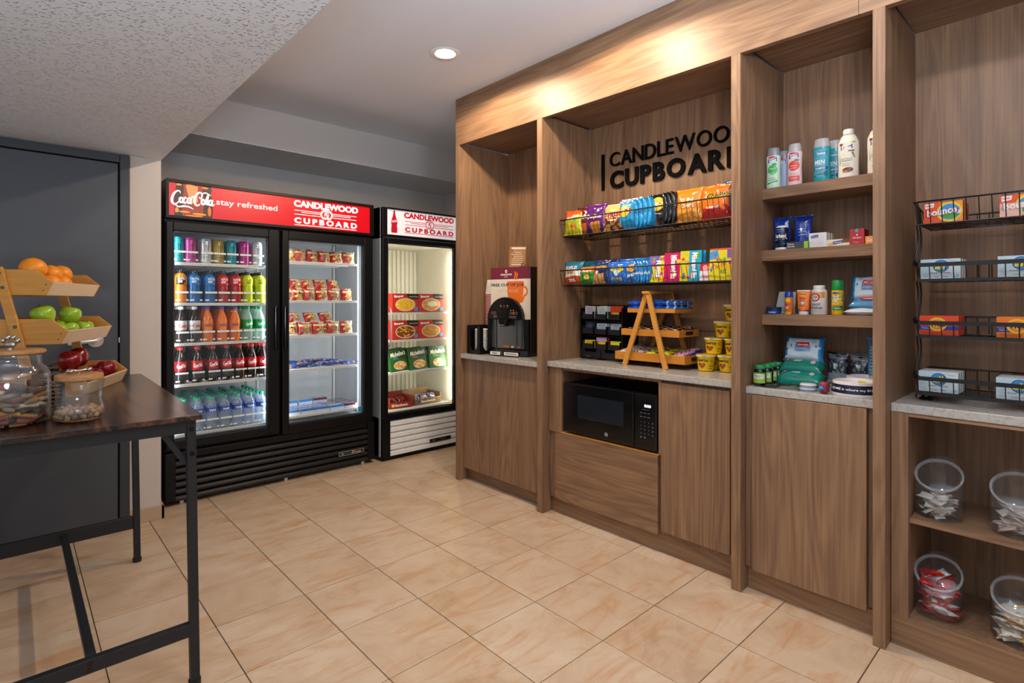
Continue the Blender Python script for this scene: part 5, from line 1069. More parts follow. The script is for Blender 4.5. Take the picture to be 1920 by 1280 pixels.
def a_coco(A):
    A.rect(-.026, .02, .020, .140, '#e2ddcf'); A.poly([(-.026, .14), (.026, .145), (.026, .137), (-.026, .132)], '#8ab03a'); A.rect(-.026, .13, -.016, .14, '#7a3a1f'); A.poly([(-.022, .112), (.018, .116), (.018, .132), (-.022, .128)], '#1f3f9a'); A.text('Suave', -.002, .122, .009, '#fff', w=.032, bold=.03); A.rect(.004, .104, .024, .109, '#7a3a22')
    A.poly([(.020, .103), (.026, .075), (.022, .08), (.014, .1)], '#5a8a3a'); A.poly([(-.026, .1), (-.022, .06), (-.026, .05)], '#8aae4a'); A.text('MOISTURIZING', -.002, .076, .006, '#4a5a6a', w=.036); A.rect(-.02, .066, .016, .071, '#9aa2aa'); A.lines(-.018, .012, .046, .06, 3, '#8a8a84', .0012, 4); A.ell(.002, .032, .018, .010, '#6a2f1a'); A.ell(-.006, .027, .010, .005, '#a9714a')
P_AP = flat_bottle(.060, .181, .038, M('#bfe0c8', .3, tag='bottle_green'), '#7d8088', 0, a_apple); P_BE = flat_bottle(.060, .181, .038, M('#e8c9c8', .3, tag='bottle_pink'), '#a9a6a4', 0, a_berry)
P_MN = flat_bottle(.066, .181, .042, M('#1b9aa6', .2, tag='bottle_teal'), '#b3b1ae', 0, a_men); P_CO = flat_bottle(.074, .196, .048, M('#e9e4d8', .3, tag='bottle_cream'), '#ece7dc', .018, a_coco, 'screw')
P_BL_ = flat_bottle(.060, .175, .038, M('#aeb9d6', .3, tag='bottle_blue'), '#7d8088', 0, lambda A: suave(A, .122))
for p, x, y, lab, yw in ((P_AP, 2.500, .961, 'pale green shampoo bottle with an apple label', .12), (P_BL_, 2.562, .945, 'pale blue shampoo bottle behind the apple one', 0), (P_BE, 2.500, .874, 'pink shampoo bottle with a strawberry label', .1),
                         (P_MN, 2.505, .772, "teal shampoo bottle at the front of the top shelf", .08), (P_MN, 2.572, .745, 'teal shampoo bottle behind the front teal one', 0), (P_CO, 2.505, .676, 'cream coconut bottle standing clear of the upright', .05), (P_CO, 2.505, .575, 'cream coconut bottle half hidden by the upright', .05)):
    spawn('shampoo_bottle', p, lab, 'bottle', (x, y, Z3), F+yw, 'shampoo bottles on the top shelf')
def box3(nm, lab, w, h, d, col, art, x, y, z, yaw=0, cat='box', g=None, mat=None):
    A = Art(plane((0, -d/2, h/2))); art(A)
    spawn(nm, [('carton', MB().box(-w/2, -d/2, 0, w/2, d/2, h).mesh('carton', mat or M(col, .4, tag='carton'), .0012)), ('print', A.done('print', PM), 0)], lab, cat, (x, y, z), F+yaw, g)
Z4 = 1.4245
SHV = [(0, 0), (.024, .0005), (.026, .004), (.026, .092), (.024, .096)]
def a_shv(A):
    A.text('Barbasol', .003, .060, .018, '#f2f4f6', w=.046, bold=.05); A.ell(.0, .078, .020, .004, '#2a5a9a'); A.lines(-.018, .02, .085, .089, 1, '#cfd6e0'); A.poly([(-.03, .040), (.03, .046), (.03, .050), (-.03, .044)], '#e8ecee'); A.poly([(-.03, .012), (.034, .024), (.034, .034), (-.03, .022)], '#1f8a5a'); A.rect(-.03, .0, .03, .010, '#e4e6e8')
spawn('shaving_foam_can', [('can_body', MB().lathe(SHV, 24).mesh('can_body', M('#0f1a3a', .25, tag='navy'), smooth=40)), ('label', (lambda A: (a_shv(A), A.done('label'))[1])(Art(cyl(.0262), .0003, .0002, .006))), ('cap', MB().lathe([(.0245, .096), (.0245, .098), (.020, .104), (0, .105)], 22).mesh('cap', M('#e6e6e6', .35, tag='cap'), smooth=40))], 'navy shaving foam can with white cap', 'can', (2.500, .925, Z4), F-.05)
for i, (y, x) in enumerate(((.950, 2.568), (.868, 2.580))):
    spawn('razor_bag', bag(.075, .155, .035, c_plain('#14338f', '#1f4ab8'), lambda A: A.lines(-.02, .02, -.02, .02, 3, '#8fa6d8', .003), i+2), ('dark blue glossy bag behind the shaving foam', 'dark blue glossy bag further along behind the shaving foam')[i], 'bag', (x, y, Z4+.0775), F, 'blue bags behind the shaving foam', rot=(-.08, 0, F+.15*i))
box3('soap_box', 'slim charcoal and lime soap box lying on the second shelf', .084, .028, .05, '#3a3d42', lambda A: (A.rect(-.042, -.014, .026, .014, '#3c4046'), A.rect(.026, -.014, .042, .014, '#8fc41f'), A.text('Dove', -.026, .006, .009, '#e9eaec', w=.024), A.text('MEN+CARE', -.024, -.005, .005, '#e9eaec', w=.028, bold=.04)), 2.492, .853, Z4)
for i in range(3): box3('soap_box', ('white soap box facing out on the second shelf', 'white soap box behind the front one', 'last white soap box, against the back')[i], .066, .060, .028, '#dcd9d8', lambda A: (A.rect(-.033, -.03, .033, .03, '#e2dedd'), A.poly([(-.024, .008), (.002, .010), (.002, .022), (-.024, .019)], '#1f3f8a'), A.text('Suave', -.011, .015, .006, '#fff', w=.02), A.lines(-.0, .028, -.024, -.008, 3, '#b9c3d6', .001)), 2.494+.0288*i, .780-.001*i, Z4, 0, 'box', 'white soap boxes')
box3('soap_box', 'flat cream and brown soap box between the white and the red boxes', .080, .027, .05, '#d9c9ae', lambda A: (A.rect(-.04, -.0135, .04, .0135, '#dccdb4'), A.poly([(-.04, -.004), (-.02, .004), (0, -.008), (-.03, -.0135)], '#c2a57e'), A.rect(.016, -.002, .04, .0135, '#6a3a22'), A.poly([(-.018, -.006), (.016, -.003), (.016, .009), (-.018, .006)], '#1f3f8a'), A.text('Softsoap', -.001, .001, .007, '#fff', w=.028)), 2.505, .706, Z4)
box3('soap_box', 'red upright soap box with teal tab', .048, .062, .075, '#8f1420', lambda A: (A.rect(-.024, -.031, .024, .031, '#a81a28'), A.rect(-.006, .018, .003, .031, '#1fa0a0'), A.text('Old Spice', 0, -.004, .009, '#f0e6e2', w=.030, shear=.3), A.ell(0, .008, .003, .003, '#f0e6e2', 8), A.lines(-.012, .012, -.024, -.018, 1, '#e0c9c6')), 2.518, .642, Z4, .04)
box3('soap_box', 'orange low soap box beside the upright', .060, .030, .05, '#e08a3a', lambda A: (A.rect(-.03, -.015, .03, .015, '#e8954a'), A.text('Caress', -.006, .001, .013, '#fff4e8', w=.036, shear=.25)), 2.505, .583, Z4)
Z5 = 1.1465
tagt = [('tin_base', MB().lathe([(0, 0), (.028, .0005), (.029, .003), (.029, .017)], 24).mesh('tin_base', M('#1d3f7a', .3, tag='tin'), smooth=40)), ('lid', MB().lathe([(.0295, .016), (.030, .018), (.030, .029), (.028, .031), (0, .0315)], 24).mesh('lid', M('#17294f', .3, tag='tin'), smooth=40)),
        ('label', (lambda A: (A.rect(-.02, .004, .02, .013, '#2a5aa8'), A.text('Vaseline', 0, .0085, .007, '#dfe8f4', w=.03), A.done('label'))[2])(Art(cyl(.0292), .0003, .0002, .005)))]
spawn('balm_tin', tagt, 'round navy balm tin at the wall end of the third shelf', 'tin', (2.498, .958, Z5), F)
A = Art(plane((0, -.004, 0))); A.poly([(-.043, 0), (.040, 0), (.040, .098), (-.030, .10)], '#a4a9a8'); A.lines(-.02, .03, .05, .09, 4, '#6a706f', .0016, 3); A.ell(-.012, .018, .02, .012, '#8d9394'); A.rect(.005, .01, .034, .04, '#b9bdbc'); A.text('travel kit', -.0, .093, .004, '#c9b45a', w=.02)
spawn('blister_card', [('card', MB().prism([(-.043, 0), (.040, 0), (.040, .098), (-.030, .10)], -.0035, -.0005, 'y').mesh('card', M('#a4a9a8', .5, tag='card'))), ('print', A.done('print', PM), 0)], 'grey blister card leaning behind the small sunscreen', 'card', (2.575, .940, Z5), F, rot=(-.18, 0, F))
SPF = [(0, 0), (.0145, .0005), (.0165, .004), (.0165, .065), (.015, .072)]
A = Art(cyl(.0167), .0003, .0002, .005); A.ell(.001, .060, .010, .008, '#e8b81f'); A.text('Sport', 0, .042, .009, '#7a2a6a', w=.022, bold=.03); A.ell(-.002, .028, .006, .006, '#9ac8dc', 10); A.rect(-.012, .046, .012, .049, '#d8601a'); A.rect(-.014, .0, .014, .010, '#e0a81a')
spawn('sunscreen_spray', [('bottle_body', MB().lathe(SPF, 20).mesh('bottle_body', M('#e0701a', .3, tag='sun_orange'), smooth=40)), ('cap', MB().lathe([(.0165, .073), (.0168, .076), (.0155, .092), (.010, .098), (0, .099)], 18).mesh('cap', M('#1a3a9a', .3, tag='cap'), smooth=40)), ('label', A.done('label'))], 'small orange sunscreen bottle with blue cap', 'bottle', (2.503, .899, Z5), F+.03)
tb = MB(); n_ = 16
for j, (w, d, z) in enumerate(((.018, .018, .012), (.021, .018, .014), (.0225, .016, .03), (.025, .011, .075), (.0275, .002, .098), (.0275, .002, .103))):
    tb.v += [(w*math.cos(2*PI*i/n_), d*math.sin(2*PI*i/n_), z) for i in range(n_)]
for j in range(5): tb.f += [(j*n_+i, j*n_+(i+1) % n_, (j+1)*n_+(i+1) % n_, (j+1)*n_+i) for i in range(n_)]
tb.f.append(tuple(5*n_+i for i in range(n_))); tb.c = [(1, 1, 1)]*len(tb.f)
def tubeS(u, v, d):
    fr_ = interp([(.0225, .0), (.0225, .03), (.025, .075), (.0275, .12)]); fd = interp([(.018, 0), (.018, .014), (.016, .03), (.011, .075), (.002, .098), (.002, .12)])
    w = fr_(v); x = max(-w*.97, min(w*.97, u)); return Vector((x, -fd(v)*math.sqrt(1-(x/w)**2)-d, v))
A = Art(tubeS, .0004, .0006, .007); A.rect(-.026, .098, .026, .103, '#e9e6de'); A.ell(.0, .085, .012, .008, '#d8a81a'); A.rect(-.011, .083, .011, .087, '#7a2a4a'); A.text('Sport', 0, .068, .010, '#7a2a6a', w=.026, bold=.03); A.lines(-.014, .014, .055, .061, 1, '#b04a2a'); A.ell(0, .048, .006, .007, '#9ac8dc', 10); A.lines(-.016, .016, .034, .042, 2, '#8a4a3a', .0014); A.ell(-.013, .024, .005, .005, '#2aa08a', 10); A.poly([(-.021, .014), (.021, .014), (.022, .020), (-.0, .017), (-.021, .02)], '#3a3a9a')
spawn('sunscreen_tube', [('tube_body', tb.mesh('tube_body', M('#e8741c', .3, tag='sun_orange'), smooth=45)), ('cap', oval([(0, 0), (.0185, 0), (.0185, .0125), (.017, .0135), (0, .0135)], 1).mesh('cap', M('#e9e4da', .35, tag='cap'), smooth=40)), ('print', A.done('print'))], 'orange sunscreen tube standing on its white cap', 'tube', (2.505, .841, Z5), F)
PWD = [(0, 0), (.028, .0005), (.030, .004), (.030, .090), (.0285, .100), (.021, .107), (.020, .109)]
A = Art(cyl(.0302), .0003, .0002, .006); A.rect(-.030, .070, .030, .094, '#d98a3a'); A.ell(-.006, .076, .026, .016, '#e6c9a0')
for k in range(16): a = PI*k/15; A.poly([(-.006+.018*math.cos(a-.05), .076+.018*math.sin(a-.05)), (-.006+.018*math.cos(a+.05), .076+.018*math.sin(a+.05)), (-.006+.027*math.cos(a), .076+.024*math.sin(a))], '#f0e0c8')
A.ell(-.006, .072, .0165, .0165, '#a82a2a', 24); A.ell(-.006, .072, .0115, .0115, '#efe6da', 20); A.text('ARM & HAMMER', -.006, .072, .003, '#a82a2a', w=.018); A.stroke([(-.012, .070), (-.006, .078), (.000, .072), (-.008, .066)], .003, '#1f2a5a'); A.text('FOOT', -.003, .042, .010, '#2f3a5c', w=.032, bold=.02); A.text('POWDER', -.003, .028, .010, '#2f3a5c', w=.046, bold=.02); A.lines(-.02, .02, .010, .019, 2, '#8a90a0', .0012)
spawn('foot_powder', [('bottle_body', MB().lathe(PWD, 26).mesh('bottle_body', M('#ded9d2', .4, tag='powder_white'), smooth=40)), ('cap', MB().lathe([(.0215, .108), (.0215, .119), (.020, .1215), (0, .1215)], 22).mesh('cap', M('#e6e4de', .35, tag='cap'), smooth=40)), ('label', A.done('label', PM))], 'white foot powder bottle with red round emblem', 'bottle', (2.506, .782, Z5), F)
SPR = [(0, 0), (.020, .0005), (.0212, .004), (.0212, .098), (.0205, .102)]
A = Art(cyl(.0214), .0003, .0002, .006); A.ell(-.002, .089, .014, .004, '#2a5a9a'); A.poly([(-.026, .046), (.026, .052), (.026, .082), (.0, .084), (-.026, .078)], '#1a7a3a'); A.text('FOOT', .002, .075, .007, '#f0f4ee', w=.026, bold=.04); A.text('POWDER', -.001, .065, .007, '#f0f4ee', w=.036, bold=.04); A.text('spray', -.006, .056, .007, '#f0f4ee', w=.022, bold=.04, shear=.2); A.poly([(-.026, .044), (.026, .050), (.026, .052), (-.026, .046)], '#e9e6da'); A.rect(-.012, .020, .026, .038, '#1a6a3a'); A.lines(-.01, .02, .023, .035, 2, '#dfe8da', .0022)
spawn('foot_spray', [('can_body', MB().lathe(SPR, 22).mesh('can_body', M('#d9ac17', .3, tag='spray_yellow'), smooth=40)), ('cap', MB().lathe([(.0208, .1), (.0215, .102), (.0215, .137), (.0195, .1405), (0, .141)], 22).mesh('cap', M('#158a3c', .3, tag='cap'), smooth=40)), ('label', A.done('label'))], 'yellow foot spray can with tall green cap', 'can', (2.508, .716, Z5), F+.03)
def wipes(w, h, t, c1, c2, art, seed, mat=PF):
    def cf(u, v, s): return c2 if abs(u) > .80+.1*nz(u, v, seed) or v > .9 else c1
    me, f = pillow_mesh('wrapper', w, h, t, cf, mat, seed, nu=18, nv=12, wr=.004, crimp=.06, ex=.3)
    A = Art(pillow_surf(f, w, h), .0006, .0026, .008); art(A); return [('wrapper', me), ('print', A.done('print', PF), 0)]
def a_fp(A):
    A.rect(-.032, -.014, .032, .020, '#5a9ad0'); A.rect(-.028, .003, .028, .027, '#c01a30'); A.text('fisher-price', 0, .015, .010, '#fff', w=.044, bold=.04); A.ell(0, .036, .018, .006, '#e9d9dc'); A.lines(-.012, .012, .034, .038, 1, '#b04a5a'); A.ring(.045, .030, .006, .007, '#3a4a5a'); A.ring(-.038, .033, .005, .006, '#3a4a5a'); A.ell(-.05, .01, .004, .006, '#4a9ad0', 8); A.ell(.055, .01, .004, .006, '#4a9ad0', 8); A.lines(-.028, .028, -.008, -.002, 1, '#cfe4f4')
P_FP = wipes(.150, .098, .045, '#cfe2ec', '#2a86c4', a_fp, 3)
spawn('wipes_pack', P_FP, 'pale blue wipes pack propped upright on the third shelf pile', 'wipes', (2.565, .611, Z5+.066+.044), 0, None, rot=(-.25, 0, F))
spawn('wipes_pack', wipes(.14, .07, .042, '#4a8ab8', '#2f6f9f', lambda A: (A.rect(-.03, -.016, .04, .014, '#c01a30'), A.text('fisher-price', .006, 0, .012, '#fff', w=.054, bold=.04)), 5), 'mid blue wipes pack in the middle of the third shelf pile', 'wipes', (2.545, .614, Z5+.045), 0, None, rot=(-1.25, 0, F))
spawn('wipes_pack', wipes(.15, .07, .030, '#d2d8e0', '#a9bcd0', lambda A: (A.ell(-.045, 0, .010, .012, '#c03a4a', 12), A.ell(.006, .0, .024, .008, '#dcb9b4')), 7), 'white wipes pack at the bottom of the third shelf pile', 'wipes', (2.535, .620, Z5+.016), 0, None, rot=(-1.45, 0, F))
ZC = CZ[2]+.0005
VIT = [(0, 0), (.0225, .0005), (.0245, .004), (.0245, .058), (.022, .066), (.018, .070)]
def a_vit(A):
    A.rect(-.03, .012, .03, .056, '#8fb84a'); A.rect(-.024, .030, .024, .050, '#e4e8d4'); A.text('Vitamin C', 0, .043, .0065, '#2a3a2a', w=.034, bold=.03); A.text('500 mg', 0, .035, .005, '#2a3a2a', w=.02, bold=.03); A.rect(-.03, .051, .03, .056, '#5a9a3a'); A.ell(-.014, .018, .006, .005, '#e08a2a', 10); A.poly([(.004, .012), (.03, .012), (.03, .018)], '#d8a02a')
A = Art(cyl(.0247), .0003, .0002, .006); a_vit(A)
P_V = [('bottle_body', MB().lathe(VIT, 22).mesh('bottle_body', M('#12100c', .12, tag='amber_dark'), smooth=40)), ('cap', MB().lathe([(.0195, .070), (.0205, .072), (.0205, .084), (.019, .086), (0, .086)], 22).mesh('cap', M('#1f8a4a', .4, tag='cap'), smooth=40)), ('label', A.done('label', PM))]
for i, (x, y) in enumerate(((2.350, .958), (2.408, .952), (2.466, .957), (2.524, .953))): spawn('vitamin_bottle', P_V, f'vitamin bottle with green cap, {("front of", "second in", "third in", "rear of")[i]} the row along the side panel', 'bottle', (x, y, ZC), F+(.1, -.1, .2, 0)[i], 'vitamin bottles')
def a_gr(A): A.ell(-.062, .012, .010, .010, '#b02a3a', 14); A.text('fp', -.062, .012, .008, '#fff', w=.01); A.ell(-.016, .012, .020, .006, '#d9d2cf'); A.ell(.048, .009, .010, .011, '#d8b9b4', 14); A.lines(-.05, .05, -.022, -.008, 3, '#4aa08a', .0014)
spawn('wipes_pack', wipes(.185, .070, .050, '#1a8a78', '#137064', a_gr, 11), 'teal wipes pack lying at the bottom of the counter stack', 'wipes', (2.470, .842, ZC+.028), 0, None, rot=(-.95, 0, F+.06))
spawn('wipes_pack', wipes(.180, .070, .045, '#178472', '#106a5c', a_gr, 12), 'teal wipes pack lying on top of the bottom one', 'wipes', (2.515, .850, ZC+.075), 0, None, rot=(-.95, 0, F-.05))
spawn('wipes_pack', wipes(.165, .108, .045, '#cfe2ec', '#2a8ac8', a_fp, 13), 'pale blue wipes pack leaning upright above the teal packs', 'wipes', (2.575, .862, ZC+.145), 0, None, rot=(-.3, 0, F))
for i, (x, y, yw) in enumerate(((2.345, .905, .3), (2.385, .868, -.15), (2.350, .842, .1))):
    A = Art(plane((0, 0, .004+.0), (1, 0, 0), (0, 1, 0), (0, 0, 1)), .0003); A.rect(-.038, -.028, .038, .028, ('#2b2e30', '#3a4038', '#4a4c4e')[i]); A.rect(-.03, -.02, .012, .02, ('#5a5e60', '#8a3a4a', '#b9b9b4')[i]); A.rect(.016, -.02, .032, .02, ('#a8c41f', '#c9b45a', '#8a8a86')[i])
    spawn('gift_card_pack', [('card', MB().box(-.040, -.030, 0, .040, .030, .004).box(-.026, -.018, .004, .026, .018, .009).mesh('card', M(('#202224', '#2a2d2c', '#6a6c6c')[i], .3, tag='card'))), ('print', A.done('print'), 0)], f'flat dark blister pack on the worktop, {("nearest the vitamins", "pushed under the teal packs", "between vitamins and discs")[i]}', 'pack', (x, y, ZC+.0045*(i % 2)), F+yw, 'flat blister packs', rot=(0, .0, F+yw))
for i, (x, y, z) in enumerate(((2.352, .775, 0), (2.372, .780, .0135))):
    spawn('lens_case', [('case', MB().lathe([(0, 0), (.028, 0), (.030, .003), (.030, .008), (.026, .012), (0, .0128)], 24).mesh('case', M(('#9fb0c8', '#d9cfd2')[i], .25, tag='case'), smooth=40)), ('rim', MB().lathe([(.0302, .0035), (.031, .005), (.0302, .0065)], 24).mesh('rim', M('#5a6068', .3, tag='rim')))], ('round pale blue disc pack lying on the worktop', 'round whitish disc pack on top of the blue one')[i], 'pack', (x, y, ZC+z), F, 'round disc packs')
def silver_pouch(seed):
    me, f = pillow_mesh('pouch', .080, .135, .035, lambda u, v, s: '#1d1f24' if v > .86 else '#8f98a2' if v > .5 or nz(u, v, seed, 5) > .2 else '#3d4752' if v > -.3 else '#a3acb5', PF, seed, nu=14, nv=18, wr=.006, crimp=.12)
    A = Art(pillow_surf(f, .08, .135), .0006, .0016, .01); A.ell(0, .052, .008, .003, '#15161a', 10); A.rect(-.030, .036, .030, .038, '#5a626c'); A.rect(-.012, .004, .004, .018, '#cfe0e0'); A.rect(-.010, -.006, .002, .004, '#7ac88a')
    return [('pouch', me), ('print', A.done('print', PF), 0)]
for i, (y, x) in enumerate(((.757, 2.655), (.674, 2.660))): spawn('snack_pouch', silver_pouch(i+3), ('silver zip pouch nearer the wipes', 'silver zip pouch nearer the tall blue bag')[i], 'pouch', (x, y, ZC+.068), F, 'silver zip pouches', rot=(-.1, 0, F+.05*i))
def a_oat(A):
    for k in range(12): A.rect(-.04, -.085+.0135*k, .04, -.081+.0135*k, '#b9c8d8')
    A.rect(-.012, -.07, .05, .03, '#2a5a9a'); A.rect(-.004, -.06, .05, -.005, '#c9ccd0'); A.text('Oral-B', .016, .016, .016, '#1a2a5a', w=.05, bold=.04)
spawn('tall_blue_bag', bag(.105, .205, .04, c_plain('#5a8ab8', '#6f9cc4'), a_oat, 4, .003), 'tall blue and white striped bag beside the upright', 'bag', (2.618, .590, ZC+.104), F, None, rot=(-.05, 0, F))
def bowl(word, col):
    pr = [(0, .004), (.060, .003), (.078, .0), (.080, .004), (.074, .048), (.073, .054), (.0695, .055), (.066, .050), (.062, .018), (0, .014)]
    f_ = interp([(.080, .0), (.0795, .006), (.0735, .050)]); A = Art(lambda u, v, d: Vector(((f_(v)+d)*math.cos(-PI/2+u/.077), (f_(v)+d)*math.sin(-PI/2+u/.077), v)), .0003, .0003, .006)
    A.lathe([(f_(z)+.0004, z) for z in (.012, .02, .03, .040, .044)], 48, col); A.f = [q for q in A.f if len(q) == 4]; A.c = [hx(col)]*len(A.f)
    if word:
        A.text('HOME is where my BOWL is', .030, .027, .011, '#e6e4dc', w=.190, bold=.02); A.poly([(-.084, .022), (-.076, .022), (-.076, .030), (-.080, .036), (-.084, .030)], '#3ab0a8'); A.rect(-.093, .018, -.0915, .036, '#c97a5a')
    return [('bowl_body', MB().lathe(pr, 48).mesh('bowl_body', M('#dcd4d4', .2, tag='glaze'), smooth=40)), ('band', A.done('band'))]
def ytag(): return [('price_tag', MB().box(-.014, -.0008, 0, .014, 0, .012, '#d8c21f').mesh('price_tag', PM))]
for i, (x, y, lab) in enumerate(((2.375, .618, 'navy banded pet bowl with white lettering at the worktop edge'), (2.48, .590, 'pale pet bowl behind the lettered one'))):
    t = spawn('pet_bowl', bowl(i == 0, '#14203a' if i == 0 else '#c9bcb8'), lab, 'bowl', (x, y, ZC+.0505*0+(0 if i == 0 else .0)) if i == 0 else (2.54, .618, ZC), F-.12, 'pet bowls')
    obj('price_tag', MB().box(-.016, .060, .034, .012, .0615, .046, '#d8c21f').mesh('price_tag', PM), t)
spawn('pet_toy', [('knot', oval([(0, 0), (.012, .003), (.016, .014), (.014, .024), (.016, .034), (.011, .044), (0, .047)], .9).mesh('knot', M('#8a2430', .6, bmp=.4, bs=400, var=.5, vs=160, tag='toy_red'), smooth=60)), ('bead', MB().lathe([(0, 0), (.010, .004), (.011, .010), (.007, .017), (0, .019)], 14, o=(-.004, -.014, .012)).mesh('bead', M('#2f6fb0', .4, tag='bead'), smooth=60))], 'small red and blue knotted toy beside the pet bowl', 'toy', (2.318, .708, ZC), F)
spawn('pet_toy', [('knot', oval([(0, 0), (.013, .004), (.015, .014), (.013, .024), (.014, .032), (0, .038)], .9).mesh('knot', M('#7a3a5a', .6, bmp=.4, bs=400, var=.5, vs=160, tag='toy_plum'), smooth=60)), ('band', MB().lathe([(.0145, .012), (.0155, .015), (.0145, .018)], 14).mesh('band', M('#c0404a', .5, tag='band')))], 'small plum knotted toy behind the red and blue one', 'toy', (2.385, .722, ZC), F+.4)

# ------------------------------------------------------------------ fourth bay: wire rack with laundry boxes, jars of packets below
rk = thing('wire_rack', 'black four-tier wire rack standing on the worktop', 'rack', (2.53, .085, CZ[3]))
RY0, RY1, RF, RB = -.28, .447, 2.400, 2.655
TIERS = [(1.476, 1.553, 0), (1.276, 1.330, 1), (1.078, 1.126, 1), (.876, .930, 1)]
for z0, z1, b in TIERS:
    y0, y1 = RY0, RY1; fb = RF+(.014 if b else .028); zb = z1+(.018 if b else -.03)
    bk = wobj('basket', MB().tube([(RF, y0, z1), (RF, y1-.012, z1), (RF+.012, y1, z1), (RB, y1, zb), (RB, y0, zb)], .0032, 6, closed=True).tube([(fb, y0, z0), (fb, y1-.008, z0), (RB, y1-.008, z0), (RB, y0, z0)], .0028, 6, closed=True).mesh('basket', WIRE, smooth=60), rk)
    mb = MB(); n = 22
    for i in range(n+1):
        y = y0+(y1-.012-y0)*i/n; mb.tube([(RF, y, z1), (fb, y, z0), (RB, y, z0), (RB, y, zb)], .0015, 4)
    for k in range(1, 7): mb.tube([(fb+(RB-fb)*k/7, y0, z0), (fb+(RB-fb)*k/7, y1-.008, z0)], .0013, 4)
    for k in range(1, 7): x = RF+(RB-RF)*k/7; mb.tube([(max(x, fb), y1-.008, z0), (x, y1, z1+(zb-z1)*k/7)], .0014, 4)
    w_ = obj('wire_grid', mb.mesh('wire_grid', WIRE, fix=False), bk); w_['kind'] = 'stuff'
    if b:
        mb = MB().prism([(RF-.004, z1-.007), (RF+.001, z1-.007), (RF+.001, z1+.007), (RF-.004, z1+.007)], y0, y1-.014, 'y').bar((RF-.002, y1-.016, z1), (RF+.022, y1+.002, z1+.008), .005, .015, up=(0, 0, 1)).bar((RF+.02, y1+.002, z1+.006), (RF+.055, y1+.003, z1+.016), .005, .018, up=(0, 0, 1))
        obj('front_band', mb.mesh('front_band', M('#0d0c0c', .45, tag='black_band')), bk)
        obj('front_ledge', MB().box(fb-.003, y0, z0-.006, fb+.001, y1-.01, z0+.005).mesh('front_ledge', BLKM), bk)
    else: obj('end_plate', MB().prism([(RF, z1-.004), (RF+.045, z1-.01), (fb+.06, z0), (fb, z0)], y1-.009, y1-.004, 'y').mesh('end_plate', BLKM), bk)
for yy in (RY1+.001, ):
    for xx in (RF+.055, RF+.105):
        for (za, zt) in ((1.346, 1.476), (1.138, 1.276), (.940, 1.078)):
            h = zt-za; wobj('side_wire', MB().tube([(xx-.012, yy, za), (xx-.010, yy, za+h*.15), (xx+.010, yy-.002, za+h*.45), (xx+.016, yy-.002, za+h*.7), (xx+.006, yy, zt-.004), (xx, yy, zt)], .0032, 6).mesh('side_wire', WIRE, smooth=60), rk)
    wobj('side_wire', MB().tube([(RF+.055, yy, .852), (RF+.05, yy, .862), (RF+.06, yy, .876)], .0032, 6).mesh('side_wire', WIRE, smooth=60), rk)
for (xx, yy) in ((RF+.075, .425), (RB-.04, .425), (RF+.075, -.26)):
    obj('glide_foot', MB().lathe([(.020, 0), (.022, .004), (.012, .012), (.010, .028), (0, .030)], 18).mesh('glide_foot', BLKG, smooth=40), rk, (xx-2.53, yy-.085, .0005))
def a_bounce(A, w=.108, h=.072):
    A.rect(-w/2, -h/2, w/2, h/2, '#e04a14'); A.poly([(-w*.1, h/2), (w/2, h/2), (w/2, -h/2), (w*.1, -h/2)], '#e88a1c'); A.ell(w*.165, 0, .0355, .034, '#e8c81f', 26); A.ell(w*.17, .0, .029, .028, '#3a8ad0', 24); A.poly([(-w*.06, -.006), (w*.1, .002), (w*.40, -.010), (w*.37, -.016), (w*.2, -.027), (w*.02, -.020)], '#4aa03a'); A.poly([(w*.36, .002), (w*.46, .008), (w*.44, -.008), (w*.36, -.008)], '#e6ecf2')
    A.poly([(-w*.46, h*.46), (-w*.22, h*.48), (-w*.24, h*.28), (-w*.46, h*.22)], '#efe6e2'); A.text('NEW', -w*.35, h*.36, .007, '#c0301a', w=.018, bold=.04)
    A.text('bounce', -.004, .004, .029, '#b01a14', w=.092, bold=.03, shear=.12, rot=.12); A.text('bounce', -.004, .004, .025, '#f6f2f0', w=.084, bold=.05, shear=.12, rot=.12); A.lines(-w*.46, -w*.2, -h*.46, -h*.34, 1, '#7a2a0e')
def a_bounce2(A):
    a_bounce(A); A.poly([(-.054, .010), (.0, .010), (.0, -.036), (-.054, -.036)], '#e6b5a4'); A.text('bounce', -.004, .004, .029, '#c87a7a', w=.092, bold=.03, shear=.12, rot=.12); A.text('bounce', -.004, .004, .025, '#f6f2f0', w=.084, bold=.05, shear=.12, rot=.12)
def a_all(A, w=.11, h=.070):
    A.rect(-w/2, -h/2, w/2, h/2, '#cfd9de'); A.poly([(-w/2, h/2), (w*.3, h/2), (-w*.1, -h*.05), (-w/2, -h*.2)], '#b9d3de'); A.ell(.002, .010, .022, .022, '#1f4a9a', 24); A.ell(.002, .010, .0195, .0195, '#3a86c4', 24); A.text('all', .001, .010, .026, '#1a2a5a', w=.037, bold=.03, shear=.15); A.text('all', .0, .010, .023, '#e8d81f', w=.031, bold=.05, shear=.15)
    A.text('dryer sheets', -.0, -.014, .008, '#20585f', w=.056, shear=.2, bold=.01); A.text('free', -.010, -.026, .006, '#3a4a7a', w=.014, shear=.2); A.text('clear', .014, -.026, .006, '#3a4a7a', w=.018, shear=.2); A.lines(-w*.46, -w*.28, -.028, -.005, 4, '#7ab0c4', .0013, 2); A.lines(w*.25, w*.46, .024, .030, 1, '#6a8a9a', .0012); A.poly([(w*.3, -.03), (w*.46, -.03), (w*.46, -.02)], '#8ac8d8')
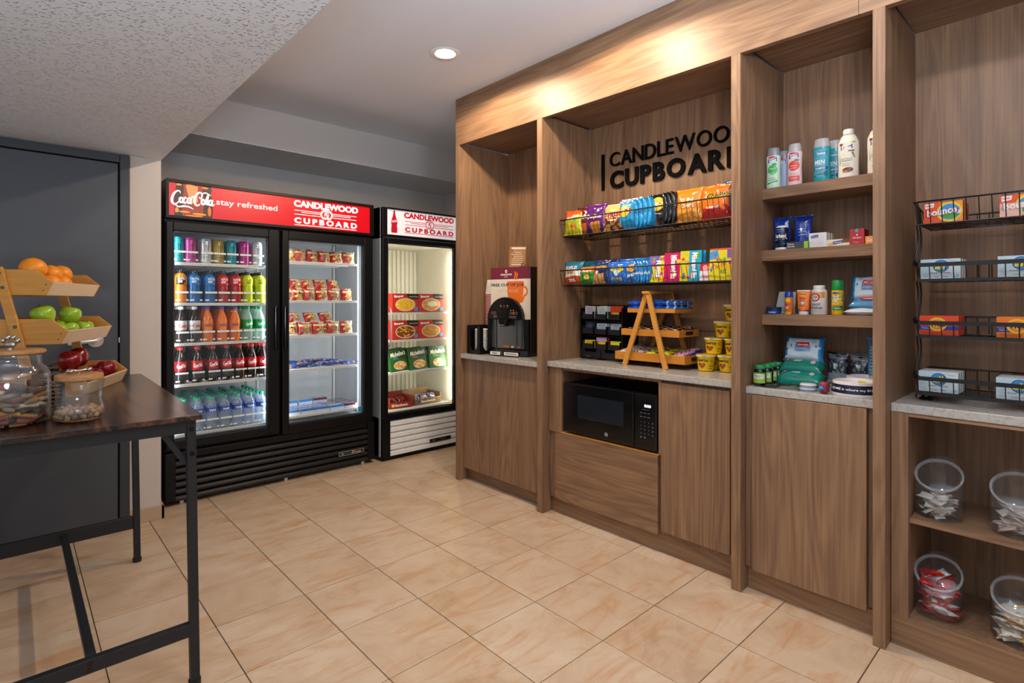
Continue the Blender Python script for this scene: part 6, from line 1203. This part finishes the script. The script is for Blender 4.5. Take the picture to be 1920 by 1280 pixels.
def a_tide(A, c='#d8411a', w=.108, h=.068):
    A.rect(-w/2, -h/2, w/2, h/2, c); A.rect(-w/2, -.016, w/2, -.001, '#2a3a8a'); A.lines(-w*.46, -w*.24, -.013, -.004, 2, '#b9c0e0', .0014); A.ell(-.004, .004, .026, .024, '#e8b81a', 26); A.ell(-.004, .004, .019, .0175, '#e87a1c', 24); A.ell(-.004, .004, .012, .011, '#e8c42a', 20); A.text('Tide', -.002, .006, .020, '#16246a', w=.042, bold=.07, shear=.25); A.lines(-w*.46, w*.1, -.031, -.021, 2, '#8a2410', .0012, 5)
def dbl(nm, col, art, x, y, z, lab, h, g, w=.108):
    for k in range(3): box3(nm, lab if k == 0 else f'{lab}, {("one", "two")[k-1]} behind', w, h, .036, col, art, x+.0368*k, y-.001*k, z, 0, 'box', g)
GR_ = 'laundry boxes on the wire rack'
dbl('dryer_sheet_box', '#a8341a', a_bounce, 2.478, .374, 1.4805, 'orange dryer sheet box with a full red wordmark in the top tier', .073, GR_); dbl('dryer_sheet_box', '#a8341a', a_bounce2, 2.478, .172, 1.4805, 'orange dryer sheet box with a faded corner in the top tier', .071, GR_)
dbl('dryer_sheet_box', '#cdd2d6', a_all, 2.455, .378, 1.2805, 'white dryer sheet box in second tier, beside the side wires', .070, GR_, .11); dbl('dryer_sheet_box', '#cdd2d6', a_all, 2.455, .174, 1.2805, 'white dryer sheet box in second tier, further from the upright', .070, GR_, .11)
dbl('detergent_box', '#d03c18', a_tide, 2.455, .382, 1.0825, 'red-orange detergent box in third tier, beside the side wires', .068, GR_); dbl('detergent_box', '#dc6a16', lambda A: a_tide(A, '#e0711a'), 2.455, .178, 1.0825, 'lighter orange detergent box in third tier', .068, GR_)
dbl('dryer_sheet_box', '#cdd2d6', a_all, 2.455, .384, .8805, 'white dryer sheet box in lowest tier, beside the side wires', .073, GR_, .11); dbl('dryer_sheet_box', '#cdd2d6', a_all, 2.455, .178, .8805, 'white dryer sheet box in lowest tier, further from the upright', .070, GR_, .11)
# jars with slanted lids
def slant_jar():
    n = 40; rings = []; H_ = .205; k = .85; r = .069
    prof = [(.0, .002), (r*.55, .001), (r*.86, .002), (r*.97, .014), (r, .035), (r, .09), (r*.99, .13), (r*.96, .17), (r*.90, .20), (r*.80, .215)]
    mb = MB()
    def cut(x, y, z):     # lid plane slopes down towards the front (-y)
        return min(z, .146+k*y)
    for q, z in prof: mb.v += [(q*math.cos(2*PI*i/n), q*math.sin(2*PI*i/n), cut(0, q*math.sin(2*PI*i/n), z)) for i in range(n)]
    for j in range(len(prof)-1): mb.f += [(j*n+i, j*n+(i+1) % n, (j+1)*n+(i+1) % n, (j+1)*n+i) for i in range(n)]
    mb.c = [(1, 1, 1)]*len(mb.f); weldable = mb.mesh('jar_body', JAR2, smooth=40); weld(weldable, .0003)
    a = math.atan(k); T = Matrix.Translation((0, -.002, .143)) @ Matrix.Rotation(a, 4, 'X')
    rim = MB().lathe([(.060, -.003), (.066, -.004), (.069, .0), (.068, .006), (.062, .006), (.060, .002), (.060, -.003)], 40, caps=False).xf(T).mesh('lid_rim', RIMP, smooth=50)
    disc = MB().lathe([(0, .009), (.04, .008), (.0605, .003), (.0605, .001), (.04, .005), (0, .006)], 32).lathe([(0, .022), (.006, .021), (.009, .016), (.005, .010), (.0, .0095)], 14).xf(T).mesh('lid', LIDC, smooth=50)
    return [('jar_body', weldable), ('lid', disc), ('lid_rim', rim, 1)]
P_J = slant_jar()
JARS = [(2.425, .379, .4485, 'clear slant-lid jar of white packets on the upper shelf by the side panel', 'white'), (2.425, .180, .4485, 'clear slant-lid jar of pale pink packets on the upper shelf', 'pinkish white'), (2.425, .381, .1055, 'clear slant-lid jar of red and white packets on the cabinet floor', 'red and white'), (2.425, .178, .1055, 'clear slant-lid jar of white and yellow packets on the cabinet floor', 'white and yellow')]
def pkt(seed, w, h, t, c1, c2):
    me, f = pillow_mesh('packet', w, h, t, lambda u, v, s: c2 if abs(v) > .86 else c1, PG, seed, nu=6, nv=6, wr=.003, crimp=.12); me.transform(Matrix.Rotation(PI/2, 4, 'X')); return me
KIND = {'white': [pkt(i, .05, .03, .006, c, '#e6e2da') for i, c in enumerate(('#d8d4cc', '#c9c5bd', '#e0dcd4'))], 'pinkish white': [pkt(i, .05, .034, .007, c, '#e6dedb') for i, c in enumerate(('#d9cfcc', '#e0d4d0', '#c9aaa8', '#d8d4d0'))],
        'red and white': [pkt(i, .052, .038, .012, c, c) for i, c in enumerate(('#c4261f', '#b51d1a', '#cf3a2e', '#d9dde0'))], 'white and yellow': [pkt(i, .056, .045, .009, c, '#e4dfd4') for i, c in enumerate(('#d9d2c6', '#e2dccf', '#cfc6b6', '#d8a01c'))]}
PCN = {'white': ('white', 'grey-white', 'bright white'), 'pinkish white': ('pale pink', 'cream', 'dusky pink', 'white'), 'red and white': ('red', 'deep red', 'light red', 'white'), 'white and yellow': ('white', 'cream', 'beige', 'yellow')}
for x, y, z, lab, kd in JARS:
    spawn('candy_jar', P_J, lab, 'jar', (x, y, z), F)
    r = random.Random(len(lab)); n = {'white': 46, 'pinkish white': 44, 'red and white': 84, 'white and yellow': 52}[kd]; top = {'white': .085, 'pinkish white': .085, 'red and white': .150, 'white and yellow': .105}[kd]
    for k in range(n):
        h = .010+(top-.016)*k/n; q = (.045 if 'red' in kd else .039)*math.sqrt(r.random()) if k < n*.9 else .03*r.random(); a = r.uniform(0, 2*PI)
        ci = r.randrange(len(KIND[kd])); o = obj('packet', KIND[kd][ci], None, (x+q*math.cos(a), y+q*math.sin(a), z+h), (r.uniform(-.5, .5), r.uniform(-.5, .5), r.uniform(0, 6.3)))
        tag(o, f'{PCN[kd][ci]} packet in {ORD[min(11, k//7)]} layer up, in the jar of {kd} packets', 'packet', f'{kd} packets in the jar')

# ------------------------------------------------------------------ serving table with treats and fruit
TZ = .85
tb_ = thing('serving_table', 'industrial table with dark rustic wood top and black steel frame', 'table', (.16, 2.49, 0))
wobj('table_top', MB().prism([(-.14, 1.868), (.446, 1.868), (.474, 3.128), (-.14, 3.128)], TZ-.016, TZ, 'z').mesh('table_top', TABLE_W, .0015), tb_)
LEGS = [(.419, 1.900), (.424, 2.975), (-.09, 1.90), (-.09, 2.975)]
for x, y in LEGS:
    s = .012 if x > 0 else -.012
    wobj('leg', MB().bar((x+s, y, .006), (x, y, TZ-.0165), .026, .026, up=(0, 1, 0)).mesh('leg', IRON, .002), tb_)
    wobj('leg_cap', MB().lathe([(0, .0), (.018, .0), (.018, .016), (.0, .016)], 14, o=(x+s, y, .0005)).mesh('leg_cap', BLKM), tb_)
for y in (1.890, 2.985): wobj('apron_rail', MB().box(-.077, y-.002, TZ-.056, .405, y+.002, TZ-.0165).box(-.077, y-.002, TZ-.020, .405, y+.016*(1 if y < 2 else -1), TZ-.0165).mesh('apron_rail', IRON), tb_)
for x in (-.09, .422): wobj('apron_rail', MB().box(x-.002, 1.913, TZ-.056, x+.002, 2.962, TZ-.0165).mesh('apron_rail', IRON), tb_)
for y in (1.90, 2.975): wobj('cross_rail', MB().box(-.085, y-.012, .158, .418, y+.012, .198 if y < 2 else .214).mesh('cross_rail', IRON, .002), tb_)
wobj('stretcher', MB().box(.158, 1.912, .178, .182, 2.963, .200).mesh('stretcher', IRON, .002), tb_)
wobj('corner_brace', MB().bar((.405, 1.905, TZ-.15), (.34, 1.905, TZ-.045), .016, .006, up=(0, 1, 0)).mesh('corner_brace', IRON), tb_)
wobj('corner_brace', MB().bar((.424, 1.913, TZ-.15), (.424, 2.0, TZ-.05), .006, .016).mesh('corner_brace', IRON), tb_)
bolt = MB().lathe([(.0075, 0), (.0075, .003), (.004, .005), (0, .005)], 10, axis='y').mesh('bolt', BLKG, smooth=40)
for x, z in ((.4195, TZ-.026), (.4195, TZ-.046), (.421, TZ-.123), (.165, .187), (.165, .168), (.065, .178), (-.03, .175)):
    o = obj('bolt', bolt, tb_, (x-.16, (1.886 if x > .3 else 1.8875)-2.49, z))
# jars
def turned(prof, n=48): return MB().lathe(prof, n)
j1 = [(0, .001), (.078, .001), (.088, .006), (.091, .018), (.091, .125), (.088, .145), (.078, .160), (.070, .167), (.069, .192), (.071, .197), (.069, .198), (.067, .192), (.067, .168), (.076, .157), (.086, .143), (.0885, .124), (.0885, .019), (.085, .009), (0, .006)]
J1 = (.0, 2.095)
jr = thing('treat_jar', 'big glass jar of dog biscuits with a wooden lid and paw knob', 'jar', (J1[0], J1[1], TZ+.0005))
obj('jar_glass', turned(j1).mesh('jar_glass', JAR, smooth=50), jr)
ld = obj('lid', turned([(0, .1985), (.074, .1985), (.079, .201), (.080, .205), (.079, .209), (.076, .211), (0, .211)]).mesh('lid', LIDWOOD, smooth=40), jr)
pw = MB().lathe([(0, .211), (.008, .211), (.007, .217), (.0, .219)], 14)
def ball(mb, x, y, z, rx, ry, rz, n=14): mb.lathe([(math.sin(PI*i/8)*1.0, -math.cos(PI*i/8)) for i in range(9)], n) if False else mb.add([(x+rx*math.sin(PI*i/8)*math.cos(2*PI*k/n), y+ry*math.sin(PI*i/8)*math.sin(2*PI*k/n), z-rz*math.cos(PI*i/8)) for i in range(9) for k in range(n)], [(i*n+k, i*n+(k+1) % n, (i+1)*n+(k+1) % n, (i+1)*n+k) for i in range(8) for k in range(n)])
for x, z, a, b in ((0, .226, .015, .011), (-.019, .238, .0065, .008), (-.007, .246, .0065, .008), (.008, .246, .0065, .008), (.019, .237, .0065, .008)): ball(pw, x, .0, z, a, .008, b)
obj('paw_knob', pw.mesh('paw_knob', SILVER, smooth=60), ld, rot=(0, 0, -.6), label='silver paw-shaped knob')
j2 = [(0, .001), (.050, .001), (.060, .006), (.0645, .020), (.062, .040), (.057, .062), (.056, .082), (.060, .104), (.0635, .116), (.060, .119), (.058, .116), (.055, .103), (.0535, .082), (.0545, .062), (.059, .041), (.061, .021), (.057, .009), (0, .006)]
J2 = (.152, 2.03)
jr = thing('treat_jar', 'small waisted glass jar of dog kibble with wooden lid and bone knob', 'jar', (J2[0], J2[1], TZ+.0005))
obj('jar_glass', turned(j2).mesh('jar_glass', JAR, smooth=50), jr)
ld = obj('lid', turned([(0, .1175), (.056, .1175), (.059, .120), (.0595, .131), (.058, .134), (.052, .136), (0, .136)]).mesh('lid', LIDWOOD, smooth=40), jr)
bo = MB().tube([(-.022, 0, .146), (-.01, 0, .144), (.01, 0, .144), (.022, 0, .146)], .0048, 12)
for sx in (-1, 1):
    for sy in (-1, 1): ball(bo, sx*.026, sy*.0055, .1455, .0075, .0072, .0072)
bo.lathe([(.004, .135), (.004, .144)], 10)
obj('bone_knob', bo.mesh('bone_knob', SILVER, smooth=60), ld, rot=(0, 0, .55), label='silver bone-shaped knob')
bisc = []
for i, (w, d, h, c) in enumerate(((.042, .022, .010, '#96402c'), (.046, .020, .010, '#d6c299'), (.040, .022, .010, '#d89226'), (.042, .024, .011, '#5a4434'), (.038, .030, .012, '#7a3326'), (.044, .018, .010, '#9a8a6e'))):
    w, d, h = w*1.08, d*1.3, h*1.1; mb = MB().box(-w/2, -d/2, -h/2, w/2, d/2, h/2); bisc.append(mb.mesh('biscuit', M(c, .75, var=.22, vs=60, bmp=.5, bs=160, tag='biscuit'), .0035, smooth=60))
r = random.Random(11); placed = []
for k in range(150):
    lay = k//14; h = .016+.0118*lay; 
    if lay > 8: break
    i = k % 14; a = 2*PI*i/10+lay*.7+r.uniform(-.15, .15); q = .060 if i < 10 else .023; a = a if i < 10 else 2*PI*(i-10)/4+lay
    if lay >= 7 and r.random() < .4: continue
    ci = r.randrange(6); o = obj('dog_biscuit', bisc[ci], None, (J1[0]+q*math.cos(a), J1[1]+q*math.sin(a), TZ+h), (r.uniform(-.45, .45), r.uniform(-.45, .45), r.uniform(0, 6.3)))
    tag(o, f'{("red-brown", "cream", "golden", "dark brown", "brick red", "olive tan")[ci]} dog biscuit in {ORD[lay]} layer up in the big glass jar', 'biscuit', 'dog biscuits in the big jar')
kib = []
for i, c in enumerate(('#a5815a', '#b9966a', '#8a6a4a', '#9a6a58', '#c2a27a')):
    mb = MB(); ball(mb, 0, 0, 0, .0105, .008, .0075, 10); mb.v = [tuple(Vector(p)*(1+.22*mnoise.noise(Vector(p)*160+Vector((i*5, 0, 0))))) for p in mb.v]; kib.append(mb.mesh('kibble', M(c, .8, var=.2, vs=90, bmp=.4, bs=300, tag='kibble'), smooth=80))
for k in range(64):
    lay = k//32; i = k % 32; q, a = (.050, 2*PI*i/17) if i < 17 else (.031, 2*PI*(i-17)/11) if i < 28 else (.011, 2*PI*(i-28)/4)
    ci = r.randrange(5); o = obj('kibble', kib[ci], None, (J2[0]+q*math.cos(a+lay*.5)+r.uniform(-.002, .002), J2[1]+q*math.sin(a+lay*.5), TZ+.0155+.0125*lay+r.uniform(-.002, .004)), (r.uniform(0, 3), r.uniform(0, 3), r.uniform(0, 3)))
    tag(o, f'{("tan", "light tan", "brown", "reddish", "pale")[ci]} kibble piece in {ORD[lay]} layer up in the small waisted jar', 'kibble', 'kibble pieces in the small jar')
# bamboo fruit stand
SO = Vector((.281, 2.70, TZ+.0005)); SRZ = R(66); SMX = Matrix.Translation(SO) @ Matrix.Rotation(SRZ, 4, 'Z')
fs = thing('fruit_stand', 'three-tier slanted bamboo fruit stand on the table', 'stand', SO, SRZ)
TI = [(0, .0), (.06, .195), (.105, .373)]; SW = .44
for yo, zo in TI:
    tr = obj('tray', MB().box(-SW/2+.008, yo+.006, zo+.006, SW/2-.008, yo+.225, zo+.012).mesh('tray', BAMBOO, .001), fs)
    sp = [(yo+.002, zo), (yo-.020, zo+.048), (yo+.030, zo+.092), (yo+.232, zo+.092), (yo+.232, zo)]
    for x in (-SW/2, SW/2-.008): obj('side_panel', MB().prism(sp, x, x+.008, 'x').mesh('side_panel', BAMBOO_Y, .001), tr)
    obj('front_panel', MB().prism([(yo+.002, zo), (yo-.020, zo+.048), (yo-.014, zo+.050), (yo+.009, zo)], -SW/2+.008, SW/2-.008, 'x').mesh('front_panel', M('#e3c6a2', .4, var=.10, vs=14, tag='pale_bamboo'), .0008), tr)  # paler tone paints in the light that falls on the fronts
    obj('back_panel', MB().box(-SW/2+.008, yo+.225, zo, SW/2-.008, yo+.232, zo+.092).mesh('back_panel', BAMBOO, .001), tr)
    scr = MB()
    for z in (.018, .038): scr.lathe([(.0028, 0), (.0028, .001), (0, .0012)], 8, o=(0, 0, 0), axis='x') if False else scr.add([(-SW/2-.0006, yo-.003+.0028*math.cos(2*PI*i/8)+(.012 if z < .03 else .004), zo+z+.0028*math.sin(2*PI*i/8)) for i in range(8)], [tuple(range(8))])
    s_ = obj('screws', scr.mesh('screws', M('#7a5a2c', .4, .6, tag='brass'), fix=False), tr); s_['kind'] = 'stuff'
for x in (-SW/2-.013, SW/2+.001):
    obj('upright', MB().prism([(.120, .0), (.152, .0), (.262, .468), (.230, .474)], x, x+.012, 'x').mesh('upright', BAMBOO_Y, .002), fs)
for yy, zz in ((.238, .45), (.228, .40), (.192, .26), (.182, .215)):
    obj('screw', MB().lathe([(.006, 0), (.006, .0015), (0, .002)], 12, axis='x').mesh('screw', M('#6a5a40', .35, .8, tag='brass')), fs, (-SW/2-.0130, yy, zz), (0, 0, PI))
orp = [(math.sin(PI*i/14)*.037, .035-.035*math.cos(PI*i/14)) for i in range(15)]
ORM = M('#e8890c', .38, var=.08, vs=80, bmp=.25, bs=420, tag='orange_peel')
P_OR = [('fruit', MB().lathe(orp, 24).mesh('fruit', ORM, smooth=80)), ('stem_end', MB().lathe([(.004, .0692), (.0035, .0712), (0, .0716)], 8).mesh('stem_end', M('#6a7a2a', .7, tag='stem')))]
app = [(0, .007), (.010, .003), (.018, .001), (.027, .010), (.034, .028), (.0362, .040), (.033, .054), (.025, .0625), (.015, .0655), (.007, .063), (.002, .060), (0, .059)]
def apple(c, c2):
    m = M(c, .22, var=.16, vs=26, coat=.3, tag='apple_skin'); st_ = MB().tube([(0, 0, .058), (.001, 0, .066), (.004, 0, .076)], .0014, 6).mesh('stem', M('#5a3f22', .7, tag='stem'))
    return [('fruit', MB().lathe(app, 24).mesh('fruit', m, smooth=80)), ('stem', st_)]
P_GR = apple('#93b82a', 0); P_RD = apple('#7d0f18', 0)
def fruit(nm, p, lab, g, x, y, z, s=1., tl=(0, 0)):
    q = SMX @ Vector((x, y, z)); t = spawn(nm, p, lab, nm, q, 0, g, rot=(tl[0], tl[1], rnd.uniform(0, 6))); t.scale = (s, s, s)
for i, (x, y, z, s, l) in enumerate(((-.170, .165, .430, 1.15, 'largest, nearest the upright'), (-.075, .150, .420, 1., 'behind the front pair'), (.015, .150, .424, 1., 'upper one, furthest along'), (-.135, .128, .385, .95, 'front one, nearest the upright'), (-.045, .128, .385, .98, 'front one, furthest along'), (.02, .17, .385, 1., 'in the tray base behind'), (-.01, .20, .385, .9, 'at the back panel'), (-.16, .24, .385, 1., 'under the largest'))):
    fruit('orange', P_OR, f'orange in the top bamboo tray, {l}', 'oranges in the top tray', x, y, z, s)
for i, (x, y, z, s, l) in enumerate(((-.110, .150, .262, 1.1, 'upper one nearest the upright'), (.075, .150, .258, 1.08, 'upper one with its stalk up'), (-.115, .100, .208, .85, 'lower one at the tray corner'), (-.03, .098, .208, .9, 'lower one, second along the front'), (.055, .098, .208, .9, 'lower one, third along the front'), (.135, .100, .208, .9, 'lower one, last along the front'), (-.10, .175, .208, 1., 'under the first upper one'), (.02, .17, .208, 1., 'under the upper stalked one'), (.11, .18, .208, .9, 'at the far back corner'))):
    fruit('apple', P_GR, f'green apple in the middle tray, {l}', 'green apples in the middle tray', x, y, z, s, (rnd.uniform(-.3, .3), rnd.uniform(-.3, .3)))
for i, (x, y, z, s, l) in enumerate(((-.025, .11, .080, 1.1, 'upper one nearest the bone knob jar'), (.115, .12, .085, 1.08, 'upper one further back'), (.165, .050, .022, 1.1, 'large one by the front panel'), (.035, .045, .014, .95, 'half hidden by the bone knob'), (.185, .10, .014, .95, 'at the far tray corner'), (-.06, .12, .014, 1., 'under the first upper one'), (.075, .13, .014, 1., 'under the further upper one'))):
    fruit('apple', P_RD, f'red apple in the bottom tray, {l}', 'red apples in the bottom tray', x, y, z, s, (rnd.uniform(-.5, .2), rnd.uniform(-.4, .4)))
# dark things behind the jars
bs = thing('ribbed_basket', 'low black ribbed wire basket behind the treat jars', 'basket', (.085, 2.325, TZ+.0005))
mb = MB()
for k in range(7): mb.tube([(-.045, -.03, .006+.013*k), (.045, -.03, .006+.013*k), (.045, .03, .006+.013*k), (-.045, .03, .006+.013*k)], .0032, 6, closed=True)
o = obj('wire_rings', mb.mesh('wire_rings', WIRE, smooth=60), bs); o['kind'] = 'stuff'
for x in (-.045, .045):
    for y in (-.03, .03): obj('corner_post', MB().box(x-.004, y-.004, 0, x+.004, y+.004, .09).mesh('corner_post', WIRE), bs)
for i, (x, y, z, a) in enumerate(((.095, 2.300, .1075, .25), (.068, 2.345, .125, .20))):
    t = MB().lathe([(0, -.045), (.010, -.045), (.011, -.03), (.011, -.004), (.0145, -.002), (.0145, .018), (.0125, .022), (.0125, .05), (.0, .052)], 18, axis='x')
    spawn('rubber_grip', [('grip', t.mesh('grip', BLKM, smooth=35)), ('band', MB().lathe([(.0128, .026), (.0132, .028), (.0132, .034), (.0128, .036)], 18, axis='x').mesh('band', BLKG, smooth=35))], ('black stepped grip lying across the ribbed basket, behind the bone knob', 'black stepped grip lying higher, beside the big jar neck')[i], 'grip', (x, y, TZ+z), a)
